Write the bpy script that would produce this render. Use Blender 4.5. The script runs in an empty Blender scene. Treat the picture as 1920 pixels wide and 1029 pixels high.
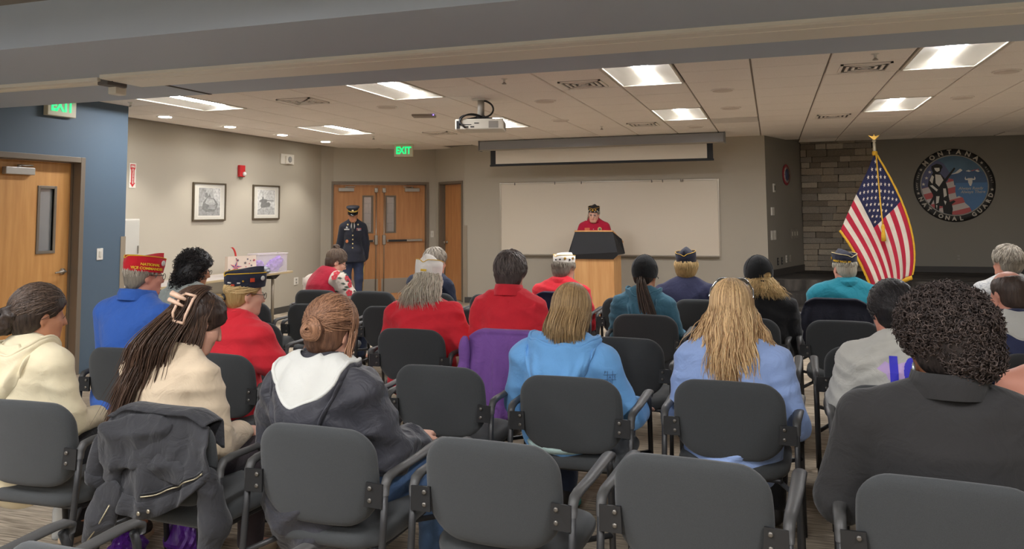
import bpy, bmesh, math, random
import numpy as np
from mathutils import Vector, Matrix
from mathutils.bvhtree import BVHTree

SC = bpy.context.scene
COL = SC.collection
PI = math.pi
R_ = math.radians
rng = np.random.default_rng(7)
random.seed(7)

# ------------------------------------------------------------------ camera
HC = 1.58          # lens height above the floor
H = 2.794          # ceiling height
F_PX, PPY = 1483.42, 285.15
YAW, PIT, ROLL = 0.316073, 0.077012, -0.008476
_cy, _sy = math.cos(YAW), math.sin(YAW)
_f = np.array([-_sy*math.cos(PIT), _cy*math.cos(PIT), math.sin(PIT)])
_r = np.array([_cy, _sy, 0.0])
_u = np.cross(_r, _f)
_cr, _sr = math.cos(ROLL), math.sin(ROLL)
_r2, _u2 = _cr*_r+_sr*_u, -_sr*_r+_cr*_u
cam_d = bpy.data.cameras.new('camera')
cam = bpy.data.objects.new('camera', cam_d)
COL.objects.link(cam)
cam_d.sensor_fit = 'HORIZONTAL'
cam_d.sensor_width = 36.0
cam_d.lens = 36.0*F_PX/1920
cam_d.shift_y = -(514.5-PPY)/1920
cam_d.clip_start = 0.05
cam_d.clip_end = 200
cam.matrix_world = Matrix(((_r2[0], _u2[0], -_f[0], 0), (_r2[1], _u2[1], -_f[1], 0), (_r2[2], _u2[2], -_f[2], HC), (0, 0, 0, 1)))
SC.camera = cam

# ------------------------------------------------------------------ world, exposure
world = bpy.data.worlds.new('world')
SC.world = world
world.use_nodes = True
world.node_tree.nodes['Background'].inputs[0].default_value = (0.5, 0.55, 0.6, 1)
world.node_tree.nodes['Background'].inputs[1].default_value = 0.0
vs = SC.view_settings
vs.view_transform = 'Standard'
vs.look = 'None'
vs.gamma = 1.0
vs.use_curve_mapping = False
vs.exposure = 1.08
SC.cycles.diffuse_bounces = 8
SC.cycles.max_bounces = 14
LAMP_FRONT = 34.0      # radiance of the tube lenses in the front half of the room
LAMP_REAR = 62.0       # and of the unseen lights added in the rear half, behind the beam

# ------------------------------------------------------------------ materials
def lin(c):
    return tuple(((v/255)/12.92 if v/255 <= 0.04045 else ((v/255+0.055)/1.055)**2.4) for v in c)

MATS = {}
def mat(name, rgb, rough=0.6, metal=0.0, var=0.0, vscale=20.0, bump=0.0, bscale=200.0, stretch=None, sheen=0.0,
        emit=None, alpha=1.0, spec=0.5, rgb2=None, detail=3.0, coat=0.0):
    """Principled material; rgb is sRGB 0..255, var mixes a noise of rgb2 (or a darker rgb) into it."""
    if name in MATS:
        return MATS[name]
    m = bpy.data.materials.new(name)
    m.use_nodes = True
    nt = m.node_tree
    b = nt.nodes['Principled BSDF']
    c = lin(rgb)
    b.inputs['Base Color'].default_value = (*c, 1)
    b.inputs['Roughness'].default_value = rough
    b.inputs['Metallic'].default_value = metal
    b.inputs['Specular IOR Level'].default_value = spec
    if sheen:
        b.inputs['Sheen Weight'].default_value = sheen
        b.inputs['Sheen Roughness'].default_value = 0.5
    if coat:
        b.inputs['Coat Weight'].default_value = coat
    if alpha < 1:
        b.inputs['Alpha'].default_value = alpha
    if emit:
        b.inputs['Emission Color'].default_value = (*lin(emit[0]), 1)
        b.inputs['Emission Strength'].default_value = emit[1]
    vec = None
    if var or bump:
        tc = nt.nodes.new('ShaderNodeTexCoord')
        mp = nt.nodes.new('ShaderNodeMapping')
        if stretch:
            mp.inputs['Scale'].default_value = stretch
        nt.links.new(tc.outputs['Object'], mp.inputs['Vector'])
        vec = mp.outputs['Vector']
    if var:
        n = nt.nodes.new('ShaderNodeTexNoise')
        n.inputs['Scale'].default_value = vscale
        n.inputs['Detail'].default_value = detail
        nt.links.new(vec, n.inputs['Vector'])
        rp = nt.nodes.new('ShaderNodeValToRGB')
        rp.color_ramp.elements[0].position = 0.3
        rp.color_ramp.elements[1].position = 0.7
        c2 = lin(rgb2) if rgb2 else tuple(v*(1-var) for v in c)
        rp.color_ramp.elements[0].color = (*c2, 1)
        rp.color_ramp.elements[1].color = (*(c if rgb2 else tuple(min(1, v*(1+var)) for v in c)), 1)
        nt.links.new(n.outputs['Fac'], rp.inputs['Fac'])
        nt.links.new(rp.outputs['Color'], b.inputs['Base Color'])
    if bump:
        n2 = nt.nodes.new('ShaderNodeTexNoise')
        n2.inputs['Scale'].default_value = bscale
        n2.inputs['Detail'].default_value = 4
        nt.links.new(vec, n2.inputs['Vector'])
        bp = nt.nodes.new('ShaderNodeBump')
        bp.inputs['Strength'].default_value = bump
        bp.inputs['Distance'].default_value = 0.01
        nt.links.new(n2.outputs['Fac'], bp.inputs['Height'])
        nt.links.new(bp.outputs['Normal'], b.inputs['Normal'])
    MATS[name] = m
    return m

def wood_mat(name, rgb, rgb2, axis=2):
    m = mat(name, rgb, 0.45, var=0.2, vscale=3.0, rgb2=rgb2, detail=6, stretch=(1.0 if axis == 0 else 7, 1.0 if axis == 1 else 7, 0.6 if axis == 2 else 7))
    return m

def cloth(name, rgb, var=0.06, bump=0.25, bscale=260, rough=0.9, sheen=0.15):
    """Woven cloth: fine weave plus a soft wrinkle relief."""
    if name in MATS:
        return MATS[name]
    m = mat(name, rgb, rough, var=var, vscale=9, sheen=sheen, spec=0.2)
    nt = m.node_tree
    b = nt.nodes['Principled BSDF']
    tc = nt.nodes.new('ShaderNodeTexCoord')
    a = nt.nodes.new('ShaderNodeTexNoise'); a.inputs['Scale'].default_value = 11; a.inputs['Detail'].default_value = 3; a.inputs['Distortion'].default_value = 1.2
    w = nt.nodes.new('ShaderNodeTexNoise'); w.inputs['Scale'].default_value = bscale; w.inputs['Detail'].default_value = 2
    nt.links.new(tc.outputs['Object'], a.inputs['Vector']); nt.links.new(tc.outputs['Object'], w.inputs['Vector'])
    b1 = nt.nodes.new('ShaderNodeBump'); b1.inputs['Strength'].default_value = bump; b1.inputs['Distance'].default_value = 0.03
    b2 = nt.nodes.new('ShaderNodeBump'); b2.inputs['Strength'].default_value = 0.12; b2.inputs['Distance'].default_value = 0.004
    nt.links.new(a.outputs['Fac'], b1.inputs['Height']); nt.links.new(w.outputs['Fac'], b2.inputs['Height'])
    nt.links.new(b1.outputs['Normal'], b2.inputs['Normal']); nt.links.new(b2.outputs['Normal'], b.inputs['Normal'])
    return m

# ------------------------------------------------------------------ object helpers
def tag(o, label=None, cat=None, group=None, kind=None):
    if label: o['label'] = label
    if cat: o['category'] = cat
    if group: o['group'] = group
    if kind: o['kind'] = kind
    return o

def link(o, parent=None):
    COL.objects.link(o)
    if parent is not None:
        o.parent = parent
    return o

def empty(name, loc=(0, 0, 0), rz=0.0, label=None, cat=None, group=None):
    o = bpy.data.objects.new(name, None)
    o.empty_display_size = 0.1
    o.location = loc
    o.rotation_euler = (0, 0, rz)
    COL.objects.link(o)
    return tag(o, label, cat, group)

def mesh_of(verts, faces, smooth=False, name='mesh'):
    me = bpy.data.meshes.new(name)
    me.from_pydata([tuple(map(float, v)) for v in verts], [], [tuple(map(int, f)) for f in faces])
    me.validate()
    if smooth:
        me.polygons.foreach_set('use_smooth', [True]*len(me.polygons))
    me.update()
    return me

class MB:
    """Collects shapes of ONE piece and links them as one mesh object."""
    def __init__(s):
        s.v, s.f, s.sm, s.mi = [], [], [], []
        s.cur = 0
    def add(s, verts, faces, smooth=False):
        o = len(s.v)
        s.v += [tuple(map(float, p)) for p in verts]
        s.f += [tuple(int(i)+o for i in f) for f in faces]
        s.sm += [smooth]*len(faces)
        s.mi += [s.cur]*len(faces)
        return s
    def box(s, x0, x1, y0, y1, z0, z1):
        v = [(x0, y0, z0), (x1, y0, z0), (x1, y1, z0), (x0, y1, z0), (x0, y0, z1), (x1, y0, z1), (x1, y1, z1), (x0, y1, z1)]
        return s.add(v, [(0, 3, 2, 1), (4, 5, 6, 7), (0, 1, 5, 4), (1, 2, 6, 5), (2, 3, 7, 6), (3, 0, 4, 7)])
    def rbox(s, x0, x1, y0, y1, z0, z1, r=0.004, seg=2):
        """box with bevelled edges"""
        bm = bmesh.new()
        bmesh.ops.create_cube(bm, size=1)
        for v in bm.verts:
            v.co = ((x0+x1)/2+v.co.x*(x1-x0), (y0+y1)/2+v.co.y*(y1-y0), (z0+z1)/2+v.co.z*(z1-z0))
        bmesh.ops.bevel(bm, geom=list(bm.edges), offset=r, segments=seg, affect='EDGES', profile=0.5)
        bm.verts.ensure_lookup_table()
        vs_ = [tuple(v.co) for v in bm.verts]
        fs_ = [[v.index for v in f.verts] for f in bm.faces]
        bm.free()
        return s.add(vs_, fs_, False)
    def poly(s, pts):
        return s.add(pts, [tuple(range(len(pts)))])
    def prism(s, pts, axis, a, b):
        """2-D outline extruded along axis from a to b; pts are the two other coordinates in xyz order"""
        def p3(p, t):
            return (t, p[0], p[1]) if axis == 0 else (p[0], t, p[1]) if axis == 1 else (p[0], p[1], t)
        n = len(pts)
        v = [p3(p, a) for p in pts]+[p3(p, b) for p in pts]
        f = [tuple(range(n))[::-1], tuple(range(n, 2*n))]
        f += [(i, (i+1) % n, n+(i+1) % n, n+i) for i in range(n)]
        return s.add(v, f)
    def tube(s, pts, rad, n=8, smooth=True, cap=True):
        pts = np.asarray(pts, float)
        m = len(pts)
        rad = np.broadcast_to(np.asarray(rad, float), (m,))
        t = np.gradient(pts, axis=0)
        t /= np.linalg.norm(t, axis=1, keepdims=True)+1e-12
        ref = np.array([0, 0, 1.0]) if abs(t[0][2]) < 0.9 else np.array([1.0, 0, 0])
        a = np.cross(t[0], ref); a /= np.linalg.norm(a)
        V = []
        for i in range(m):
            a = a-t[i]*np.dot(a, t[i]); a /= np.linalg.norm(a)+1e-12
            b = np.cross(t[i], a)
            for k in range(n):
                w = 2*PI*k/n
                V.append(pts[i]+rad[i]*(math.cos(w)*a+math.sin(w)*b))
        Fc = [(i*n+k, i*n+(k+1) % n, (i+1)*n+(k+1) % n, (i+1)*n+k) for i in range(m-1) for k in range(n)]
        if cap:
            Fc += [tuple(range(n))[::-1], tuple(range((m-1)*n, m*n))]
        return s.add(V, Fc, smooth)
    def lathe(s, prof, n=24, center=(0, 0, 0), axis=2, smooth=True):
        """prof: (radius, height) pairs round an axis through center"""
        V, Fc = [], []
        for r, h in prof:
            for k in range(n):
                w = 2*PI*k/n
                p = (r*math.cos(w), r*math.sin(w), h)
                p = p if axis == 2 else (p[2], p[0], p[1]) if axis == 0 else (p[1], p[2], p[0])
                V.append((center[0]+p[0], center[1]+p[1], center[2]+p[2]))
        m = len(prof)
        for i in range(m-1):
            for k in range(n):
                Fc.append((i*n+k, i*n+(k+1) % n, (i+1)*n+(k+1) % n, (i+1)*n+k))
        Fc += [tuple(range(n))[::-1], tuple(range((m-1)*n, m*n))]
        return s.add(V, Fc, smooth)
    def mesh(s, name='mesh'):
        me = mesh_of(s.v, s.f, False, name)
        if len(me.polygons) == len(s.sm):
            me.polygons.foreach_set('use_smooth', s.sm)
            if any(s.mi):
                me.polygons.foreach_set('material_index', s.mi)
        return me
    def build(s, name, m, parent=None, loc=None, rz=None):
        me = s.mesh(name)
        for x in (m if isinstance(m, (list, tuple)) else [m]):
            me.materials.append(x)
        o = bpy.data.objects.new(name, me)
        if loc is not None: o.location = loc
        if rz is not None: o.rotation_euler = (0, 0, rz)
        return link(o, parent)

def struct(name, mb, m, label=None):
    o = mb.build(name, m)
    o['kind'] = 'structure'
    if label: o['label'] = label
    return o

def text_mesh(txt, size, bold=0.0, extrude=0.002, align='CENTER', spacing=1.0, shear=0.0):
    cu = bpy.data.curves.new('text', 'FONT')
    cu.body = txt; cu.size = size; cu.offset = bold; cu.extrude = extrude
    cu.align_x = align; cu.align_y = 'CENTER'; cu.space_character = spacing; cu.shear = shear
    cu.resolution_u = 3
    o = bpy.data.objects.new('text', cu)
    COL.objects.link(o)
    bpy.context.view_layer.update()
    me = bpy.data.meshes.new_from_object(o.evaluated_get(bpy.context.evaluated_depsgraph_get()))
    bpy.data.objects.remove(o)
    bpy.data.curves.remove(cu)
    return me

def text_obj(name, txt, size, m, matrix, parent=None, bold=0.0, **kw):
    me = text_mesh(txt, size, bold, **kw)
    me.materials.clear(); me.materials.append(m)
    me.transform(matrix)
    o = bpy.data.objects.new(name, me)
    return link(o, parent)

def frame_mat(origin, xdir, ydir):
    x = Vector(xdir).normalized(); y = Vector(ydir).normalized(); z = x.cross(y)
    M = Matrix((x, y, z)).transposed().to_4x4()
    M.translation = Vector(origin)
    return M

def star_pts(cx, cy, r, rot=0.0, k=0.42):
    return [(cx+(r if i % 2 == 0 else r*k)*math.sin(rot+i*PI/5), cy+(r if i % 2 == 0 else r*k)*math.cos(rot+i*PI/5)) for i in range(10)]

# ================================================================== THE SETTING
M_wall = mat('paint_tan', (180, 173, 158), 0.75, bump=0.06, bscale=180)
M_wall_dk = mat('paint_dark_taupe', (140, 136, 127), 0.75, bump=0.06, bscale=180)
M_blue = mat('paint_slate_blue', (82, 101, 118), 0.6, bump=0.05, bscale=180)
M_beam = mat('paint_beam_blue_grey', (192, 203, 216), 0.6, bump=0.05, bscale=180)
M_tile = mat('ceiling_tile', (248, 240, 231), 0.9, var=0.05, vscale=90, bump=0.3, bscale=400)
M_slab = mat('ceiling_shaded_grid', (138, 129, 120), 0.7)  # darkened: shade of the tile gaps is put into the colour
M_frame = mat('door_frame_taupe', (118, 107, 93), 0.45)
M_base = mat('baseboard_dark', (70, 68, 66), 0.5)
M_white = mat('white_plastic', (226, 222, 212), 0.4)
M_offwhite = mat('off_white_metal', (196, 186, 166), 0.45)
M_black = mat('black_plastic', (34, 34, 36), 0.5)
M_metal = mat('brushed_steel', (178, 172, 162), 0.35, metal=0.85)
M_glass = mat('clear_glass', (220, 228, 230), 0.05, alpha=0.18)
M_oak = wood_mat('door_wood', (214, 160, 96), (194, 138, 76))
M_oak_dk = wood_mat('door_wood_dark', (204, 148, 96), (184, 126, 78))

def carpet_mat(name, cols, seed=0.0):
    m = bpy.data.materials.new(name); m.use_nodes = True
    nt = m.node_tree; b = nt.nodes['Principled BSDF']
    b.inputs['Roughness'].default_value = 0.95; b.inputs['Specular IOR Level'].default_value = 0.1
    tc = nt.nodes.new('ShaderNodeTexCoord')
    br = nt.nodes.new('ShaderNodeTexBrick')
    br.inputs['Scale'].default_value = 1.0; br.inputs['Brick Width'].default_value = 1.0; br.inputs['Row Height'].default_value = 0.25
    br.inputs['Mortar Size'].default_value = 0.0; br.offset = 0.37
    br.inputs['Color1'].default_value = (0, 0, 0, 1); br.inputs['Color2'].default_value = (1, 1, 1, 1)
    nt.links.new(tc.outputs['Object'], br.inputs['Vector'])
    mp = nt.nodes.new('ShaderNodeMapping'); mp.inputs['Scale'].default_value = (3.5, 60, 1)
    nt.links.new(tc.outputs['Object'], mp.inputs['Vector'])
    n = nt.nodes.new('ShaderNodeTexNoise'); n.inputs['Scale'].default_value = 1.6; n.inputs['Detail'].default_value = 5
    nt.links.new(mp.outputs['Vector'], n.inputs['Vector'])
    n2 = nt.nodes.new('ShaderNodeTexNoise'); n2.inputs['Scale'].default_value = 1.1; n2.inputs['Detail'].default_value = 3
    nt.links.new(tc.outputs['Object'], n2.inputs['Vector'])
    ad = nt.nodes.new('ShaderNodeMath'); ad.operation = 'MULTIPLY_ADD'; ad.inputs[1].default_value = 0.16
    nt.links.new(br.outputs['Color'], ad.inputs[0]); nt.links.new(n.outputs['Fac'], ad.inputs[2])
    ad2 = nt.nodes.new('ShaderNodeMath'); ad2.operation = 'MULTIPLY_ADD'; ad2.inputs[1].default_value = 0.35
    nt.links.new(n2.outputs['Fac'], ad2.inputs[0]); nt.links.new(ad.outputs[0], ad2.inputs[2])
    rp = nt.nodes.new('ShaderNodeValToRGB')
    rp.color_ramp.elements[0].position = 0.56; rp.color_ramp.elements[0].color = (*lin(cols[0]), 1)
    rp.color_ramp.elements[1].position = 0.98; rp.color_ramp.elements[1].color = (*lin(cols[2]), 1)
    e = rp.color_ramp.elements.new(0.76); e.color = (*lin(cols[1]), 1)
    nt.links.new(ad2.outputs[0], rp.inputs['Fac']); nt.links.new(rp.outputs['Color'], b.inputs['Base Color'])
    n3 = nt.nodes.new('ShaderNodeTexNoise'); n3.inputs['Scale'].default_value = 350
    bp = nt.nodes.new('ShaderNodeBump'); bp.inputs['Strength'].default_value = 0.5; bp.inputs['Distance'].default_value = 0.006
    nt.links.new(tc.outputs['Object'], n3.inputs['Vector']); nt.links.new(n3.outputs['Fac'], bp.inputs['Height']); nt.links.new(bp.outputs['Normal'], b.inputs['Normal'])
    return m
M_carpet = carpet_mat('carpet_streaked', ((112, 103, 91), (160, 147, 129), (206, 191, 169)))
M_carpet_dk = carpet_mat('carpet_stage_dark', ((48, 47, 46), (70, 67, 64), (104, 99, 93)))

XR, YB = 5.6, -4.2          # right wall and rear wall of the room
TK = 0.14                   # wall thickness
struct('floor', MB().box(-9.2, XR+TK, YB-TK, 16.8, -0.1, 0), M_carpet, 'streaked beige and grey carpet floor under the rows of chairs')

def wall(name, a, b, m, z0=0.0, z1=H+0.12, holes=(), th=TK, label=None):
    """upright wall from a to b (room on its right hand side going a->b ... thickness away), holes: (s0, s1, z0, z1)"""
    a = np.array(a, float); b = np.array(b, float)
    L = np.linalg.norm(b-a); t = (b-a)/L; n = np.array([-t[1], t[0]])   # away from the room
    mb = MB()
    def blk(s0, s1, za, zb):
        p = [a+t*s0, a+t*s1, a+t*s1+n*th, a+t*s0+n*th]
        v = [(q[0], q[1], za) for q in p]+[(q[0], q[1], zb) for q in p]
        mb.add(v, [(0, 3, 2, 1), (4, 5, 6, 7), (0, 1, 5, 4), (1, 2, 6, 5), (2, 3, 7, 6), (3, 0, 4, 7)])
    s = 0.0
    for h in sorted(holes):
        blk(s, h[0], z0, z1)
        if h[3] < z1: blk(h[0], h[1], h[3], z1)
        if h[2] > z0: blk(h[0], h[1], z0, h[2])
        s = h[1]
    blk(s, L, z0, z1)
    o = struct(name, mb, m, label)
    return o

# corner points of the plan, seen from above
P_L0, P_L1, P_L2 = (-7.6, 6.91+TK), (-7.6, 12.31), (-7.5, 12.56)
P_D = (-6.06, 13.85); P_F0 = (-5.25, 13.28); P_F1 = (-0.08, 13.28); P_S0 = (0.51, 14.95); P_S1 = (1.70, 14.98)
dd = np.array(P_D)-np.array(P_L2); dd_len = float(np.linalg.norm(dd)); dd_t = dd/dd_len
d1 = np.array(P_F0)-np.array(P_D); d1_len = float(np.linalg.norm(d1)); d1_t = d1/d1_len
wall('wall_left', P_L0, P_L1, M_wall)
wall('wall_left_return', P_L1, P_L2, M_wall)
DD0, DD1 = 0.0, 1.79
wall('wall_double_door', P_L2, P_D, M_wall, holes=[(0.0, DD1-0.02, 0, 2.16)], th=0.13)
S0, S1 = 0.17, 0.90
wall('wall_side_door', P_D, P_F0, M_wall, holes=[(S0-0.02, S1+0.02, 0, 2.16)], th=0.13)
wall('wall_front', P_F0, P_F1, M_wall)
wall('wall_angled', P_F1, P_S0, M_wall_dk)
wall('wall_stage', P_S1, (XR, 15.0), M_wall_dk)
wall('wall_right', (XR, 15.14), (XR, YB), M_wall)
wall('wall_rear', (XR, YB), (-6.7-TK, YB), M_wall)
wall('wall_blue', (-6.7, YB-TK), (-6.7, 6.91), M_blue, holes=[(5.32-YB+TK, 6.32-YB+TK, 0, 2.16)])
struct('wall_blue_return', MB().box(-7.74, -6.7-TK, 6.77, 6.91, 0, H+0.12), M_blue)

# stone veneer: every stone is a piece of its own
wst = wall('wall_stone', P_S0, P_S1, mat('stone_mortar', (62, 56, 50), 0.9))
stone_mats = [mat('stone_veneer_%s' % n, c, 0.85, var=0.22, vscale=14, bump=0.6, bscale=60) for n, c in
              (('grey', (150, 142, 130)), ('tan', (168, 156, 138)), ('umber', (132, 122, 108)), ('pale', (186, 176, 158)))]
stone_me = []
for k in range(6):
    bm = bmesh.new(); bmesh.ops.create_cube(bm, size=1)
    bmesh.ops.bevel(bm, geom=list(bm.edges), offset=0.04, segments=1, affect='EDGES')
    for v in bm.verts:
        v.co += Vector((random.uniform(-.02, .02), random.uniform(-.08, .08), random.uniform(-.04, .04)))
    me = bpy.data.meshes.new('stone'); bm.to_mesh(me); bm.free(); me.materials.append(stone_mats[k % 4]); stone_me.append(me)
z = 0.53
wst_t = (np.array(P_S1)-np.array(P_S0)); wst_L = float(np.linalg.norm(wst_t)); wst_t /= wst_L
while z < H:
    hgt = random.choice((0.075, 0.10, 0.10, 0.125))
    s = -random.uniform(0, 0.2)
    while s < wst_L:
        L = random.choice((0.18, 0.28, 0.34, 0.46))
        s0, s1 = max(s, 0.0), min(s+L, wst_L)
        if s1-s0 > 0.03:
            d = random.uniform(0.02, 0.055)
            o = bpy.data.objects.new('stone', random.choice(stone_me))
            c = np.array(P_S0)+wst_t*(s0+s1)/2
            o.location = (c[0], c[1]-d/2+0.004, z+hgt/2)
            o.scale = (s1-s0-0.006, d, hgt-0.006)
            link(o, wst)
        s += L
    z += hgt

# stage: two steps and a platform, dark carpet
for nm, y0, y1, z1 in (('stage_step', 12.38, 12.72, 0.177), ('stage_step', 12.70, 13.04, 0.354), ('stage_platform', 13.02, 15.02, 0.53)):
    struct(nm, MB().rbox(-0.06 if y1 < 14 else -0.2, XR-0.01, y0, y1, 0.0, z1, 0.012), M_carpet_dk)
mb = MB()
def strip(mb, a, b, z0, z1, th=0.014):
    a = np.array(a, float); b = np.array(b, float); t = (b-a)/np.linalg.norm(b-a); n = np.array([t[1], -t[0]])
    p = [a, b, b+n*th, a+n*th]
    mb.add([(q[0], q[1], z0) for q in p]+[(q[0], q[1], z1) for q in p], [(0, 1, 2, 3), (7, 6, 5, 4), (4, 5, 1, 0), (5, 6, 2, 1), (6, 7, 3, 2), (7, 4, 0, 3)])
    return mb
struct('baseboard_left', strip(MB(), P_L0, P_L1, 0, 0.10), M_base)
struct('baseboard_front', strip(MB(), P_F0, P_F1, 0, 0.10), M_base)
struct('baseboard_angled', strip(MB(), P_F1, P_S0, 0.53, 0.64), M_base)
struct('baseboard_stage', strip(MB(), P_S1, (XR, 15.0), 0.53, 0.63), M_base)
struct('trim_1', MB().box(-6.76, -6.694, 6.85, 6.918, 0.0, 1.365), mat('corner_guard', (152, 140, 122), 0.5), 'beige corner guard on the edge of the blue wall')
g0 = np.array(P_F0)
struct('trim_2', MB().box(g0[0]-0.03, g0[0]+0.05, g0[1]-0.012, g0[1]+0.03, 0.0, 1.37), mat('corner_guard', (152, 140, 122), 0.5), 'taupe corner guard at the left end of the front wall')

# ceiling slab, grid tiles, beam with partition track
GX, GY, GS = -1.35, 7.55, 0.6096
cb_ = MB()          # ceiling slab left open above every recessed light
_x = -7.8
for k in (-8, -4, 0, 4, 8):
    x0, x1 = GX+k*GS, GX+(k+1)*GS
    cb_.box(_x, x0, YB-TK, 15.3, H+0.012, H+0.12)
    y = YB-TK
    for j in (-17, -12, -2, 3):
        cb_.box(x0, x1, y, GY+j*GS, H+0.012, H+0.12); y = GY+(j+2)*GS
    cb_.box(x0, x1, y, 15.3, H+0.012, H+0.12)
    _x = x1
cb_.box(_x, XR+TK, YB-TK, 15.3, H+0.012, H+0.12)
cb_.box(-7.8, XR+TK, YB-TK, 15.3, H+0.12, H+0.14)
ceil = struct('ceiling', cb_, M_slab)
lights = [(k, j) for k in (-8, -4, 0, 4) for j in (-2, 3)]
skip = {(k, j+q) for k, j in lights+[(8, -2), (8, 3)] for q in (0, 1)}
vents = [(-1, -1), (-1, 5), (-6, -1), (-6, 5), (3, -1), (3, 5)]
grilles = [(1, 5), (3, 11), (5, 11), (8, 11)]
skip |= set(vents) | set(grilles)
bm = bmesh.new(); bmesh.ops.create_cube(bm, size=1)
for v in bm.verts: v.co = (v.co.x*(GS-0.016), v.co.y*(GS-0.007), v.co.z*0.02)
bmesh.ops.bevel(bm, geom=[e for e in bm.edges if all(v.co.z < 0 for v in e.verts)], offset=0.006, segments=1, affect='EDGES')
tile_me = bpy.data.meshes.new('ceiling_tile'); bm.to_mesh(tile_me); bm.free(); tile_me.materials.append(M_tile)
def in_room(x, y):
    if y < 5.3 or x < -7.55 or x > XR-0.1: return False
    if y > 15.0: return False
    if x < -0.1 and y > 13.45 and x > -5.0: return False
    if x < -5.0 and y > 13.9-abs(x+6.06)*0.85: return False
    if x >= -0.1 and y > 13.3+(x+0.08)*2.8: return False
    return True
for k in range(-11, 12):
    for j in range(-4, 13):
        cx, cy = GX+(k+0.5)*GS, GY+(j+0.5)*GS
        if (k, j) in skip or not in_room(cx, cy): continue
        o = bpy.data.objects.new('ceiling_tile', tile_me)
        o.location = (cx, cy, H+0.006)
        link(o, ceil)
beam = struct('ceiling_beam', MB().box(-6.7, XR, 3.37, 5.19, 2.545, H+0.02), M_beam, 'wide blue grey ceiling beam crossing above the chairs')
trk = struct('trim_track', MB().prism([(4.20, 2.546), (4.20, 2.525), (4.215, 2.517), (4.30, 2.517), (4.305, 2.53), (4.315, 2.53), (4.32, 2.517), (4.585, 2.517), (4.60, 2.525), (4.60, 2.546)], 0, -4.33, XR), mat('track_beige', (250, 244, 228), 0.45), 'long beige partition track under the ceiling beam')
struct('trim_track_narrow', MB().prism([(4.27, 2.546), (4.27, 2.52), (4.33, 2.52), (4.335, 2.535), (4.37, 2.535), (4.375, 2.52), (4.43, 2.52), (4.43, 2.546)], 0, -6.7, -4.42), mat('track_beige', (250, 244, 228), 0.45), 'narrow beige track running left along the beam')
struct('trim_beam_joint', MB().box(-4.235, -4.205, 4.60, 5.19, 2.541, 2.546), mat('joint_shadow_gap', (82, 80, 78), 0.8))
tb = empty('track_stop', (-4.40, 4.42, 2.546), 0, 'small beige end stop block under the partition track', 'track hardware')
MB().rbox(-0.05, 0.04, -0.12, 0.06, -0.05, 0.0, 0.006).build('bracket', mat('bracket_grey', (110, 106, 102), 0.5), tb)
MB().rbox(-0.055, 0.015, -0.02, 0.08, -0.10, -0.04, 0.006).build('block', mat('track_beige', (250, 244, 228), 0.45), tb)

# ------------------------------------------------------------------ doors
def local_frame(o_xy, t):
    """Empty-like matrix: x along the wall, -y into the room, z up"""
    return math.atan2(t[1], t[0])

def hollow_frame(w, h, fw, depth, m, name='door_frame', parent=None):
    mb = MB()
    mb.rbox(-fw, 0, -0.02, depth, 0, h+fw, 0.004); mb.rbox(w, w+fw, -0.02, depth, 0, h+fw, 0.004)
    mb.rbox(0, w, -0.02, depth, h, h+fw, 0.004)
    mb.box(0, 0.014, depth*0.55, depth*0.75, 0, h); mb.box(w-0.014, w, depth*0.55, depth*0.75, 0, h)
    return mb.build(name, m, parent)

def vision_panel(parent, x0, x1, z0, z1, y, th=0.05):
    mb = MB(); f = 0.028
    for a, b, c, d in ((x0-f, x0, z0-f, z1+f), (x1, x1+f, z0-f, z1+f), (x0, x1, z0-f, z0), (x0, x1, z1, z1+f)):
        mb.rbox(a, b, y-0.01, y+th+0.01, c, d, 0.003)
    w = mb.build('window_frame', M_frame, parent)
    MB().box(x0, x1, y+th*0.4, y+th*0.5, z0, z1).build('window_pane', M_glass, w)

def leaf(parent, name, x0, x1, h, y, m, win=None, th=0.045):
    """door leaf with an optional window hole (x0, x1, z0, z1)"""
    mb = MB()
    if win:
        a, b, c, d = win
        mb.box(x0, a, y, y+th, 0.008, h); mb.box(b, x1, y, y+th, 0.008, h); mb.box(a, b, y, y+th, 0.008, c); mb.box(a, b, y, y+th, d, h)
    else:
        mb.rbox(x0, x1, y, y+th, 0.008, h, 0.003)
    o = mb.build(name, m, parent)
    if win: vision_panel(o, win[0], win[1], win[2], win[3], y, th)
    return o

def closer(parent, x0, x1, z0, z1, y, sgn=1):
    c = MB().rbox(x0, x1, y-0.055, y, z0, z1, 0.006).build('door_closer', mat('closer_grey', (176, 172, 164), 0.4, metal=0.3), parent)
    mb = MB().tube([((x0+x1)/2, y-0.03, z1), ((x0+x1)/2, y-0.03, z1+0.025)], 0.018, 10)
    mb.tube([((x0+x1)/2, y-0.03, z1+0.02), ((x0+x1)/2+sgn*0.16, y-0.012, z1+0.022), ((x0+x1)/2+sgn*0.05, y+0.02, z1+0.03)], 0.008, 6)
    mb.build('closer_arm', M_metal, c)

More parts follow.
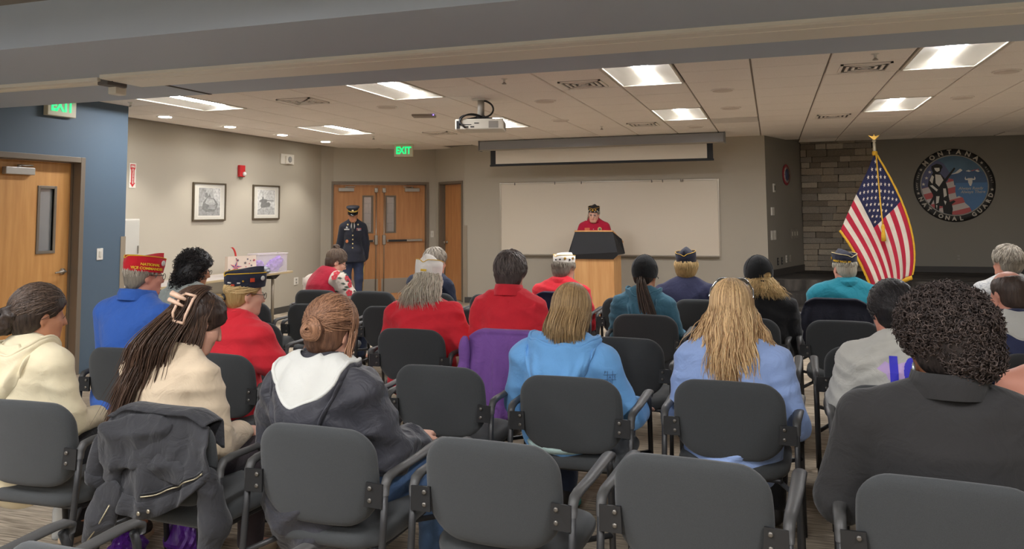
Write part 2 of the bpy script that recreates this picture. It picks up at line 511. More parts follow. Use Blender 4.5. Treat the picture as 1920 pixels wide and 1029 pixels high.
# left wooden door in the blue wall: x runs along +Y from y=5.35
def wdoor(name, o_xy, ang, label):
    o = empty(name, (o_xy[0], o_xy[1], 0), ang); o['kind'] = 'structure'; o['label'] = label
    return o
d = wdoor('door_1', (-6.7, 5.35), PI/2, 'light wooden door with narrow window in the blue wall')
hollow_frame(0.94, 2.13, 0.055, 0.14, M_frame, parent=d)
lf = leaf(d, 'door_leaf', 0.005, 0.935, 2.125, 0.10, M_oak, (0.575, 0.735, 1.25, 1.86))
closer(lf, 0.16, 0.47, 1.985, 2.055, 0.10)
mb = MB().lathe([(0.032, 0), (0.032, 0.012), (0.014, 0.02), (0.012, 0.05)], 16, (0.86, 0.10, 1.035), 1)
mb.v = [(x, 0.20-y, zz) for x, y, zz in mb.v]
mb.tube([(0.86, 0.05, 1.035), (0.82, 0.045, 1.037), (0.74, 0.05, 1.03)], [0.012, 0.011, 0.009], 10)
mb.build('door_handle', M_metal, lf)

d = wdoor('door_2', P_L2, local_frame(P_L2, dd_t), 'pair of tan wooden exit doors with push bars')
hollow_frame(DD1-0.05, 2.13, 0.05, 0.13, M_frame, parent=d)
wL = (DD1-0.05)
for q in (0, 1):
    x0, x1 = (0.004, wL/2-0.002) if q == 0 else (wL/2+0.002, wL-0.004)
    win = (wL/2-0.30, wL/2-0.15, 1.26, 1.90) if q == 0 else (wL/2+0.13, wL/2+0.28, 1.26, 1.90)
    lf = leaf(d, 'door_leaf', x0, x1, 2.12, 0.07, M_oak_dk, win)
    closer(lf, *((0.10, 0.38) if q == 0 else (wL-0.40, wL-0.12)), 2.0, 2.065, 0.07, 1 if q == 0 else -1)
    xr = wL/2-0.075 if q == 0 else wL/2+0.075
    MB().rbox(x0+0.03, x1-0.03, 0.066, 0.07, 0.13, 0.40, 0.001).build('kick_plate', M_metal, lf)
    MB().tube([(xr, 0.045, 0.05), (xr, 0.045, 1.98)], 0.008, 8).build('latch_rod', M_metal, lf)
    MB().rbox(xr-0.032, xr+0.032, 0.02, 0.07, 1.02, 1.20, 0.012).build('latch_case', M_metal, lf)
    MB().rbox(xr-0.032, xr+0.032, 0.025, 0.07, 1.98, 2.07, 0.01).build('latch_top', M_metal, lf)
    a, b = (0.07, xr-0.05) if q == 0 else (xr+0.05, wL-0.07)
    bar = MB().rbox(a, b, 0.0, 0.035, 1.07, 1.115, 0.008).build('push_bar', M_metal, lf)
    ins = (a+(b-a)*0.45, b-0.02) if q == 0 else (a+0.02, a+(b-a)*0.55)
    MB().rbox(ins[0], ins[1], -0.012, 0.004, 1.075, 1.11, 0.004).build('push_pad', M_black, bar)
d = wdoor('door_3', (P_D[0]+d1_t[0]*S0, P_D[1]+d1_t[1]*S0), local_frame(P_D, d1_t), 'narrow looking brown wooden door beside the double doors')
hollow_frame(S1-S0, 2.13, 0.045, 0.13, M_frame, parent=d)
lf = leaf(d, 'door_leaf', 0.004, S1-S0-0.004, 2.12, 0.10, M_oak_dk)
mb = MB().lathe([(0.03, 0), (0.03, -0.01), (0.012, -0.02), (0.012, -0.04), (0.026, -0.05), (0.028, -0.065), (0.015, -0.078)], 14, (0.07, 0.10, 1.05), 1)
mb.build('door_knob', M_metal, lf)

# corridors behind the glazed doors: block walls of their own, each lit by an added, unseen ceiling lamp
M_block = mat('corridor_block', (172, 150, 140), 0.8, var=0.06, vscale=30)
M_lampc = mat('corridor_added_lens', (255, 250, 240), 0.5, emit=((255, 246, 230), 9.0))
def corridor(name, o_xy, ang, W, e=0.8):
    mb = MB(); mb.box(-0.8, W+e, 1.5, 1.6, 0, 2.6); mb.box(-0.8, W+e, 0.16, 1.6, 2.55, 2.6)
    mb.box(-0.9, -0.8, 0.16, 1.6, 0, 2.6); mb.box(W+e, W+e+0.06, 0.16, 1.6, 0, 2.6)
    o = mb.build(name, mat('corridor_joint', (128, 110, 102), 0.85), loc=(o_xy[0], o_xy[1], 0), rz=ang); o['kind'] = 'structure'
    bl = MB().rbox(-0.197, 0.197, -0.006, 0.006, -0.097, 0.097, 0.004).mesh('block'); bl.materials.append(M_block)
    for r in range(4, 11):
        x = -0.2 if r % 2 else 0.0
        while x < W+0.2:
            b = bpy.data.objects.new('block', bl); b.location = (x, 1.497, 0.1+r*0.2); link(b, o); x += 0.4
    l = MB().rbox(W/2-0.3, W/2+0.3, 0.5, 0.8, 2.535, 2.552, 0.003).build('corridor_added_lamp', M_lampc, o)
    return o
c1 = corridor('wall_corridor_left', (-6.7, 5.35), PI/2, 0.94, 0.40)
c2 = corridor('wall_corridor_far', P_L2, local_frame(P_L2, dd_t), 1.7)
mb = MB().rbox(0.35, 0.62, 1.475, 1.488, 1.05, 1.55, 0.004)
o = mb.build('notice_sheet', mat('paper_white', (224, 226, 226), 0.7), loc=(-6.7, 5.35, 0), rz=PI/2)
tag(o, 'white notice sheet seen through the window of the left door', 'notice')

# ================================================================== FIXTURES
M_reflector = mat('light_reflector_white', (214, 208, 194), 0.5)
def make_troffer(name):
    root = empty(name, (0, 0, H))
    W, L = GS/2-0.008, GS-0.008
    mb = MB()
    for a, b, c, d in ((-W, -W+0.022, -L, L), (W-0.022, W, -L, L), (-W, W, -L, -L+0.022), (-W, W, L-0.022, L)):
        mb.rbox(a, b, c, d, -0.008, 0.02, 0.003, 1)
    mb.build('light_frame', M_reflector, root)
    # curved pan rising towards the lens, closed at both ends
    prof = [(-W+0.02, 0.0), (-0.22, 0.022), (-0.15, 0.036), (-0.09, 0.045), (0.09, 0.045), (0.15, 0.036), (0.22, 0.022), (W-0.02, 0.0)]
    mb = MB(); V = []; n = len(prof)
    ys = (-L+0.02, -L+0.075, L-0.075, L-0.02)
    for y in ys:
        e = 0.0 if abs(y) > L-0.05 else 1.0
        V += [(x, y, z*e) for x, z in prof]
    mb.add(V, [(i*n+k, i*n+k+1, (i+1)*n+k+1, (i+1)*n+k) for i in range(3) for k in range(n-1)], True)
    mb.build('reflector', M_reflector, root)
    # half round lens
    ar = [(0.075*math.cos(PI+PI*q/8), 0.0445+0.014*math.sin(PI+PI*q/8)) for q in range(9)]
    mb = MB().prism(ar, 1, -L+0.075, L-0.075)
    return root, mb
def troffer(k, j, label, rear=False):
    root, mb = make_troffer('ceiling_light')
    root.location = (GX+(k+0.5)*GS, GY+(j+1)*GS, H)
    tag(root, label, 'ceiling light', 'recessed fluorescent ceiling lights')
    s = LAMP_REAR if rear else LAMP_FRONT
    mb.build('lamp_lens', mat('lamp_lens_rear_added' if rear else 'lamp_lens', (255, 252, 244), 0.4, emit=((250, 250, 252), s)), root)
LL = {(-8, -2): 'recessed ceiling light nearest the blue wall, cut by the beam', (-8, 3): 'recessed ceiling light in front of the double doors, second row',
      (-4, -2): 'recessed ceiling light left of the projector, near row', (-4, 3): 'recessed ceiling light half hidden behind the projector',
      (0, -2): 'recessed ceiling light right of the projector, touching the beam', (0, 3): 'recessed ceiling light above the right end of the screen',
      (4, -2): 'largest recessed ceiling light at upper right, touching the beam', (4, 3): 'recessed ceiling light above the flag'}
for kj in lights: troffer(kj[0], kj[1], LL[kj])
for j, lb in ((-2, 'added unseen ceiling light of the front half beyond the right edge, near row'), (3, 'added unseen ceiling light of the front half beyond the right edge, far row')):
    troffer(8, j, lb)  # added out of view, continuing the grid, to brighten the stage side
for k in (-8, -4, 0, 4):  # unseen rows behind the camera, added to raise the room's brightness
    for j in (-12, -17):
        troffer(k, j, 'added unseen fluorescent ceiling light in the rear half of the room', True)

def downlight(y, label):
    root = empty('downlight', (-7.0, y, H), 0, label, 'ceiling light', 'round downlights along the left wall')
    MB().lathe([(0.075, 0.0), (0.098, 0.0), (0.098, -0.006), (0.072, -0.008)], 24).build('trim_ring', M_white, root)
    MB().lathe([(0.074, -0.006), (0.072, -0.0115), (0.06, -0.013)], 24).build('lamp_lens', mat('downlight_lens', (255, 252, 244), 0.4, emit=((255, 250, 240), 30)), root)
    ld = bpy.data.lights.new('downlight_lamp', 'SPOT'); ld.energy = 34; ld.spot_size = R_(95); ld.spot_blend = 0.6; ld.color = (1, 0.95, 0.88); ld.shadow_soft_size = 0.06
    lo = bpy.data.objects.new('lamp', ld); lo.location = (0, 0, -0.025); link(lo, root)
for q, (y, lb) in enumerate(((7.8, 'round downlight near the blue wall, first of four'), (9.02, 'round downlight above the left framed picture'),
                             (10.24, 'round downlight above the right framed picture'), (11.46, 'round downlight nearest the double doors'))):
    downlight(y, lb)

M_vent = mat('vent_grey', (246, 238, 228), 0.6)
M_dark = mat('vent_dark', (70, 66, 62), 0.8)
VL = ['square air vent right of the projector beside a light', 'square air vent above the screen, left of a light', 'square air vent between the two left lights, near row',
      'square air vent far off behind the projector, left', 'square air vent near the beam at right', 'square air vent above the flag, left of a light']
for (k, j), lb in zip(vents, VL):
    root = empty('air_vent', (GX+(k+0.5)*GS, GY+(j+0.5)*GS, H), 0, lb, 'air vent', 'square ceiling air vents')
    W = GS/2-0.01
    MB().box(-W, W, -W, W, -0.002, 0.012).build('vent_plate', M_vent, root)
    MB().box(-0.20, 0.20, -0.20, 0.20, -0.004, -0.002).build('backing', M_dark, root)
    for r in (0.20, 0.15, 0.10, 0.05):
        mb = MB()
        for a, b, c, dd_ in ((-r, r, -r, -r+0.022), (-r, r, r-0.022, r), (-r, -r+0.022, -r, r), (r-0.022, r, -r, r)):
            mb.box(a, b, c, dd_, -0.016+0.02*(0.2-r), -0.004)
        mb.build('louvre', M_vent, root)
GL = ['grey return air grille above the right end of the screen', 'slot air grille beside the stone wall', 'slot air grille above the flag by the far wall', 'slot air grille above the round emblem']
for (k, j), lb in zip(grilles, GL):
    root = empty('air_grille', (GX+(k+0.5)*GS, GY+(j+0.5)*GS, H), 0, lb, 'air vent')
    W = GS/2-0.01
    MB().box(-W, W, -W, W, 0.0, 0.012).build('backing', mat('grille_backing', (112, 104, 96), 0.8), root)
    for q in range(9):
        MB().box(-W, W, -W+q*2*W/9+0.012, -W+q*2*W/9+0.04, -0.008, 0.0).build('slat', M_vent, root)
for (x, y), lb in zip(((-0.43, 8.1), (-0.42, 9.55), (2.0, 7.9), (2.0, 9.6), (-2.3, 8.2), (-4.1, 8.0), (-2.6, 10.0), (-1.0, 11.5)),
                      ('round ceiling speaker right of the near middle light', 'round ceiling speaker right of the far middle light', 'round ceiling speaker near the top right corner',
                       'round ceiling speaker right of the light above the flag', 'round ceiling speaker just right of the projector', 'round ceiling speaker left of the projector', 'round ceiling speaker behind the projector pole', 'round ceiling speaker above the screen case')):
    root = empty('ceiling_speaker', (x, y, H-0.004), 0, lb, 'speaker', 'round ceiling speakers')
    MB().lathe([(0.115, 0.0), (0.115, -0.008), (0.10, -0.010)], 28).build('speaker_rim', M_tile, root)
    MB().lathe([(0.10, -0.009), (0.098, -0.013), (0.05, -0.016)], 28).build('speaker_mesh', mat('speaker_mesh', (226, 214, 202), 0.9, bump=0.5, bscale=500), root)
for (x, y), lb in zip(((-6.45, 6.68), (0.80, 6.65), (-2.26, 6.7), (-2.24, 10.92), (-5.85, 10.97)), ('fire sprinkler beside the top of the blue wall', 'fire sprinkler near the beam at right', 'fire sprinkler near the beam above the projector',
                         'fire sprinkler above the middle of the screen', 'fire sprinkler near the exit sign over the double doors')):
    root = empty('fire_sprinkler', (x, y, H), 0, lb, 'sprinkler')
    MB().lathe([(0.035, 0), (0.03, -0.006), (0.012, -0.012), (0.010, -0.035)], 14).build('sprinkler_body', M_white, root)
    MB().lathe([(0.004, -0.033), (0.022, -0.05), (0.022, -0.053)], 12).build('deflector', M_metal, root)

# ------------------------------------------------------------------ exit signs
M_green = mat('exit_green', (20, 220, 120), 0.5, emit=((20, 225, 125), 0.6))
M_sign = mat('sign_cream', (206, 200, 176), 0.5)
def exit_sign(loc, rz, label, hang):
    root = empty('exit_sign', loc, rz, label, 'exit sign')
    MB().rbox(-0.165, 0.165, -0.03, 0.03, -0.22, -0.01, 0.006).build('housing', M_sign, root)
    for q, ch in enumerate('EXIT'):
        M = frame_mat((-0.10+q*0.068-(0.012 if ch == 'T' else 0)+(0.0), -0.032, -0.117), (1, 0, 0), (0, 0, 1))
        text_obj('letter', ch, 0.17, M_green, M @ Matrix.Diagonal((0.78, 1, 1, 1)), root, bold=0.006)
    if hang: MB().rbox(-0.06, 0.06, -0.025, 0.025, -0.01, 0.0, 0.002).build('canopy', M_white, root)
exit_sign((-6.05, 12.45, H), 0.25, 'green lit exit sign hanging before the double doors', True)
exit_sign((-6.665, 6.0, 2.79), PI/2, 'green lit exit sign on the blue wall, cut by the beam', False)

# ------------------------------------------------------------------ on the left wall (x = -7.6, faces +X)
def on_left(name, y, z, label, cat):
    return empty(name, (-7.6, y, z), PI/2, label, cat)       # local x = +Y, local -y = +X (into the room)
M_mat = mat('picture_mat', (206, 202, 190), 0.8)
M_fr = mat('picture_frame_bronze', (104, 94, 78), 0.4, metal=0.4)
M_pr = [mat('print_grey_%d' % g, (g, g, g-3), 0.8, var=0.32, vscale=34) for g in (106, 140, 168, 200)]
def picture(y, z, label, tank):
    r = on_left('framed_picture', y, z, label, 'picture')
    W, Hh = 0.345, 0.27
    mb = MB(); f = 0.022
    for a, b, c, d_ in ((-W, -W+f, -Hh, Hh), (W-f, W, -Hh, Hh), (-W+f, W-f, -Hh, -Hh+f), (-W+f, W-f, Hh-f, Hh)):
        mb.rbox(a, b, -0.03, -0.002, c, d_, 0.004)
    mb.build('picture_frame', M_fr, r)
    MB().box(-W+f, W-f, -0.012, -0.004, -Hh+f, Hh-f).build('mat_board', M_mat, r)
    MB().box(-0.245, 0.245, -0.0135, -0.012, -0.215, 0.205).build('paper', mat('print_paper', (222, 218, 206), 0.8), r)
    pr = MB().box(-0.225, 0.225, -0.0145, -0.0135, -0.195, 0.195).build('print', M_pr[3 if tank else 2], r)
    def shp(pts, g, lift):
        MB().prism(pts, 1, -0.0145-lift, -0.0144).build('print_shape', M_pr[g], pr)
    if not tank:
        shp([(-0.225, -0.195), (0.225, -0.195), (0.225, -0.08), (-0.225, -0.06)], 1, 0.0004)
        shp([(-0.225, 0.195), (-0.225, -0.02), (-0.15, 0.0), (-0.10, 0.08), (-0.08, 0.195)], 1, 0.0005)
        shp([(0.06, 0.195), (0.10, 0.02), (0.225, 0.0), (0.225, 0.195)], 3, 0.0005)
        shp([(-0.16, -0.10), (-0.13, 0.0), (-0.06, 0.06), (0.09, 0.05), (0.18, -0.03), (0.14, -0.10), (0.10, -0.14), (-0.08, -0.14)], 0, 0.0007)
        shp([(-0.10, -0.02), (-0.05, 0.05), (0.08, 0.04), (0.13, -0.03), (0.04, -0.06)], 2, 0.0009)
        shp([(-0.10, 0.06), (-0.09, 0.12), (-0.05, 0.13), (-0.03, 0.08), (0.0, 0.12), (0.03, 0.06)], 0, 0.0009)
        shp([(-0.03, -0.10), (0.0, -0.04), (0.14, -0.05), (0.12, -0.11)], 1, 0.0010)
    else:
        shp([(-0.225, -0.195), (0.225, -0.195), (0.225, -0.10), (0.10, -0.06), (-0.1, -0.08), (-0.225, -0.12)], 2, 0.0004)
        shp([(-0.15, -0.06), (-0.13, 0.0), (0.08, 0.0), (0.11, -0.04), (0.08, -0.07), (-0.12, -0.09)], 0, 0.0006)
        shp([(-0.19, 0.01), (-0.16, 0.035), (-0.08, 0.05), (0.0, 0.045), (0.03, 0.015), (0.0, 0.0), (-0.15, 0.0)], 0, 0.0008)
        shp([(0.0, 0.032), (0.21, 0.028), (0.21, 0.02), (0.0, 0.018)], 0, 0.0008)
        shp([(-0.11, 0.045), (-0.105, 0.085), (-0.075, 0.085), (-0.07, 0.045)], 0, 0.0009)
    MB().box(-W+f, W-f, -0.022, -0.020, -Hh+f, Hh-f).build('picture_glass', mat('picture_glazing', (235, 238, 238), 0.08, alpha=0.06), r)
picture(9.36, 1.778, 'framed grey print of an army truck on the left wall', False)
picture(10.69, 1.785, 'framed grey print of a tank with long gun, nearer the double doors', True)
r = on_left('fire_alarm_strobe', 10.05, 2.25, 'red fire alarm with white strobe above the pictures', 'fire alarm')
MB().rbox(-0.065, 0.065, -0.045, 0, -0.09, 0.085, 0.008).build('housing', mat('alarm_red', (196, 40, 46), 0.4), r)
MB().lathe([(0.034, -0.04), (0.034, -0.06), (0.022, -0.075)], 16, (0.03, 0, -0.045), 1).build('strobe_lens', mat('strobe_lens', (230, 230, 228), 0.2), r)
MB().rbox(-0.03, 0.03, -0.03, 0, -0.115, -0.09, 0.004).build('backbox', M_metal, r)
r = on_left('wall_speaker', 11.25, 2.50, 'white square alarm sounder high on the left wall', 'speaker')
MB().rbox(-0.185, 0.185, -0.02, 0, -0.085, 0.085, 0.006).build('plate', M_white, r)
MB().rbox(-0.075, 0.10, -0.055, -0.018, -0.08, 0.055, 0.012).build('sounder_body', M_white, r)
MB().lathe([(0.05, -0.054), (0.05, -0.062), (0.03, -0.064)], 20, (0.01, 0, -0.005), 1).build('sounder_grille', mat('sounder_grey', (150, 150, 148), 0.5), r)
r = on_left('extinguisher_sign', 7.93, 2.09, 'white sign with red fire extinguisher arrow pointing down', 'sign')
MB().rbox(-0.055, 0.055, -0.006, -0.001, -0.155, 0.155, 0.001).build('sign_plate', M_white, r)
M_redp = mat('sign_red', (196, 44, 48), 0.5)
MB().prism([(-0.04, 0.14), (0.04, 0.14), (0.04, 0.085), (0.026, 0.07), (0.026, -0.09), (0.045, -0.09), (0.0, -0.145), (-0.045, -0.09), (-0.026, -0.09), (-0.026, 0.07), (-0.04, 0.085)], 1, -0.0075, -0.006).build('arrow', M_redp, r)
text_obj('lettering', 'FIRE', 0.035, M_white, frame_mat((0, -0.009, 0.112), (1, 0, 0), (0, 0, 1)), r, bold=0.001, extrude=0.0004)
text_obj('lettering', 'EXTINGUISHER', 0.028, M_white, frame_mat((0, -0.009, -0.01), (0, 0, -1), (1, 0, 0)), r, bold=0.0008, extrude=0.0004)
r = on_left('extinguisher_cabinet', 7.82, 1.17, 'white fire extinguisher cabinet behind the edge of the blue wall', 'cabinet')
MB().rbox(-0.13, 0.13, -0.12, 0, -0.38, 0.38, 0.008).build('cabinet_body', mat('cabinet_white', (196, 194, 186), 0.4), r)
cd = MB().rbox(-0.115, 0.115, -0.13, -0.12, -0.365, 0.365, 0.004).build('cabinet_door', mat('cabinet_white', (196, 194, 186), 0.4), r)
MB().rbox(0.085, 0.10, -0.145, -0.13, -0.05, 0.05, 0.003).build('handle', M_metal, cd)
for y, z, w, lb in ((11.56, 0.48, 0.05, 'white double outlet plate on the left wall beyond the table'), (11.80, 0.46, 0.035, 'small ivory outlet plate near the left wall corner')):
    r = on_left('outlet_plate', y, z, lb, 'outlet')
    MB().rbox(-w*1.25, w*1.25, -0.008, 0, -0.06, 0.06, 0.003).build('plate', M_white, r)
    for s in (-0.025, 0.025): MB().rbox(-0.018, 0.018, -0.011, -0.008, s-0.016, s+0.016, 0.003).build('socket', mat('socket_grey', (150, 146, 138), 0.5), r)
r = empty('light_switch', (-6.7, 6.575, 1.19), PI/2, 'white light switch between the left door and the blue wall edge', 'switch')
MB().rbox(-0.04, 0.04, -0.007, 0, -0.06, 0.06, 0.003).build('plate', M_white, r)
MB().rbox(-0.016, 0.016, -0.012, -0.007, -0.032, 0.032, 0.003).build('rocker', mat('switch_ivory', (206, 202, 190), 0.4), r)
# switch plate between the far doors
a = np.array(P_L2)+dd_t*1.86
r = empty('light_switch', (a[0], a[1], 1.20), local_frame(P_L2, dd_t), 'small white switch plate between double doors and brown door', 'switch')
MB().rbox(-0.03, 0.03, -0.007, 0, -0.06, 0.06, 0.003).build('plate', M_white, r)
MB().rbox(-0.012, 0.012, -0.012, -0.007, -0.03, 0.03, 0.003).build('rocker', mat('switch_ivory', (206, 202, 190), 0.4), r)

# ------------------------------------------------------------------ on the angled wall
aw = np.array(P_S0)-np.array(P_F1); aw_L = np.linalg.norm(aw); aw_t = aw/aw_L; aw_a = math.atan2(aw_t[1], aw_t[0])
def on_angled(name, s, z, label, cat):
    p = np.array(P_F1)+aw_t*s
    return empty(name, (p[0], p[1], z), aw_a, label, cat)
r = on_angled('wall_plaque', 0.96, 2.19, 'round wall plaque with red white and blue rings', 'plaque')  # a round plaque, not a clock
MB().lathe([(0.17, 0), (0.18, -0.012), (0.17, -0.02)], 32, axis=1).build('plaque_rim', mat('plaque_red', (150, 48, 58), 0.5), r)
MB().lathe([(0.135, -0.019), (0.135, -0.022)], 32, axis=1).build('plaque_ring', mat('plaque_white', (190, 186, 180), 0.5), r)
MB().lathe([(0.10, -0.021), (0.10, -0.025)], 32, axis=1).build('plaque_face', mat('plaque_blue', (74, 82, 118), 0.5), r)
for q in range(10):
    w = 2*PI*q/10
    MB().prism(star_pts(0.118*math.cos(w), 0.118*math.sin(w), 0.015), 1, -0.0235, -0.0215).build('star', mat('plaque_red', (150, 48, 58), 0.5), r)
for s, z, hw, hh, lb in ((0.34, 1.955, 0.035, 0.07, 'white thermostat beside the round plaque'), (0.24, 1.575, 0.06, 0.065, 'white blank wall plate below the thermostat')):
    r = on_angled('wall_plate', s, z, lb, 'wall plate')
    MB().rbox(-hw, hw, -0.02, 0, -hh, hh, 0.004).build('plate', M_white, r)
    if hw < 0.05: MB().rbox(-0.004, 0.022, -0.024, -0.02, -0.04, 0.04, 0.002).build('display', M_black, r)
    else: MB().rbox(-0.04, 0.04, -0.023, -0.02, -0.045, 0.045, 0.002).build('cover', mat('switch_ivory', (206, 202, 190), 0.4), r)
for s, z, n, lb in ((0.26, 1.19, 2, 'pair of white switch plates on the grey angled wall'), (1.30, 1.19, 3, 'grey switch bank near the stone wall corner')):
    r = on_angled('switch_bank', s, z, lb, 'switch')
    for q in range(n):
        c = (q-(n-1)/2)*0.13
        p = MB().rbox(c-0.05, c+0.05, -0.008, 0, -0.075, 0.075, 0.003).build('plate', M_white if n == 2 else mat('plate_grey', (140, 134, 124), 0.5), r)
        MB().rbox(c-0.02, c+0.02, -0.013, -0.008, -0.035, 0.035, 0.003).build('rocker', mat('switch_ivory', (206, 202, 190), 0.4), p)
for s, z, mm, lb in ((0.43, 0.76, M_black, 'black audio jack plate low on the angled wall'), (0.62, 0.76, M_black, 'second black jack plate low on the angled wall'),
                     (0.84, 0.78, M_white, 'white outlet plate low on the angled wall'), (1.04, 0.78, M_metal, 'steel jack plate low on the angled wall')):
    r = on_angled('jack_plate', s, z, lb, 'outlet')
    MB().rbox(-0.03, 0.03, -0.008, 0, -0.06, 0.06, 0.003).build('plate', mm, r)
    for q in (-0.025, 0.025): MB().rbox(-0.012, 0.012, -0.012, -0.008, q-0.012, q+0.012, 0.003).build('socket', mat('socket_grey', (150, 146, 138), 0.5), r)
r = empty('outlet_plate', (2.94, 14.997, 0.78), 0, 'white outlet on the dark wall below the round emblem', 'outlet')
MB().rbox(-0.045, 0.045, -0.008, 0, -0.065, 0.065, 0.003).build('plate', M_white, r)
for q in (-0.026, 0.026): MB().rbox(-0.02, 0.02, -0.011, -0.008, q-0.017, q+0.017, 0.003).build('socket', mat('socket_grey', (150, 146, 138), 0.5), r)

# ------------------------------------------------------------------ front wall: whiteboard, screen
r = empty('whiteboard', (-2.69, 13.28, 1.48), 0, 'wide whiteboard on the front wall behind the speaker', 'whiteboard')
MB().box(-1.86, 1.86, -0.012, -0.002, -0.61, 0.61).build('board', mat('whiteboard_enamel', (224, 214, 196), 0.28), r)
mb = MB()
for a, b, c, d_ in ((-1.885, -1.86, -0.63, 0.635), (1.86, 1.885, -0.63, 0.635), (-1.86, 1.86, 0.61, 0.635), (-1.86, 1.86, -0.63, -0.61)):
    mb.rbox(a, b, -0.022, -0.001, c, d_, 0.004)
mb.build('board_frame', mat('aluminium_frame', (188, 180, 166), 0.35, metal=0.6), r)
MB().prism([(-0.001, -0.63), (-0.001, -0.655), (-0.075, -0.645), (-0.08, -0.63), (-0.075, -0.625), (-0.07, -0.638)], 0, -1.86, 1.86).build('marker_tray', mat('aluminium_tray', (150, 143, 130), 0.35, metal=0.6), r)
for x in (-1.6, -0.87, -0.40, 0.80, 0.98, 1.28, 1.31):
    MB().rbox(x-0.008, x+0.008, -0.034, -0.02, 0.59, 0.635, 0.003).build('hook', mat('hook_grey', (120, 114, 106), 0.5), r)
r = empty('projection_screen', (-2.64, 12.45, H), 0, 'pull down projection screen in a long grey ceiling case', 'screen')
MB().rbox(-1.985, 1.985, -0.075, 0.075, -0.165, -0.012, 0.012).build('case', mat('case_grey', (150, 152, 156), 0.35, metal=0.2), r)
MB().rbox(-1.985, 1.985, -0.079, -0.06, -0.172, -0.155, 0.003).build('case_lip', mat('case_lip', (166, 158, 144), 0.4), r)
mb = MB(); mb.rbox(-2.0, -1.985, -0.085, 0.085, -0.175, 0.0, 0.003)
mb.build('end_cap', mat('case_cap', (128, 130, 134), 0.4), r)
MB().rbox(1.985, 2.0, -0.085, 0.085, -0.175, 0.0, 0.003).build('end_cap', mat('case_cap', (128, 130, 134), 0.4), r)
MB().box(-1.72, 1.72, 0.0, 0.002, -0.40, -0.17).build('screen_fabric', mat('screen_white', (222, 214, 200), 0.8), r)
mb = MB(); mb.box(-1.81, -1.72, -0.001, 0.003, -0.41, -0.17); mb.box(1.72, 1.81, -0.001, 0.003, -0.41, -0.17); mb.box(-1.72, 1.72, -0.001, 0.003, -0.41, -0.395)
mb.build('screen_border', mat('screen_black', (40, 42, 46), 0.7), r)
MB().rbox(-1.82, 1.82, -0.014, 0.014, -0.435, -0.405, 0.005).build('weight_bar', mat('screen_black', (40, 42, 46), 0.7), r)
for s in (-1, 1):
    MB().tube([(s*1.9, 0, -0.012), (s*1.9, 0, 0.0)], 0.012, 8).build('hanger', M_black, r)

# ------------------------------------------------------------------ projector
r = empty('projector', (-2.90, 7.82, H), R_(14), 'white ceiling projector with black cables on a short pole', 'projector')
M_proj = mat('projector_white', (214, 208, 194), 0.45)
MB().lathe([(0.10, 0.0), (0.10, -0.012), (0.045, -0.02)], 24).build('ceiling_plate', M_white, r)
MB().tube([(0, 0, -0.01), (0, 0, -0.20)], 0.036, 16).build('pole', mat('pole_grey', (176, 170, 160), 0.4), r)
b = MB().rbox(-0.25, 0.25, -0.19, 0.19, -0.345, -0.235, 0.012).build('projector_body', M_proj, r)
mb = MB(); mb.rbox(-0.10, 0.10, -0.10, 0.10, -0.24, -0.215, 0.006); mb.rbox(-0.05, 0.05, -0.05, 0.05, -0.215, -0.185, 0.006)
for sx in (-1, 1):
    for sy in (-1, 1): mb.tube([(0.03*sx, 0.03*sy, -0.20), (0.13*sx, 0.12*sy, -0.232)], 0.012, 6)
mb.build('mount_bracket', M_black, r)
for x0, x1, z0, z1, m_, n_ in ((-0.235, -0.20, -0.335, -0.255, M_black, 'socket_panel'), (-0.18, -0.08, -0.30, -0.292, M_black, 'port'), (-0.15, -0.11, -0.325, -0.312, M_black, 'port'), (-0.09, -0.05, -0.325, -0.312, M_black, 'port'),
                           (-0.05, 0.0, -0.285, -0.275, M_black, 'port'), (0.10, 0.20, -0.33, -0.26, mat('grille_grey', (150, 145, 136), 0.6), 'grille')):
    MB().box(x0, x1, -0.1925, -0.19, z0, z1).build(n_, m_, b)
for q in range(7): MB().box(0.2505, 0.2525, -0.12+q*0.04, -0.10+q*0.04, -0.33, -0.25).build('grille_slot', mat('grille_grey', (150, 145, 136), 0.6), b)
MB().lathe([(0.05, 0.19), (0.05, 0.215), (0.035, 0.22)], 20, (0.12, 0, -0.29), 1).build('lens', M_black, b)
def bez(p, n=14):
    p = [np.array(q, float) for q in p]
    t = np.linspace(0, 1, n)[:, None]
    while len(p) > 1: p = [a*(1-t)+b*t for a, b in zip(p[:-1], p[1:])]
    return p[0]
MB().tube(bez([(0.03, 0, -0.02), (0.18, -0.02, -0.06), (0.16, -0.06, -0.20), (0.03, -0.08, -0.21)]), 0.010, 8).build('cable', M_black, r)
MB().tube(bez([(0.0, -0.10, -0.20), (-0.12, -0.14, -0.16), (-0.26, -0.20, -0.20), (-0.22, -0.21, -0.27), (-0.14, -0.21, -0.33)]), 0.009, 8).build('cable', M_black, r)
MB().tube(bez([(0.02, -0.10, -0.205), (-0.10, -0.18, -0.14), (-0.22, -0.22, -0.22), (-0.20, -0.20, -0.30)]), 0.009, 8).build('cable', M_black, r)
r = empty('access_point', (-4.02, 8.83, H), 0.3, 'flat ceiling wireless box with tiny violet light', 'wireless box')
MB().rbox(-0.14, 0.14, -0.10, 0.10, -0.03, 0.0, 0.01).build('box_body', mat('ap_grey', (150, 138, 128), 0.5), r)
MB().rbox(0.12, 0.135, -0.108, -0.1, -0.022, -0.012, 0.002).build('status_light', mat('ap_led', (120, 100, 255), 0.4, emit=((120, 100, 255), 3)), r)

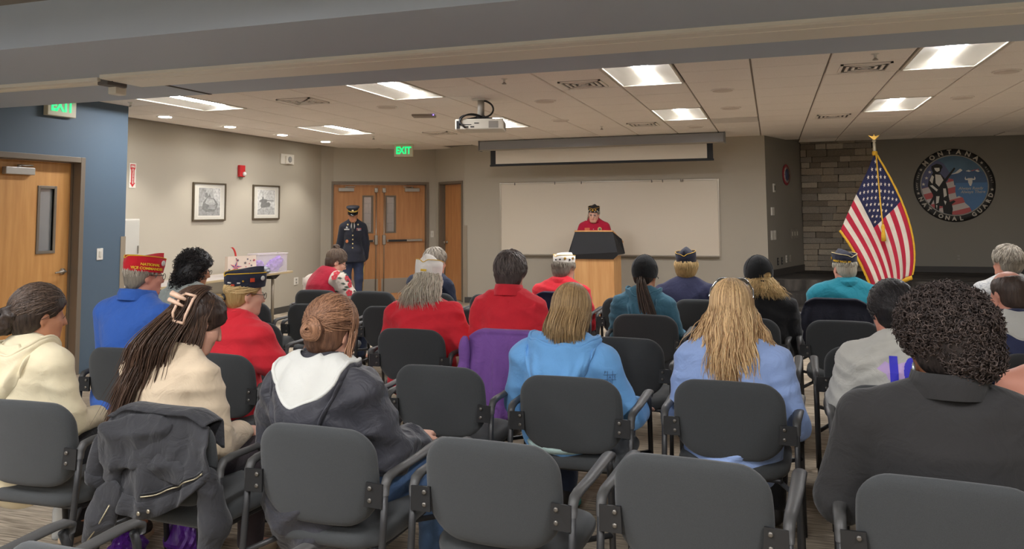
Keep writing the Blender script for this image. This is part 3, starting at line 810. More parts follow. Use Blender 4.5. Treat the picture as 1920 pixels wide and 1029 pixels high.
# ================================================================== FURNITURE
# ------------------------------------------------------------------ lectern
M_lect = wood_mat('lectern_wood', (214, 164, 108), (196, 142, 86))
M_lblk = mat('lectern_black', (27, 28, 32), 0.7, bump=0.2, bscale=300)
r = empty('lectern', (-2.53, 11.75, 0), 0, 'light wood lectern with black angled front panel', 'lectern')
MB().prism([(-0.30, -0.16), (0.30, -0.16), (0.34, 0.20), (-0.34, 0.20)], 2, 0.06, 0.93).build('column', M_lect, r)
MB().rbox(-0.37, 0.37, -0.22, 0.26, 0.0, 0.06, 0.006).build('plinth', M_lblk, r)
mb = MB()
front = [(-0.30, 0.895), (0.30, 0.895), (0.37, 0.955), (0.365, 1.0), (0.285, 1.295), (-0.285, 1.295), (-0.365, 1.0), (-0.37, 0.955)]
yf = [-0.19, -0.19, -0.21, -0.22, -0.14, -0.14, -0.22, -0.21]
V = [(p[0], y, p[1]) for p, y in zip(front, yf)]+[(p[0]*0.94, y+0.045, p[1]) for p, y in zip(front, yf)]
n = 8
mb.add(V, [tuple(range(8)), tuple(range(15, 7, -1))]+[((i+1) % n, i, n+i, n+(i+1) % n) for i in range(n)])
mb.build('front_panel', M_lblk, r)
for s in (-1, 1):
    MB().add([(s*0.285, -0.14, 1.295), (s*0.375, 0.10, 1.18), (s*0.40, 0.22, 0.96), (s*0.36, -0.21, 0.96), (s*0.265, -0.10, 1.285), (s*0.355, 0.10, 1.165), (s*0.38, 0.22, 0.95), (s*0.34, -0.17, 0.955)],
             [(0, 1, 2, 3), (7, 6, 5, 4), (0, 4, 5, 1), (1, 5, 6, 2), (2, 6, 7, 3), (3, 7, 4, 0)]).build('side_panel', M_lblk, r)
MB().add([(-0.29, -0.15, 1.296), (0.29, -0.15, 1.296), (0.37, 0.26, 1.12), (-0.37, 0.26, 1.12), (-0.29, -0.15, 1.316), (0.29, -0.15, 1.316), (0.37, 0.26, 1.14), (-0.37, 0.26, 1.14)],
         [(0, 3, 2, 1), (4, 5, 6, 7), (0, 1, 5, 4), (1, 2, 6, 5), (2, 3, 7, 6), (3, 0, 4, 7)]).build('reading_top', M_lect, r)
o = MB().rbox(-0.13, 0.13, -0.004, 0.004, -0.10, 0.10, 0.002).build('paper_sheet', mat('paper_white', (224, 226, 226), 0.7), None)
o.location = (-2.53, 11.83, 1.236); o.rotation_euler = (R_(-113), 0, 0); tag(o, 'white paper sheet lying on the lectern top', 'paper')

# ------------------------------------------------------------------ flag on a stand
M_gold = mat('flag_gold', (222, 172, 44), 0.6, var=0.1, vscale=60)
FX, FY = 1.372, 11.92
r = empty('flag_on_stand', (FX, FY, 0), 0, 'draped stars and stripes flag with gold fringe on a tall pole', 'flag')
MB().lathe([(0.17, 0.0), (0.17, 0.02), (0.13, 0.045), (0.05, 0.06), (0.028, 0.12), (0.022, 0.14)], 28).build('stand_base', mat('brass', (190, 150, 70), 0.3, metal=0.8), r)
MB().tube([(0, 0, 0.05), (0, 0, 2.40)], 0.014, 12).build('pole', mat('pole_wood', (96, 62, 38), 0.4), r)
MB().lathe([(0.015, 2.38), (0.02, 2.40), (0.02, 2.50), (0.012, 2.51), (0.026, 2.53), (0.02, 2.55), (0.006, 2.555)], 16).build('ferrule', mat('pole_cap', (214, 206, 184), 0.3, metal=0.4), r)
mb = MB().prism([(-0.012, 2.55), (-0.075, 2.615), (-0.03, 2.60), (-0.012, 2.60), (0.0, 2.63), (0.012, 2.60), (0.03, 2.60), (0.075, 2.615), (0.012, 2.55)], 1, -0.012, 0.012)
mb.build('eagle_finial', mat('brass', (190, 150, 70), 0.3, metal=0.8), r)
T, L_, B_, Rg = (np.array(q) for q in ((0.0, -0.02, 2.36), (-0.483, -0.05, 1.317), (-0.085, -0.03, 0.484), (0.385, 0.0, 0.70)))
Tm = np.array((0.36, 0.0, 1.42))
NU, NV = 44, 39
def flag_pt(u, v):
    """u hoist->fly, v top edge->bottom edge"""
    top = (1-u)**2*T+2*u*(1-u)*(2*Tm-0.5*T-0.5*Rg)+u*u*Rg
    bot = (1-u)*L_+u*B_+np.array((0.02*math.sin(PI*u), 0, 0))
    p = top*(1-v)+bot*v
    a = 0.035*(0.25+u)
    p = p+np.array((0, -0.065, 0))*min(1, 3*u+1.5*v)+np.array((0.012*math.sin(7*v+3*u), a*math.sin(v*11+u*1.5)+0.02*math.sin(v*23+u*4), 0))*min(1, 4*u+0.3)
    return p
V = [flag_pt(i/NU, j/NV) for i in range(NU+1) for j in range(NV+1)]
Fc, MI = [], []
for i in range(NU):
    for j in range(NV):
        Fc.append((i*(NV+1)+j, i*(NV+1)+j+1, (i+1)*(NV+1)+j+1, (i+1)*(NV+1)+j))
        st = int(j/NV*13)
        MI.append(2 if (i/NU < 0.335 and st < 7) else (0 if st % 2 == 0 else 1))
mb = MB().add(V, Fc, True); mb.mi = MI
fl = mb.build('flag_cloth', [cloth('flag_red', (184, 44, 66)), cloth('flag_white', (222, 212, 198)), cloth('flag_blue', (44, 46, 78))], r)
sm = fl.modifiers.new('thick', 'SOLIDIFY'); sm.thickness = 0.004
mb = MB()
for row in range(9):
    nst = 6 if row % 2 == 0 else 5
    for c in range(nst):
        cu = 0.335*((c*2+1 if row % 2 == 0 else c*2+2)/12); cv = 7/13*((row+1)/10)
        pts = []
        for x, y in star_pts(0, 0, 1.0, 0.3):
            p = flag_pt(cu+x*0.0125, cv+y*0.026); pts.append((p[0], p[1]-0.008, p[2]))
        c0 = np.mean(pts, axis=0)
        mb.add([tuple(c0)]+pts, [(0, 1+q, 1+(q+1) % 10) for q in range(10)])
mb.build('stars', cloth('flag_white', (222, 212, 198)), r)['kind'] = 'stuff'
def fringe(pts, wdir, w):
    mb = MB(); m = len(pts)
    V = []
    for q, p in enumerate(pts):
        p = np.array(p); d = np.array(wdir)*(w*(1+0.08*math.sin(q*2.1)))
        V += [p+np.array((0, -0.006, 0)), p+d+np.array((0, -0.006, 0)), p+d+np.array((0, 0.008, 0)), p+np.array((0, 0.008, 0))]
    Fq = []
    for q in range(m-1):
        for k in range(4): Fq.append((q*4+k, q*4+(k+1) % 4, q*4+4+(k+1) % 4, q*4+4+k))
    return mb.add(V, Fq, True)
fringe([flag_pt(u, 1.0) for u in np.linspace(0, 1, 40)], (-0.80, 0, -0.60), 0.032).build('fringe', M_gold, r)
fringe([flag_pt(1.0, v) for v in np.linspace(0, 1, 30)], (0.18, 0, -0.95), 0.055).build('fringe', M_gold, r)
fringe([flag_pt(u, 0.0) for u in np.linspace(0.0, 1, 40)], (0.85, 0, 0.45), 0.026).build('fringe', M_gold, r)
cord = MB().tube(bez([(0.01, -0.06, 2.36), (0.02, -0.12, 2.0), (0.03, -0.13, 1.6), (0.05, -0.13, 1.38)], 16), 0.009, 8)
co = cord.build('cord', M_gold, r)
MB().lathe([(0.012, 1.39), (0.022, 1.36), (0.026, 1.34), (0.02, 1.32), (0.028, 1.24), (0.03, 1.16)], 14, (0.05, -0.13, 0)).build('tassel', M_gold, r)
MB().lathe([(0.03, 2.33), (0.036, 2.36), (0.03, 2.39)], 12, (0, -0.02, 0)).build('knot', M_gold, r)

# ------------------------------------------------------------------ round emblem on the stage wall
r = empty('round_emblem', (2.925, 14.99, 1.985), 0, 'large round Montana National Guard emblem on the dark wall', 'emblem')
RI = 0.50
def circ(rad, n=64): return [(rad*math.cos(2*PI*q/n), rad*math.sin(2*PI*q/n)) for q in range(n)]
MB().lathe([(0.60, 0), (0.615, -0.012), (0.61, -0.024), (0.55, -0.026)], 72, axis=1).build('outer_ring', mat('emblem_black', (38, 37, 36), 0.5), r)
MB().lathe([(0.515, -0.024), (0.515, -0.028), (0.50, -0.0285)], 72, axis=1).build('inner_rim', mat('emblem_silver', (176, 172, 162), 0.5), r)
MB().lathe([(0.498, -0.027), (0.498, -0.0295)], 72, axis=1).build('sky_disc', mat('emblem_sky', (122, 156, 184), 0.55, var=0.1, vscale=6), r)
def clip(poly, rad):
    out = poly
    N = 48
    for q in range(N):
        w = 2*PI*(q+0.5)/N; nx, ny = math.cos(w), math.sin(w); c = rad*math.cos(PI/N)
        src, out = out, []
        for i in range(len(src)):
            a, b = src[i], src[(i+1) % len(src)]
            da, db = a[0]*nx+a[1]*ny-c, b[0]*nx+b[1]*ny-c
            if da <= 0: out.append(a)
            if (da < 0) != (db < 0) and da != db:
                t = da/(da-db); out.append((a[0]+(b[0]-a[0])*t, a[1]+(b[1]-a[1])*t))
        if not out: return []
    return out
_ec = [0]
def epart(name, pts, rgb, lay, mname):
    _ec[0] += 1; lay += 0.018*_ec[0]; rgb = tuple(min(255, int(c*1.18)) if max(rgb) > 40 else c for c in rgb)
    p = clip([(x*RI, y*RI) for x, y in pts], 0.495)
    if len(p) > 2: MB().prism(p, 1, -0.0296-0.0012*lay, -0.029).build(name, mat('emblem_'+mname, rgb, 0.55), r)
epart('mountain', [(-0.3, 0.28), (-0.12, 0.40), (-0.05, 0.36), (0.08, 0.46), (0.2, 0.58), (0.32, 0.48), (0.45, 0.52), (0.55, 0.46), (0.7, 0.52), (0.85, 0.42), (1.1, 0.45), (1.1, 0.0), (0.0, 0.0), (-0.02, 0.20)], (70, 96, 128), 2.6, 'ridge')
epart('snow_cap', [(-0.12, 0.36), (0.05, 0.43), (0.2, 0.56), (0.27, 0.50), (0.2, 0.44), (0.12, 0.40), (0.02, 0.38)], (206, 204, 196), 3.2, 'snow')
epart('snow_cap', [(0.36, 0.47), (0.45, 0.51), (0.52, 0.46), (0.46, 0.44)], (206, 204, 196), 3.2, 'snow')
epart('snow_cap', [(0.64, 0.47), (0.70, 0.51), (0.78, 0.45), (0.72, 0.43)], (206, 204, 196), 3.2, 'snow')
for q in range(8):
    y0 = 0.26-q*0.20
    epart('stripe', [(-1.2, y0-0.20-0.22), (0.75, y0-0.20+0.28), (0.75, y0+0.28), (-1.2, y0-0.22)], (176, 88, 88) if q % 2 == 0 else (184, 176, 172), 2, 'stripe_red' if q % 2 == 0 else 'stripe_white')
epart('state_shape', [(0.04, 0.08), (1.2, 0.08), (1.2, -0.9), (0.5, -0.92), (0.42, -0.72), (0.30, -0.60), (0.24, -0.42), (0.12, -0.36), (0.05, -0.40), (0.02, -0.20)], (78, 116, 158), 3.6, 'state_blue')
epart('canton', [(-1.2, -0.16), (-0.2, 0.12), (-0.1, 0.40), (-0.3, 0.75), (-0.55, 0.9), (-1.2, 0.9)], (86, 90, 120), 3, 'canton')
for x, y in ((-0.72, 0.46), (-0.83, 0.26), (-0.93, 0.05), (-0.56, 0.62)): epart('star', star_pts(x, y, 0.06), (190, 186, 180), 4, 'snow')
blk = [[(-0.66, 0.66), (-0.5, 0.74), (-0.36, 0.70), (-0.32, 0.62), (-0.36, 0.56), (-0.40, 0.44), (-0.50, 0.40), (-0.62, 0.44), (-0.67, 0.56)],       # hat and head
       [(-0.62, 0.44), (-0.40, 0.40), (-0.28, 0.24), (-0.20, -0.10), (-0.18, -0.45), (-0.28, -0.60), (-0.40, -0.70), (-0.62, -0.66), (-0.66, -0.30), (-0.80, 0.0), (-0.76, 0.20)],
       [(-0.62, -0.4), (-0.44, -0.4), (-0.50, -0.90), (-0.62, -0.86)], [(-0.40, -0.4), (-0.18, -0.4), (-0.10, -1.0), (-0.36, -1.0)],
       [(-0.52, -0.10), (0.02, 0.60), (0.06, 0.56), (-0.44, -0.16)], [(-0.62, -0.30), (-0.54, -0.30), (-0.74, -0.66), (-0.80, -0.62)],
       [(-0.30, -0.62), (-0.04, -0.50), (0.02, -0.54), (-0.10, -0.64), (-0.08, -0.80), (-0.12, -1.0), (-0.36, -1.0)]]
for p in blk: epart('figure_shape', p, (30, 30, 30), 5, 'ink')
wht = [[(-0.58, 0.60), (-0.42, 0.60), (-0.42, 0.50), (-0.50, 0.46), (-0.56, 0.52)], [(-0.56, 0.38), (-0.40, 0.36), (-0.32, 0.18), (-0.46, -0.04), (-0.56, 0.08)],
       [(-0.74, 0.18), (-0.66, 0.36), (-0.60, 0.30), (-0.66, 0.06)], [(-0.74, 0.0), (-0.66, 0.02), (-0.50, -0.14), (-0.54, -0.20)], [(-0.56, -0.36), (-0.46, -0.36), (-0.50, -0.58), (-0.58, -0.62)],
       [(-0.34, -0.10), (-0.26, -0.10), (-0.24, -0.34), (-0.33, -0.40)], [(-0.34, -0.50), (-0.26, -0.54), (-0.30, -0.66)], [(-0.58, -0.66), (-0.54, -0.66), (-0.56, -0.80)]]
for p in wht: epart('figure_highlight', p, (196, 190, 178), 6, 'snow')
sk = [(0.32, 0.26), (0.35, 0.20), (0.42, 0.19), (0.43, 0.10), (0.46, -0.02), (0.50, -0.02), (0.53, 0.10), (0.54, 0.19), (0.61, 0.20), (0.64, 0.26), (0.62, 0.30), (0.66, 0.24), (0.63, 0.16), (0.58, 0.155)]
epart('skull', [(0.41, 0.23), (0.55, 0.23), (0.54, 0.08), (0.50, -0.03), (0.46, -0.03), (0.42, 0.08)], (206, 204, 196), 5, 'snow')
for q in (-1, 1):
    for hp in ([(0.07, 0.165), (0.07, 0.215), (0.13, 0.21), (0.145, 0.17)], [(0.145, 0.17), (0.12, 0.21), (0.135, 0.29), (0.16, 0.22)]):
        epart('horn', [(0.48+q*x, y) for x, y in hp][::q], (206, 204, 196), 5, 'snow')
M_let = mat('emblem_letter', (196, 190, 176), 0.5)
for txt, y in (('Always Ready', -0.075), ('Always There', -0.135)):
    text_obj('lettering', txt, 0.065, M_let, frame_mat((0.24+(0.03 if y < -0.1 else 0), -0.036, y+0.02), (1, 0, 0), (0, 0, 1)), r, shear=0.25, extrude=0.0008, bold=0.0008)
def arc_text(txt, a0, a1, rad, size, top=True, bold=0.004):
    n = len(txt)
    for q, ch in enumerate(txt):
        if ch == ' ': continue
        w = R_(a0+(a1-a0)*q/(n-1))
        if ch == '*':
            MB().prism(star_pts(rad*math.cos(w), rad*math.sin(w), size*0.5), 1, -0.0285, -0.0255).build('star', M_let, r); continue
        xd = (math.sin(w), 0, -math.cos(w)) if top else (-math.sin(w), 0, math.cos(w))
        yd = (math.cos(w), 0, math.sin(w)) if top else (-math.cos(w), 0, -math.sin(w))
        text_obj('letter', ch, size, M_let, frame_mat((rad*math.cos(w), -0.0275, rad*math.sin(w)), xd, yd), r, bold=bold, extrude=0.001)
arc_text('MONTANA', 138, 52, 0.562, 0.105)
arc_text('NATIONAL GUARD', 204, 342, 0.562, 0.092, False)
arc_text('*', 148, 148, 0.562, 0.05) if False else None
for w in (151, 41, 193, 352): MB().prism(star_pts(0.562*math.cos(R_(w)), 0.562*math.sin(R_(w)), 0.028), 1, -0.0285, -0.0255).build('star', M_let, r)
M_let2 = M_let
arc_text('ARMY 1867', 186, 158, 0.562, 0.045, True, 0.0)
arc_text('AIR 1947', 31, 4, 0.562, 0.045, True, 0.0)

# ------------------------------------------------------------------ table with gift bag and box
r = empty('folding_table', (-7.18, 8.9, 0), PI/2, 'long folding table with grey top against the left wall', 'table')   # local x = +Y
MB().rbox(-1.40, 1.40, -0.34, 0.34, 0.725, 0.75, 0.008).build('tabletop', mat('laminate_grey', (170, 162, 158), 0.4), r)
mb = MB()
for a, b, c, d_ in ((-1.405, 1.405, -0.35, -0.338), (-1.405, 1.405, 0.338, 0.35), (-1.41, -1.398, -0.35, 0.35), (1.398, 1.41, -0.35, 0.35)): mb.rbox(a, b, c, d_, 0.722, 0.752, 0.003)
mb.build('edge_band', mat('edge_tan', (186, 168, 132), 0.5), r)
M_leg = mat('table_leg_grey', (142, 132, 116), 0.4, metal=0.3)
for sx in (-1, 1):
    for sy in (-1, 1):
        MB().tube([(sx*1.02, sy*0.27, 0.03), (sx*1.02, sy*0.27, 0.70)], 0.022, 10).build('table_leg', M_leg, r)
    MB().tube([(sx*1.02, -0.30, 0.025), (sx*1.02, 0.30, 0.025)], 0.022, 10).build('foot_bar', M_leg, r)
    MB().prism([(sx*1.02-0.10, 0.724), (sx*1.02+0.16, 0.724), (sx*1.02+0.03, 0.66), (sx*1.02-0.03, 0.66)], 1, -0.30, 0.30).build('leg_bracket', M_black, r)
# gift bag
gb = empty('gift_bag', (-7.02, 9.33, 0.752), R_(55), 'white gift bag printed with stars, red ribbon on top', 'gift bag')
M_bag = mat('bag_white', (220, 204, 190), 0.5)
mb = MB(); w, t, hh = 0.20, 0.07, 0.27
mb.add([(-w, -t, 0), (w, -t, 0), (w, t, 0), (-w, t, 0), (-w*0.98, -t*0.9, hh), (w*0.97, -t*0.7, hh+0.004), (w*0.97, t*0.6, hh), (-w*0.98, t*0.9, hh-0.006), (w*1.01, 0, hh*0.5), (-w*0.99, 0, hh*0.5)],
       [(0, 3, 2, 1), (0, 1, 5, 4), (1, 8, 5), (1, 2, 8), (2, 6, 8), (8, 6, 5), (2, 3, 7, 6), (3, 9, 7), (3, 0, 9), (0, 4, 9), (9, 4, 7)])
mb.build('bag_body', M_bag, gb)
rs = random.Random(4)
M_st = [mat('bag_star_%s' % n, c, 0.5) for n, c in (('navy', (58, 62, 92)), ('red', (190, 70, 84)), ('grey', (96, 90, 96)))]
big = MB(); sp = star_pts(-0.09, 0.12, 0.09, 0.2, 0.32)
for q in range(10):
    big.cur = 0 if q % 2 else 1
    big.add([(-0.09, -0.0735, 0.12), (sp[q][0], -0.0725, sp[q][1]), (sp[(q+1) % 10][0], -0.0725, sp[(q+1) % 10][1])], [(0, 2, 1)])
big.build('printed_star', [mat('bag_star_violet', (88, 72, 130), 0.5), mat('bag_star_pink', (222, 136, 130), 0.5)], gb)
for q in range(26):
    x, z = rs.uniform(-0.18, 0.18), rs.uniform(0.02, 0.25)
    if math.hypot(x+0.09, z-0.12) < 0.085: continue
    MB().prism(star_pts(x, z, rs.choice((0.012, 0.016, 0.022)), rs.uniform(0, 1)), 1, -0.0722, -0.0700).build('printed_star', M_st[q % 3], gb)
mb = MB(); rb = bez([(-0.07, 0, 0.22), (-0.07, -0.01, 0.33), (-0.12, -0.02, 0.40), (-0.15, -0.03, 0.39)], 14)
V = [(p[0]-0.012, p[1], p[2]) for p in rb]+[(p[0]+0.012, p[1]-0.006, p[2]+0.004) for p in rb]
mb.add(V, [(i, i+1, 15+i, 14+i) for i in range(13)], True)
rbn = mb.build('ribbon', mat('ribbon_red', (222, 70, 66), 0.35), gb); rbn.modifiers.new('t', 'SOLIDIFY').thickness = 0.002
# clear box with purple tissue
cb = empty('clear_box', (-7.04, 9.98, 0.752), R_(72), 'clear plastic box holding purple tissue paper, beside the gift bag', 'box')
M_clear = mat('clear_plastic', (226, 220, 226), 0.15, alpha=0.30)
mb = MB(); mb.box(-0.25, 0.25, -0.12, -0.117, 0.0, 0.26); mb.box(-0.25, 0.25, 0.117, 0.12, 0.0, 0.26); mb.box(-0.25, -0.247, -0.117, 0.117, 0, 0.26); mb.box(0.247, 0.25, -0.117, 0.117, 0, 0.26); mb.box(-0.25, 0.25, -0.12, 0.12, 0, 0.003)
mb.build('box_walls', M_clear, cb)
mb = MB()
for a, b, c, d_ in ((-0.262, 0.262, -0.132, -0.118), (-0.262, 0.262, 0.118, 0.132), (-0.262, -0.248, -0.118, 0.118), (0.248, 0.262, -0.118, 0.118)): mb.rbox(a, b, c, d_, 0.255, 0.275, 0.003)
mb.build('box_rim', mat('box_rim', (214, 206, 208), 0.3, alpha=0.7), cb)
for (x, z0, rr), q in zip(((0.10, 0.09, 0.11), (0.18, 0.14, 0.09), (-0.16, 0.10, 0.09), (0.0, 0.05, 0.07)), range(4)):
    bm = bmesh.new(); bmesh.ops.create_icosphere(bm, subdivisions=3, radius=rr*0.9)
    for v in bm.verts:
        k = 1+0.18*math.sin(v.co.x*70+q)*math.sin(v.co.z*80+q*2)+0.12*math.sin(v.co.y*120+v.co.z*40)
        v.co = Vector((v.co.x*k*1.0, max(-0.1, min(0.1, v.co.y*k*0.8)), v.co.z*k)); v.co.z = max(v.co.z+z0, 0.008); v.co.x += x
        v.co.x = max(-0.24, min(0.24, v.co.x))
    me = bpy.data.meshes.new('tissue_paper'); bm.to_mesh(me); bm.free(); me.materials.append(mat('tissue_purple', (138, 84, 206), 0.6))
    link(bpy.data.objects.new('tissue_paper', me), cb)
o = MB()
bm = bmesh.new(); bmesh.ops.create_icosphere(bm, subdivisions=3, radius=0.06)
for v in bm.verts:
    k = 1+0.2*math.sin(v.co.x*90)*math.sin(v.co.z*80); v.co = Vector((v.co.x*k, v.co.y*k, max(0.0, v.co.z*k*0.8+0.05)))
me = bpy.data.meshes.new('foil_pouch'); bm.to_mesh(me); bm.free(); me.materials.append(mat('foil_grey', (132, 136, 146), 0.4, metal=0.3))
o = link(bpy.data.objects.new('foil_pouch', me)); o.location = (-6.87, 9.70, 0.752); tag(o, 'crumpled grey foil pouch between gift bag and clear box', 'pouch')

# ================================================================== CHAIRS
M_fab = mat('chair_fabric_charcoal', (65, 67, 68), 0.95, var=0.10, vscale=420, bump=0.25, bscale=700, sheen=0.2, spec=0.15)
M_tube = mat('chair_frame_dark', (48, 48, 49), 0.42)
M_arm = mat('chair_arm_dark', (66, 65, 64), 0.5)
M_screw = mat('screw_grey', (120, 116, 110), 0.35, metal=0.7)

def rounded_outline(w, h, rt, rb, bulge=0.012, n=9):
    """half sizes w, h with top / bottom corner radii, sides gently bowed"""
    pts = []
    for cx, cy, r_, a0 in ((w-rt, h-rt, rt, 0), (-(w-rt), h-rt, rt, 90), (-(w-rb), -(h-rb), rb, 180), (w-rb, -(h-rb), rb, 270)):
        for q in range(n):
            a = R_(a0+90*q/(n-1)); pts.append((cx+r_*math.cos(a), cy+r_*math.sin(a)))
    out = []
    for i in range(len(pts)):
        a, b = pts[i], pts[(i+1) % len(pts)]
        out.append(a)
        d = math.dist(a, b)
        if d > 0.06:
            m = int(d/0.03)
            out += [(a[0]+(b[0]-a[0])*q/m, a[1]+(b[1]-a[1])*q/m) for q in range(1, m)]
    res = []
    for x, y in out:
        res.append((x*(1+bulge*(1-(y/h)**2)/w), y*(1+bulge*(1-(x/w)**2)/h)))
    return res

def pad(outline, th, rim, f):
    """cushion: both faces pillowed, edge rounded; f maps (x, y, t) to 3-D"""
    c = np.mean(outline, axis=0)
    o = np.array(outline)
    rings = []
    def ring(inset, t):
        d = o-c; L = np.linalg.norm(d, axis=1, keepdims=True)
        return [(p[0], p[1], t) for p in c+d*np.maximum(0, 1-inset/L)]
    prof = [(0.16, th*0.56), (0.09, th*0.545), (0.045, th*0.52), (rim*0.9, th*0.47), (rim*0.35, th*0.36), (rim*0.06, th*0.18), (0, 0), (rim*0.06, -th*0.18), (rim*0.35, -th*0.36), (rim*0.9, -th*0.47), (0.045, -th*0.50), (0.12, -th*0.5)]
    V = []
    for ins, t in prof: V += ring(ins, t)
    n = len(outline)
    Fc = [(i*n+k, i*n+(k+1) % n, (i+1)*n+(k+1) % n, (i+1)*n+k) for i in range(len(prof)-1) for k in range(n)]
    V.append((c[0], c[1], th*0.56)); V.append((c[0], c[1], -th*0.5))
    Fc += [(len(V)-2, (k+1) % n, k) for k in range(n)]
    q = (len(prof)-1)*n
    Fc += [(len(V)-1, q+k, q+(k+1) % n) for k in range(n)]
    return MB().add([f(*p) for p in V], Fc, True)

BY, BZ = -0.235, 0.655
def back_map(x, y, t):
    z = BZ+y
    yy = BY-0.13*y+0.20*x*x*2.2-t
    return (x, yy-0.012, z)
def seat_map(x, y, t):
    return (x, y+0.02, 0.435+t-0.35*max(0, y-0.17)**1.4*0.9+0.02*(1 if False else 0)-0.10*max(0, -y-0.14))
def chair_meshes():
    P = {}
    P['backrest'] = (pad(rounded_outline(0.232, 0.165, 0.085, 0.115), 0.052, 0.026, back_map), M_fab)
    P['seat'] = (pad(rounded_outline(0.238, 0.235, 0.09, 0.10), 0.07, 0.035, seat_map), M_fab)
    P['seat_shell'] = (MB().rbox(-0.215, 0.215, -0.19, 0.22, 0.385, 0.405, 0.008), M_black)
    return P
CH = empty('stacking_chair', (0, 0, 0))
for nm, (mb, m_) in chair_meshes().items(): mb.build(nm, m_, CH)
for s in (-1, 1):
    MB().tube([(s*0.285, -0.325, 0.0), (s*0.285, -0.285, 0.30), (s*0.285, -0.262, 0.50), (s*0.285, -0.25, 0.625)], 0.0125, 10).build('rear_leg', M_tube, CH)
    MB().tube([(s*0.288, 0.275, 0.0), (s*0.288, 0.245, 0.34), (s*0.288, 0.225, 0.62), (s*0.288, 0.21, 0.658)], 0.0125, 10).build('front_leg', M_tube, CH)
    # armrest: round at the rear bend, flat and wide towards the front
    ctr = [(s*0.285, -0.25, 0.615), (s*0.285, -0.248, 0.645), (s*0.286, -0.232, 0.668), (s*0.288, -0.19, 0.676), (s*0.290, -0.08, 0.676), (s*0.291, 0.06, 0.68), (s*0.291, 0.17, 0.684), (s*0.291, 0.215, 0.681), (s*0.289, 0.238, 0.668), (s*0.288, 0.238, 0.645)]
    wx = [0.015, 0.017, 0.018, 0.020, 0.022, 0.024, 0.025, 0.024, 0.020, 0.014]
    wz = [0.015, 0.016, 0.016, 0.013, 0.011, 0.011, 0.011, 0.012, 0.014, 0.014]
    c = np.array(ctr); tg = np.gradient(c, axis=0); tg /= np.linalg.norm(tg, axis=1, keepdims=True)
    V = []
    for i in range(len(c)):
        up = np.cross(np.array([1.0, 0, 0]), tg[i]); up /= np.linalg.norm(up)
        for k in range(10):
            w = 2*PI*k/10; V.append(c[i]+np.array([wx[i]*math.cos(w), 0, 0])+up*wz[i]*math.sin(w))
    nn = 10
    Fc = [(i*nn+k, i*nn+(k+1) % nn, (i+1)*nn+(k+1) % nn, (i+1)*nn+k) for i in range(len(c)-1) for k in range(nn)]+[tuple(range(nn)), tuple(range((len(c)-1)*nn, len(c)*nn))[::-1]]
    MB().add(V, Fc, True).build('armrest', M_arm, CH)
    x0, x1 = (0.195, 0.285) if s > 0 else (-0.285, -0.195)
    bk = MB().add([(s*0.285, -0.272, 0.575), (s*0.285, -0.268, 0.655), (s*0.217, -0.262, 0.655), (s*0.212, -0.268, 0.575), (s*0.285, -0.266, 0.575), (s*0.285, -0.262, 0.655), (s*0.217, -0.252, 0.655), (s*0.212, -0.258, 0.575)],
                  [(0, 1, 2, 3), (7, 6, 5, 4), (0, 4, 5, 1), (1, 5, 6, 2), (2, 6, 7, 3), (3, 7, 4, 0)]).build('back_bracket', mat('bracket_black', (30, 30, 31), 0.5), CH)
    for z_ in (0.597, 0.638):
        mb = MB().lathe([(0.0085, -0.264), (0.0075, -0.271), (0.004, -0.272)], 10, (s*0.235, 0, z_), 1); mb.build('screw', M_screw, bk)
    MB().tube([(s*0.285, -0.275, 0.36), (s*0.20, -0.15, 0.385), (s*0.20, 0.14, 0.385), (s*0.288, 0.24, 0.38)], 0.011, 8).build('seat_rail', M_tube, CH)
def copy_tree(o, parent=None):
    c = o.copy(); COL.objects.link(c); c.parent = parent
    for ch in o.children: copy_tree(ch, c)
    return c
ROWY = [1.40, 2.55, 3.70, 4.82, 5.93, 7.04]     # where the backrests of the rows stand
CHAIRS = {}
_first = [True]
def chair(key, row, x, label, rz=0.0, dy=0.0):
    c = CH if _first[0] else copy_tree(CH)
    _first[0] = False
    c.location = (x, ROWY[row]+0.24+dy, 0); c.rotation_euler = (0, 0, R_(rz))
    tag(c, label, 'chair', 'black padded armchairs set out in rows')
    CHAIRS[key] = c
    return c
chair('r0a', 0, -2.30, 'black chair at the bottom left, only the tip of one arm in view', 0, 0.02)
chair('r0b', 0, -1.52, 'black chair at the bottom left with arm and top of its back in view', 0, 0.08)
chair('cream', 1, -2.96, 'black chair with the person in the cream hoodie', 2)
chair('denim', 1, -2.24, 'black chair with a black denim jacket over its back', -4)
chair('dark', 1, -1.575, 'black chair with the person in the dark hooded jacket', -2)
chair('e1', 1, -0.905, 'empty black chair in the nearest row, left of two', -3)
chair('e2', 1, -0.245, 'empty black chair in the nearest row, right of two', -5)
chair('curly', 1, 0.47, 'black chair in front of the camera with the person in the black jacket', -6)
chair('blue', 2, -3.58, 'black chair with the man in the royal blue jacket', 2)
chair('navycap', 2, -2.91, 'black chair with the red shirted person in the navy cap', -3)
chair('e3', 2, -2.25, 'empty black chair behind the person in the dark hooded jacket', 0)
chair('e4', 2, -1.595, 'empty black chair left of the purple jacket', -2)
chair('lightblue', 2, -0.91, 'black chair with the person in the light blue hoodie', -1, -0.08)
chair('blueshirt', 2, -0.20, 'black chair with the long haired person in the blue shirt', -3, 0.02)
chair('grey', 2, 0.52, 'black chair with the person in the grey printed shirt', -3, 0.1)
chair('green', 2, 1.22, 'black chair at the right edge with the person in the green top', -4)
chair('curlygrey', 3, -4.22, 'black chair with the curly black haired person in the grey hood', 0)
chair('e5', 3, -3.55, 'empty black chair in the third row right of the navy cap wearer', 4)
chair('whitecap', 3, -2.29, 'black chair with the long grey haired person in the white cap', 0)
chair('purple', 3, -1.62, 'black chair under the purple jacket', -2)
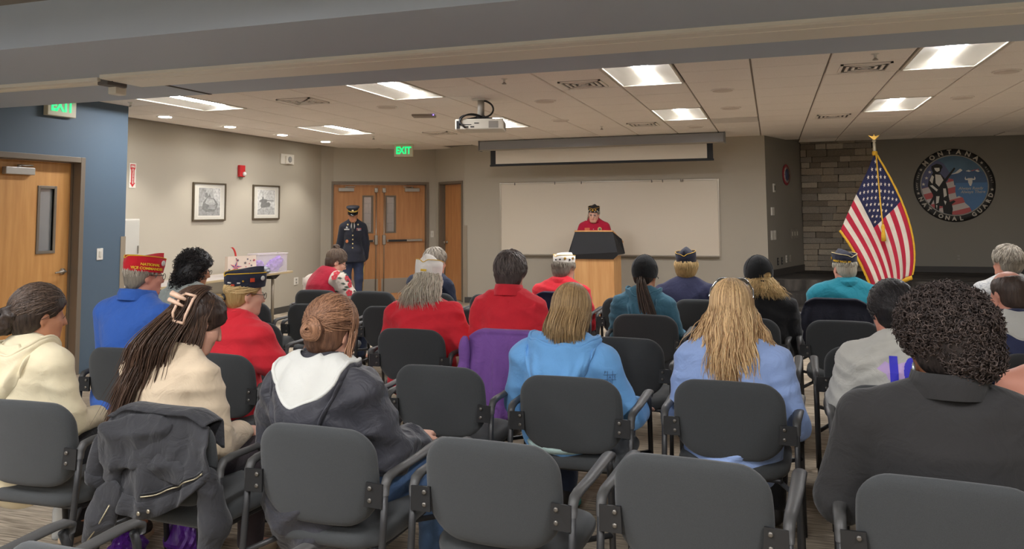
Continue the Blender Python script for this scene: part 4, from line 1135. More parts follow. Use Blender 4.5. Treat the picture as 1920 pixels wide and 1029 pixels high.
chair('e6', 3, -0.87, 'empty black chair right of the light blue hoodie', -2)
chair('e7', 3, -0.17, 'empty black chair hidden behind the long blond hair', -2)
chair('e8', 3, 0.50, 'empty black chair left of the grey printed shirt, nearer one', -2)
chair('navyhood', 3, 1.36, 'black chair with the balding man in the navy hoodie', -4)
chair('f1', 4, -4.43, 'empty black chair right of the navy cap wearer, fourth row', 5)
chair('f2', 4, -3.74, 'empty black chair right behind the person with the auburn bun', 3)
chair('f3', 4, -3.02, 'empty black chair just left of the white capped person', 2)
chair('f4', 4, -2.20, 'black chair between the white capped and dark haired persons', 0)
chair('teal', 4, -0.91, 'black chair with the ponytailed person in the teal hoodie', -2)
chair('blackcap', 4, -0.20, 'black chair with the blond person in the black cap', -3)
chair('e9', 4, 0.45, 'empty black chair left of the grey printed shirt, farther one', -3)
chair('bun', 5, -4.40, 'black chair with the person in the floral sleeves', 3)
chair('g1', 5, -3.765, 'empty black chair beside the person in the floral sleeves', 2)
chair('navyj', 5, -3.13, 'black chair with the grey haired person in the navy jacket', 0)
chair('g2', 5, -2.495, 'black chair in the far row left of the dark haired person', 0)
chair('redwhite', 5, -1.86, 'black chair with the red shirted person in the decorated white cap', 0)
chair('g3', 5, -1.225, 'empty black chair in the far row left of the teal hoodie', -1)
chair('blondcap', 5, -0.59, 'black chair with the blond person in the dark sweater', -2)
chair('tealman', 5, 0.48, 'black chair under the navy jacket with the man in teal', -3)
chair('pattern', 5, 1.78, 'black chair with the grey haired man in the pattern shirt', -5)

# ================================================================== PEOPLE: signed distance volumes turned into smooth meshes
def rotm(yaw=0, pitch=0, roll=0):
    """yaw left positive, pitch down positive, roll to the right positive (degrees)"""
    a, b, c = R_(yaw), R_(-pitch), R_(roll)
    Rz = np.array([[math.cos(a), -math.sin(a), 0], [math.sin(a), math.cos(a), 0], [0, 0, 1]])
    Rx = np.array([[1, 0, 0], [0, math.cos(b), -math.sin(b)], [0, math.sin(b), math.cos(b)]])
    Ry = np.array([[math.cos(c), 0, math.sin(c)], [0, 1, 0], [-math.sin(c), 0, math.cos(c)]])
    return Rz @ Rx @ Ry

class Vol:
    def __init__(s, lo, hi, h):
        s.lo = np.array(lo, float); s.h = h
        s.n = np.ceil((np.array(hi)-s.lo)/h).astype(int)+1
        s.ax = [(s.lo[i]+h*np.arange(s.n[i])).astype(np.float32) for i in range(3)]
        s.D = np.full(s.n, 0.1, np.float32)
    def sub(s, lo, hi):
        sl = []
        for i in range(3):
            a = max(0, int((lo[i]-s.lo[i])/s.h)); b = min(s.n[i], int((hi[i]-s.lo[i])/s.h)+2)
            if b <= a: return None, None
            sl.append(slice(a, b))
        P = np.meshgrid(s.ax[0][sl[0]], s.ax[1][sl[1]], s.ax[2][sl[2]], indexing='ij')
        return tuple(sl), P
    def put(s, sl, d, k, op):
        A = s.D[sl]
        if op == '+':
            if k > 0:
                t = np.clip(0.5+0.5*(A-d)/k, 0, 1); s.D[sl] = A*(1-t)+d*t-k*t*(1-t)
            else: s.D[sl] = np.minimum(A, d)
        elif op == '-':
            if k > 0:
                t = np.clip(0.5-0.5*(A+d)/k, 0, 1); s.D[sl] = A*(1-t)-d*t+k*t*(1-t)
            else: s.D[sl] = np.maximum(A, -d)
    def cone(s, a, b, ra, rb=None, k=0.03, op='+', m=0.045):
        rb = ra if rb is None else rb
        a = np.array(a, float); b = np.array(b, float); R = max(ra, rb)+k+m
        sl, P = s.sub(np.minimum(a, b)-R, np.maximum(a, b)+R)
        if sl is None: return s
        ab = b-a; L2 = float(ab@ab)+1e-12
        px, py, pz = P[0]-a[0], P[1]-a[1], P[2]-a[2]
        t = np.clip((px*ab[0]+py*ab[1]+pz*ab[2])/L2, 0, 1)
        d = np.sqrt((px-t*ab[0])**2+(py-t*ab[1])**2+(pz-t*ab[2])**2)-(ra+(rb-ra)*t)
        s.put(sl, d, k, op); return s
    def ell(s, c, r, rot=None, k=0.03, op='+', m=0.045):
        c = np.array(c, float); r = np.array(r, float)
        Rr = (np.abs(rot) @ r if rot is not None else r)+k+m
        sl, P = s.sub(c-Rr, c+Rr)
        if sl is None: return s
        p = [P[i]-c[i] for i in range(3)]
        if rot is not None:
            Rt = rot.T; p = [Rt[i, 0]*p[0]+Rt[i, 1]*p[1]+Rt[i, 2]*p[2] for i in range(3)]
        q = [p[i]/r[i] for i in range(3)]
        k0 = np.sqrt(q[0]**2+q[1]**2+q[2]**2)+1e-6
        k1 = np.sqrt((q[0]/r[0])**2+(q[1]/r[1])**2+(q[2]/r[2])**2)+1e-6
        s.put(sl, k0*(k0-1)/k1, k, op); return s
    def cut(s, n, c, k=0.0):
        """keep n.p < c"""
        n = np.array(n, float); n /= np.linalg.norm(n)
        X, Y, Z = np.meshgrid(*s.ax, indexing='ij')
        d = n[0]*X+n[1]*Y+n[2]*Z-c
        s.D = np.maximum(s.D, d.astype(np.float32)); return s
    def mesh(s):
        D = s.D
        S = D < 0
        nx, ny, nz = D.shape
        c = [(i, j, k) for i in (0, 1) for j in (0, 1) for k in (0, 1)]
        cs = lambda A, q: A[q[0]:nx-1+q[0], q[1]:ny-1+q[1], q[2]:nz-1+q[2]]
        cnt = np.zeros((nx-1, ny-1, nz-1), np.int8)
        for q in c: cnt += cs(S, q)
        act = (cnt > 0) & (cnt < 8)
        idx = np.argwhere(act)
        if len(idx) == 0: return np.zeros((0, 3)), np.zeros((0, 4), int)
        vid = np.full(act.shape, -1, np.int32); vid[act] = np.arange(len(idx))
        val = {q: D[idx[:, 0]+q[0], idx[:, 1]+q[1], idx[:, 2]+q[2]] for q in c}
        acc = np.zeros((len(idx), 3)); num = np.zeros(len(idx))
        for q in c:
            for ax in range(3):
                if q[ax] == 1: continue
                q2 = list(q); q2[ax] = 1; q2 = tuple(q2)
                a, b = val[q], val[q2]
                m = (a < 0) != (b < 0)
                t = np.where(m, a/(a-b+1e-20*(a == b)), 0)
                p = np.zeros((len(idx), 3)); p += np.array(q); p[:, ax] = t
                acc += p*m[:, None]; num += m
        V = s.lo+(idx+acc/num[:, None])*s.h
        Fs = []
        for ax in range(3):
            o1, o2 = [(1, 2), (2, 0), (0, 1)][ax]
            sl0 = [slice(None)]*3; sl1 = [slice(None)]*3
            sl0[ax] = slice(0, -1); sl1[ax] = slice(1, None)
            a, b = S[tuple(sl0)], S[tuple(sl1)]
            e = np.argwhere(a != b)
            ok = (e[:, o1] > 0) & (e[:, o2] > 0) & (e[:, o1] < D.shape[o1]-1) & (e[:, o2] < D.shape[o2]-1)
            e = e[ok]
            inside = S[e[:, 0], e[:, 1], e[:, 2]]
            def g(d1_, d2_):
                w = e.copy(); w[:, o1] -= d1_; w[:, o2] -= d2_
                return vid[w[:, 0], w[:, 1], w[:, 2]]
            Q = np.stack([g(1, 1), g(0, 1), g(0, 0), g(1, 0)], 1)
            Q[~inside] = Q[~inside][:, ::-1]
            Fs.append(Q)
        Fq = np.concatenate(Fs)
        return V, Fq[(Fq >= 0).all(1)]

def vnormals(V, Fq):
    n = np.cross(V[Fq[:, 2]]-V[Fq[:, 0]], V[Fq[:, 3]]-V[Fq[:, 1]])
    N = np.zeros_like(V)
    for k in range(4): np.add.at(N, Fq[:, k], n)
    return N/(np.linalg.norm(N, axis=1, keepdims=True)+1e-12)

def relax(V, Fq, it=2, w=0.5):
    for _ in range(it):
        A = np.zeros_like(V); c = np.zeros(len(V))
        for k in range(4):
            np.add.at(A, Fq[:, k], V[Fq[:, (k+1) % 4]]); np.add.at(c, Fq[:, k], 1)
        V = V*(1-w)+w*A/np.maximum(c, 1)[:, None]
    return V

def folds(V, N, amp, seed, scale=1.0, horiz=1.0):
    """soft cloth folds: ridged, warped waves, mostly running across the body"""
    rg = np.random.default_rng(seed)
    out = np.zeros(len(V))
    for q in range(7):
        k = rg.normal(size=3)*np.array([7, 7, 13*horiz])*scale*(0.6+0.22*q); k2 = rg.normal(size=3)*5*scale
        ph = V @ k+rg.uniform(0, 6.3)+1.7*np.sin(V @ k2+rg.uniform(0, 6.3))
        m = np.clip(np.sin(V @ (rg.normal(size=3)*4.5)+rg.uniform(0, 6.3))+0.3, 0, 1)
        out += (1-np.abs(np.sin(ph))*1.6)*m*(1.0/(1+0.25*q))
    return V+N*(amp*0.85*out)[:, None]

def quad_mesh(name, V, Fq, m, parent, tone=None, smooth=True):
    me = bpy.data.meshes.new(name)
    me.vertices.add(len(V)); me.vertices.foreach_set('co', np.asarray(V, np.float32).ravel())
    w = Fq.shape[1]
    me.loops.add(w*len(Fq)); me.loops.foreach_set('vertex_index', np.asarray(Fq, np.int32).ravel())
    me.polygons.add(len(Fq)); me.polygons.foreach_set('loop_start', np.arange(0, w*len(Fq), w, dtype=np.int32))
    me.update(calc_edges=True); me.validate()
    me.polygons.foreach_set('use_smooth', np.full(len(me.polygons), smooth))
    if tone is not None:
        at = me.attributes.new('tone', 'FLOAT', 'POINT'); at.data.foreach_set('value', np.asarray(tone, np.float32))
    me.materials.append(m)
    o = bpy.data.objects.new(name, me)
    return link(o, parent)

def vol_obj(vol, name, m, parent, amp=0.0, seed=1, scale=1.0, horiz=1.0, smooth_it=2):
    V, Fq = vol.mesh()
    if len(V) == 0: return None
    V = relax(V, Fq, smooth_it)
    if amp: V = folds(V, vnormals(V, Fq), amp, seed, scale, horiz)
    return quad_mesh(name, V, Fq, m, parent)

def hair_mat(name, dark, light, rough=0.45, scale=90.0):
    if name in MATS: return MATS[name]
    m = bpy.data.materials.new(name); m.use_nodes = True
    nt = m.node_tree; b = nt.nodes['Principled BSDF']
    b.inputs['Roughness'].default_value = rough; b.inputs['Specular IOR Level'].default_value = 0.35
    at = nt.nodes.new('ShaderNodeAttribute'); at.attribute_name = 'tone'
    tc = nt.nodes.new('ShaderNodeTexCoord'); mp = nt.nodes.new('ShaderNodeMapping'); mp.inputs['Scale'].default_value = (1, 1, 0.12)
    n = nt.nodes.new('ShaderNodeTexNoise'); n.inputs['Scale'].default_value = scale; n.inputs['Detail'].default_value = 3
    nt.links.new(tc.outputs['Object'], mp.inputs['Vector']); nt.links.new(mp.outputs['Vector'], n.inputs['Vector'])
    md = nt.nodes.new('ShaderNodeMath'); md.operation = 'MULTIPLY_ADD'; md.inputs[1].default_value = 0.55
    nt.links.new(n.outputs['Fac'], md.inputs[0]); nt.links.new(at.outputs['Fac'], md.inputs[2])
    rp = nt.nodes.new('ShaderNodeValToRGB')
    rp.color_ramp.elements[0].position = 0.15; rp.color_ramp.elements[0].color = (*lin(dark), 1)
    rp.color_ramp.elements[1].position = 1.0; rp.color_ramp.elements[1].color = (*lin(light), 1)
    nt.links.new(md.outputs[0], rp.inputs['Fac']); nt.links.new(rp.outputs['Color'], b.inputs['Base Color'])
    bp = nt.nodes.new('ShaderNodeBump'); bp.inputs['Strength'].default_value = 0.6; bp.inputs['Distance'].default_value = 0.008
    nt.links.new(n.outputs['Fac'], bp.inputs['Height']); nt.links.new(bp.outputs['Normal'], b.inputs['Normal'])
    MATS[name] = m
    return m

def strands_mesh(name, paths, rad, m, parent, tones, sides=3):
    """paths (n, k, 3): thin tapered locks as one hair mesh"""
    Pn = np.asarray(paths, float); n, k, _ = Pn.shape
    t = np.gradient(Pn, axis=1); t /= np.linalg.norm(t, axis=2, keepdims=True)+1e-9
    r0 = np.where(np.abs(t[:, 0, 2:3]) < 0.85, np.array([0, 0, 1.0]), np.array([1.0, 0, 0]))
    a = np.zeros_like(Pn); cur = np.cross(t[:, 0], r0)
    for i in range(k):
        cur = cur-t[:, i]*(cur*t[:, i]).sum(1, keepdims=True); cur /= np.linalg.norm(cur, axis=1, keepdims=True)+1e-9
        a[:, i] = cur
    b = np.cross(t, a)
    taper = np.interp(np.linspace(0, 1, k), [0, 0.1, 0.75, 1], [0.6, 1, 0.9, 0.15])
    r = (np.broadcast_to(np.asarray(rad, float), (n,))[:, None]*taper)[..., None]
    V = np.stack([Pn+r*(math.cos(2*PI*q/sides)*a+math.sin(2*PI*q/sides)*b) for q in range(sides)], 2)
    V = V.reshape(-1, 3)
    i, j, q = np.meshgrid(np.arange(n), np.arange(k-1), np.arange(sides), indexing='ij')
    base = (i*k+j)*sides
    Fq = np.stack([base+q, base+(q+1) % sides, base+sides+(q+1) % sides, base+sides+q], -1).reshape(-1, 4)
    tone = np.repeat(tones, k*sides)
    return quad_mesh(name, V, Fq, m, parent, tone)

SKIN = {'fair': (222, 170, 146), 'pink': (214, 150, 128), 'tan': (190, 134, 104), 'brown': (132, 86, 60)}
def skin(n):
    return mat('skin_'+n, SKIN[n], 0.5, var=0.05, vscale=14, spec=0.35)

class Person:
    """Seated (or standing) figure in its own frame: faces +Y, origin on the floor below the hips."""
    def __init__(s, label, loc, rz=0, tl=0.50, lean=0, side=0, sh=0.175, g=1.0, head=(0, 8, 0), skin_='fair', h=0.012,
                 arms=None, stand=False, hs=1.0, spread=0.1, neck_fwd=0.02, nl=0.165):
        s.root = empty('person', (loc[0], loc[1], 0), R_(rz), label, 'person')
        s.h, s.g, s.sh, s.stand, s.tl, s.hs = h, g, sh, stand, tl, hs
        s.P = np.array([0, 0, 0.92 if stand else 0.53])
        a, b = R_(lean), R_(side)
        s.u = np.array([math.sin(b), math.sin(a), math.cos(a)*math.cos(b)]); s.u /= np.linalg.norm(s.u)
        s.rot = rotm(0, lean, side)
        s.nb = s.P+s.u*tl
        s.x = s.rot @ np.array([1.0, 0, 0])
        s.SH = {q: s.nb-s.u*0.065+s.x*sh*q for q in (-1, 1)}
        s.Rh = rotm(*head)
        s.hc = s.nb+np.array([0, neck_fwd, 0])+s.Rh @ np.array([0, 0.012, nl*hs])+s.u*0.0
        s.EL, s.WR = {}, {}
        for q in (-1, 1):
            d = (arms or {}).get(q)
            if d is None: d = ((q*0.05, 0.05, -0.27), (-q*0.08, 0.23, -0.02))
            if stand and arms is None: d = ((q*0.05, -0.01, -0.30), (q*0.0, 0.03, -0.27))
            s.EL[q] = s.SH[q]+np.array(d[0]); s.WR[q] = s.EL[q]+np.array(d[1])
        s.skin = skin(skin_)
        k = spread
        s.HIP = {q: s.P+np.array([q*0.09, 0.02, -0.0]) for q in (-1, 1)}
        if stand:
            s.KN = {q: np.array([q*0.10, 0.02, 0.50]) for q in (-1, 1)}; s.AN = {q: np.array([q*0.10, -0.01, 0.09]) for q in (-1, 1)}
        else:
            s.KN = {q: np.array([q*(0.06+k), 0.44, 0.51]) for q in (-1, 1)}; s.AN = {q: np.array([q*(0.05+k), 0.43, 0.10]) for q in (-1, 1)}
    def H(s, p): return s.hc+s.Rh @ (np.array(p, float)*s.hs)
    def box(s, ex=0.0):
        pts = [s.hc, s.nb, s.P, *s.SH.values(), *s.EL.values(), *s.WR.values(), *s.KN.values(), *s.AN.values()]
        lo = np.min(pts, 0)-0.20-ex; hi = np.max(pts, 0)+0.20+ex
        lo[2] = -0.01
        return lo, hi
    def torso(s, v, e=0.0, k=0.05, upto_hip=True):
        g = s.g; u, P = s.u, s.P; T = s.tl
        v.ell(P+u*0.02, (0.165*g+e, 0.125*g+e, 0.13+e), s.rot, k)
        v.ell(P+u*T*0.34, (0.145*g+e, 0.112*g+e, 0.16+e), s.rot, k)
        v.ell(P+u*T*0.66+np.array([0, 0.0, 0]), (0.158*(s.sh/0.175)*(0.5+0.5*g)+e, 0.115*(0.6+0.4*g)+e, 0.19+e), s.rot, k)
        a = s.SH[-1]*0.86+s.SH[1]*0.14; b = s.SH[1]*0.86+s.SH[-1]*0.14
        v.cone(a, b, 0.064+e, k=k)
        for q in (-1, 1):
            v.cone(s.nb+u*0.035+s.x*q*0.035, s.SH[q]+u*0.012-s.x*q*0.03, 0.042+e, 0.045+e, k=k)
    def arm(s, v, q, e=0.0, t0=0.0, t1=2.0, k=0.025, fat=1.0):
        """t: 0..1 upper arm, 1..2 forearm"""
        A, B, C = s.SH[q], s.EL[q], s.WR[q]
        f = fat*(0.75+0.25*s.g)
        v.cone(A, A+(B-A)*min(1, t1), 0.052*f+e, (0.052-0.010*min(1, t1))*f+e, k=k)
        if t1 > 1: v.cone(B, B+(C-B)*(t1-1), 0.042*f+e, (0.042-0.014*(t1-1))*f+e, k=k)
    def hand(s, v, q, curl=0.5, e=0.0):
        C = s.WR[q]; d = C-s.EL[q]; d /= np.linalg.norm(d)
        dn = np.array([0, 0, -1.0]) if abs(d[2]) < 0.8 else np.array([-q*1.0, 0, 0])
        sd = np.cross(d, dn); sd /= np.linalg.norm(sd); dn = np.cross(sd, d)
        for i, L in enumerate((0.062, 0.074, 0.080, 0.072)):
            o = (i-1.5)*0.019
            b = C+d*0.085+sd*o*1.05
            v.cone(C+d*0.015+sd*o*0.7, b, 0.017, 0.015, k=0.012)
            m1 = b+(d*0.9+dn*curl*0.7)*L*0.55; v.cone(b, m1, 0.0105, 0.0095, k=0.003)
            v.cone(m1, m1+(d*(0.8-curl)+dn*(0.4+curl))*L*0.5, 0.0095, 0.008, k=0.003)
        tb = C+d*0.03-sd*0.03
        m1 = tb+(d*0.6-sd*0.65+dn*0.3)*0.042
        v.cone(C+d*0.02-sd*0.015, tb, 0.018, 0.015, k=0.01); v.cone(tb, m1, 0.013, 0.011, k=0.006); v.cone(m1, m1+(d*0.9+dn*0.3)*0.032, 0.0105, 0.009, k=0.004)
    def legs(s, v, e=0.0, k=0.04, t1=2.0):
        g = 0.7+0.3*s.g
        for q in (-1, 1):
            v.cone(s.HIP[q], s.KN[q], 0.088*g+e, 0.062*g+e, k=k)
            A = s.AN[q]; C = s.KN[q]+(A-s.KN[q])*(t1-1)
            v.cone(s.KN[q], C, 0.060*g+e, 0.060*g*(2-t1)+0.042*(t1-1)+e, k=k)
    def head_shape(s, v, face=True):
        H, r, z = s.H, s.Rh, s.hs
        v.ell(H((0, -0.014, 0.033)), np.array((0.077, 0.098, 0.092))*z, r, 0.02)
        v.ell(H((0, 0.034, -0.035)), np.array((0.060, 0.062, 0.076))*z, r, 0.03)
        v.cone(H((-0.02, 0.066, -0.092)), H((0.02, 0.066, -0.092)), 0.024*z, k=0.03)
        v.cone(H((-0.045, 0.02, -0.06)), H((-0.02, 0.062, -0.09)), 0.026*z, k=0.025); v.cone(H((0.045, 0.02, -0.06)), H((0.02, 0.062, -0.09)), 0.026*z, k=0.025)
        for q in (-1, 1):
            v.ell(H((q*0.077, -0.008, -0.012)), np.array((0.011, 0.020, 0.034))*z, r @ rotm(q*22, 0, 0), 0.008)
            v.ell(H((q*0.087, 0.0, -0.008)), np.array((0.006, 0.011, 0.020))*z, r, 0.004, '-')
            if face:
                v.ell(H((q*0.031, 0.100, 0.010)), np.array((0.018, 0.014, 0.012))*z, r, 0.012, '-')
                v.cone(H((q*0.036, 0.075, -0.03)), H((q*0.045, 0.06, -0.02)), 0.016*z, k=0.025)
        if face:
            v.cone(H((0, 0.094, 0.012)), H((0, 0.112, -0.026)), 0.009*z, 0.014*z, k=0.012)
            v.cone(H((-0.020, 0.093, -0.058)), H((0.020, 0.093, -0.058)), 0.008*z, k=0.010)
            v.cone(H((-0.022, 0.106, -0.057)), H((0.022, 0.106, -0.057)), 0.005*z, k=0.004, op='-')
    def neck(s, v, e=0.0):
        v.cone(s.nb-s.u*0.03, s.H((0, -0.022, -0.055)), 0.056*(0.7+0.3*s.g)+e, 0.053*(0.8+0.2*s.g)+e, k=0.03)
    def body(s, hands=(-1, 1), curl=0.5, legs=True, face=True):
        lo, hi = s.box()
        v = Vol(lo, hi, s.h)
        s.torso(v); s.neck(v); s.head_shape(v, face)
        for q in (-1, 1):
            s.arm(v, q)
            if q in hands: s.hand(v, q, curl)
        if legs:
            s.legs(v)
            for q in (-1, 1): v.cone(s.AN[q], s.AN[q]+np.array([0, 0.14, -0.055]), 0.035, 0.028, k=0.03)
        s.bodyo = vol_obj(v, 'body', s.skin, s.root, smooth_it=1)
        return s
    def top(s, name, m, sleeve=2.0, ease=0.016, amp=0.008, seed=1, neck_r=0.07, neck_drop=0.0, hem=0.0, h=None, k=0.05, fscale=1.0, fat=1.0, wide=0.0, neck_back=0.0, horiz=1.0):
        lo, hi = s.box(0.03); lo[2] = s.P[2]-0.26
        v = Vol(lo, hi, h or s.h)
        s.torso(v, ease+wide, k)
        if sleeve > 0:
            for q in (-1, 1): s.arm(v, q, ease, 0, sleeve, 0.014, fat)
            if sleeve < 1.2:
                for q in (-1, 1):   # open, slightly flared short sleeve end
                    A, B, C = s.SH[q], s.EL[q], s.WR[q]
                    E = A+(B-A)*min(sleeve, 1.0) if sleeve <= 1 else B
                    d = (B-A)/np.linalg.norm(B-A)
                    v.cone(E-d*0.05, E-d*0.005, 0.05*fat*(0.75+0.25*s.g)+ease, 0.052*fat*(0.75+0.25*s.g)+ease+0.004, k=0.02)
        if hem: v.ell(s.P+np.array([0, 0.0, -0.02]), (0.175*s.g+ease, 0.14*s.g+ease, 0.10+hem), s.rot, 0.05)
        n0 = s.nb+s.u*(0.045-neck_drop)+np.array([0, 0.015-neck_back, 0])
        v.cone(n0+np.array([0, 0.03, 0.0]), s.nb+s.u*0.20+np.array([0, 0.05, 0]), neck_r, neck_r*1.2, k=0.012, op='-')
        s.topo = vol_obj(v, name, m, s.root, amp, seed, fscale, horiz)
        return s.topo
    def collar(s, name, m, r=0.066, hgt=0.05, th=0.010, flare=1.08, tiltf=0.2, open_front=True, base=0.03, zig=0.0):
        """upright or folded collar ring round the neck"""
        mb = MB(); n = 36; V = []
        a0, a1 = (R_(-62), R_(242)) if open_front else (0, 2*PI)
        c = s.nb+s.u*base+np.array([0, 0.008, 0])
        y = s.rot @ np.array([0, 1.0, 0])
        rows = [(r*1.02, 0), (r*flare, hgt*0.55), (r*flare, hgt), (r*flare+th, hgt*1.02), (r*flare+th*1.7, hgt*0.5), (r*1.1+th*2, -0.012)]
        for i in range(n+1):
            w = a0+(a1-a0)*i/n+PI+PI/2*0
            w = R_(90)+R_(-180)+(a0+(a1-a0)*i/n)*0+(-(R_(152))+R_(304)*i/n if open_front else 2*PI*i/n)
            dx, dy = math.cos(w), math.sin(w)
            for rr, z_ in rows:
                p = c+s.x*dx*rr+y*dy*rr*1.12+s.u*(z_-tiltf*dy*rr*0.5)
                V.append(p)
        k = len(rows)
        Fc = [(i*k+j, i*k+j+1, (i+1)*k+j+1, (i+1)*k+j) for i in range(n) for j in range(k-1)]
        o = mb.add(V, Fc, True).build(name, m, s.root)
        return o
    def trousers(s, m, amp=0.006, seed=3, ease=0.014, t1=1.95):
        lo, hi = s.box(0.02); hi[2] = s.P[2]+0.16
        v = Vol(lo, hi, max(s.h, 0.012))
        v.ell(s.P+np.array([0, 0, 0.0]), (0.165*s.g+ease, 0.13*s.g+ease, 0.12+ease), s.rot, 0.05)
        s.legs(v, ease, 0.04, t1)
        return vol_obj(v, 'trousers', m, s.root, amp, seed, 1.0, 1.0)
    def shoes(s, m, sole=None):
        for q in (-1, 1):
            A = s.AN[q]
            v = Vol(A+np.array([-0.08, -0.12, -0.12]), A+np.array([0.08, 0.24, 0.08]), 0.009)
            v.cone(A+np.array([0, -0.035, -0.045]), A+np.array([0, 0.13, -0.058]), 0.040, 0.036, k=0.02); v.cone(A+np.array([0, -0.01, 0.0]), A+np.array([0, 0.0, -0.04]), 0.042, 0.045, k=0.03)
            v.cut((0, 0, -1), -(0.006))
            o = vol_obj(v, 'shoe', m, s.root)
            if sole is not None:
                MB().prism([(A[0]-0.04, A[1]-0.07), (A[0]+0.04, A[1]-0.07), (A[0]+0.045, A[1]+0.10), (A[0]+0.02, A[1]+0.168), (A[0]-0.02, A[1]+0.168), (A[0]-0.045, A[1]+0.10)], 2, 0.0, 0.022).build('shoe_sole', sole, s.root)
    # ---------------------------------------------------------------- hair
    def hvol(s, ex=(0.16, 0.18, 0.16), h=None):
        e = np.array(ex)
        return Vol(s.hc-e, s.hc+e, h or min(s.h, 0.009))
    def cap_hair(s, m, t=0.016, line=0.02, nape=0.0, amp=0.004, seed=2, top_=0.0, sides=0.0, name='hair', tiltn=(0, 0.75, -0.66), extra=None, capz=None, cpitch=0):
        """close hair following the skull down to a hairline"""
        v = s.hvol()
        v.ell(s.H((0, -0.016, 0.034)), np.array((0.078+t+sides, 0.099+t, 0.093+t+top_))*s.hs, s.Rh, 0.02)
        v.ell(s.H((0, -0.045, -0.035)), np.array((0.060+t*0.7+sides, 0.055+t*0.7, 0.065+nape))*s.hs, s.Rh, 0.04)
        if extra: extra(v)
        n = s.Rh @ (np.array(tiltn)/np.linalg.norm(tiltn))
        v.cut(n, float(n @ s.hc)+line*s.hs)
        if capz is not None:
            n2 = s.Rh @ rotm(0, cpitch, 0) @ np.array((0, 0, 1.0)); v.cut(n2, float(n2 @ s.H((0, -0.012, capz))))
        for q in (-1, 1): v.ell(s.H((q*0.088, 0.006, -0.016)), np.array((0.022, 0.024, 0.036))*s.hs, s.Rh, 0.01, '-')
        return vol_obj(v, name, m, s.root, amp, seed, 3.0, 0.6, 1)
    def scalp(s, n, seed, t=0.02, phi=(-150, 150), th=(5, 100), k=7, start=(8, 40)):
        """paths over the skull from the crown downwards: phi measured from the back"""
        rg = np.random.default_rng(seed)
        ph = R_(1)*rg.uniform(phi[0], phi[1], n)
        t0 = R_(1)*rg.uniform(start[0], start[1], n); t1 = R_(1)*rg.uniform(th[0], th[1], n) if False else R_(th[1])*np.ones(n)
        sft = np.linspace(0, 1, k)[None, :]
        tt = t0[:, None]+(t1-t0)[:, None]*sft
        rr = 1+rg.uniform(-0.02, 0.05, n)[:, None]
        p = np.stack([(0.078+t)*np.sin(ph)[:, None]*np.sin(tt)*rr, -0.016-(0.100+t)*np.cos(ph)[:, None]*np.sin(tt)*rr, 0.034+(0.094+t)*np.cos(tt)*rr], -1)
        return s.hc+(p*s.hs) @ s.Rh.T, ph, rg
    def long_hair(s, m, n, length, seed, back=-0.17, spread=0.0, wave=0.0, rad=0.0035, phi=(-115, 115), t=0.018, th=98, k2=12, drift=(0, 0, 0), shoulder=True, jit=0.02, gather=0.0, start=(8, 40), name='hair', tone=(0.1, 0.8), wfreq=3.0, lv=0.22):
        """locks that follow the skull, then hang over the back"""
        p, ph, rg = s.scalp(n, seed, t, phi, (5, th), 7, start)
        end = p[:, -1]
        L = length*(1+rg.uniform(-lv, 0.08, n))
        tt = np.linspace(0, 1, k2+1)[1:][None, :]
        # fall towards a sheet behind the back
        zc = s.nb[2]
        hang = np.zeros((n, k2, 3))
        xs = end[:, 0:1]-s.hc[0]
        hang[..., 0] = s.hc[0]+xs*(1+spread*tt-gather*tt)+rg.normal(0, jit, (n, 1))*tt+wave*np.sin(tt*wfreq*2*PI+rg.uniform(0, 6.3, (n, 1))*0.6+ph[:, None]*2)
        hang[..., 2] = end[:, 2:3]-L[:, None]*tt
        yb = s.nb[1]+back+(s.P[1]-s.nb[1])*np.clip((zc-hang[..., 2])/s.tl, 0, 1)
        # front locks stay beside the neck, back locks lie on the back
        fr = np.clip(np.abs(ph)/R_(115), 0, 1)[:, None]
        ytar = yb*(1-fr*0.75)+(s.hc[1]-0.02)*fr*0.75+rg.uniform(-0.012, 0.012, (n, 1))
        w = np.clip(tt*1.5, 0, 1); w = w*w*(3-2*w)
        hang[..., 1] = end[:, 1:2]*(1-w)+ytar*w+wave*0.5*np.cos(tt*wfreq*2*PI+ph[:, None]*3)
        hang += np.array(drift)[None, None, :]*(tt**1.3)[..., None]
        paths = np.concatenate([p, hang], 1)
        tones = rg.uniform(tone[0], tone[1], n)
        return strands_mesh(name, paths, rad*rg.uniform(0.7, 1.3, n), m, s.root, tones)
    def curls(s, m, n, seed, c=(0, -0.02, 0.03), r=(0.13, 0.14, 0.13), size=0.012, length=0.035, zmin=-0.10, ymax=0.07, rad=0.0028, drop=0.3, tone=(0, 0.8), name='hair_curls'):
        rg = np.random.default_rng(seed)
        d = rg.normal(size=(n*3, 3)); d /= np.linalg.norm(d, axis=1, keepdims=True)
        p = np.array(c)+d*np.array(r)*rg.uniform(0.9, 1.03, (len(d), 1))
        ok = (p[:, 2] > zmin) & ((p[:, 1] < ymax) | (p[:, 2] > 0.06)); p, d = p[ok][:n], d[ok][:n]
        n = len(p)
        P0 = s.hc+(p*s.hs) @ s.Rh.T; dr = d @ s.Rh.T+np.array([0, 0, -drop])+rg.normal(0, 0.4, (n, 3)); dr /= np.linalg.norm(dr, axis=1, keepdims=True)
        a = np.cross(dr, rg.normal(size=(n, 3))); a /= np.linalg.norm(a, axis=1, keepdims=True); b = np.cross(dr, a)
        tt = np.linspace(0, 1, 11)[None, :, None]; w = tt*2*PI*rg.uniform(1.2, 2.0, (n, 1, 1))
        sz = size*rg.uniform(0.6, 1.2, (n, 1, 1))
        paths = P0[:, None]+dr[:, None]*(tt-0.4)*length+sz*(np.cos(w)*a[:, None]+np.sin(w)*b[:, None])
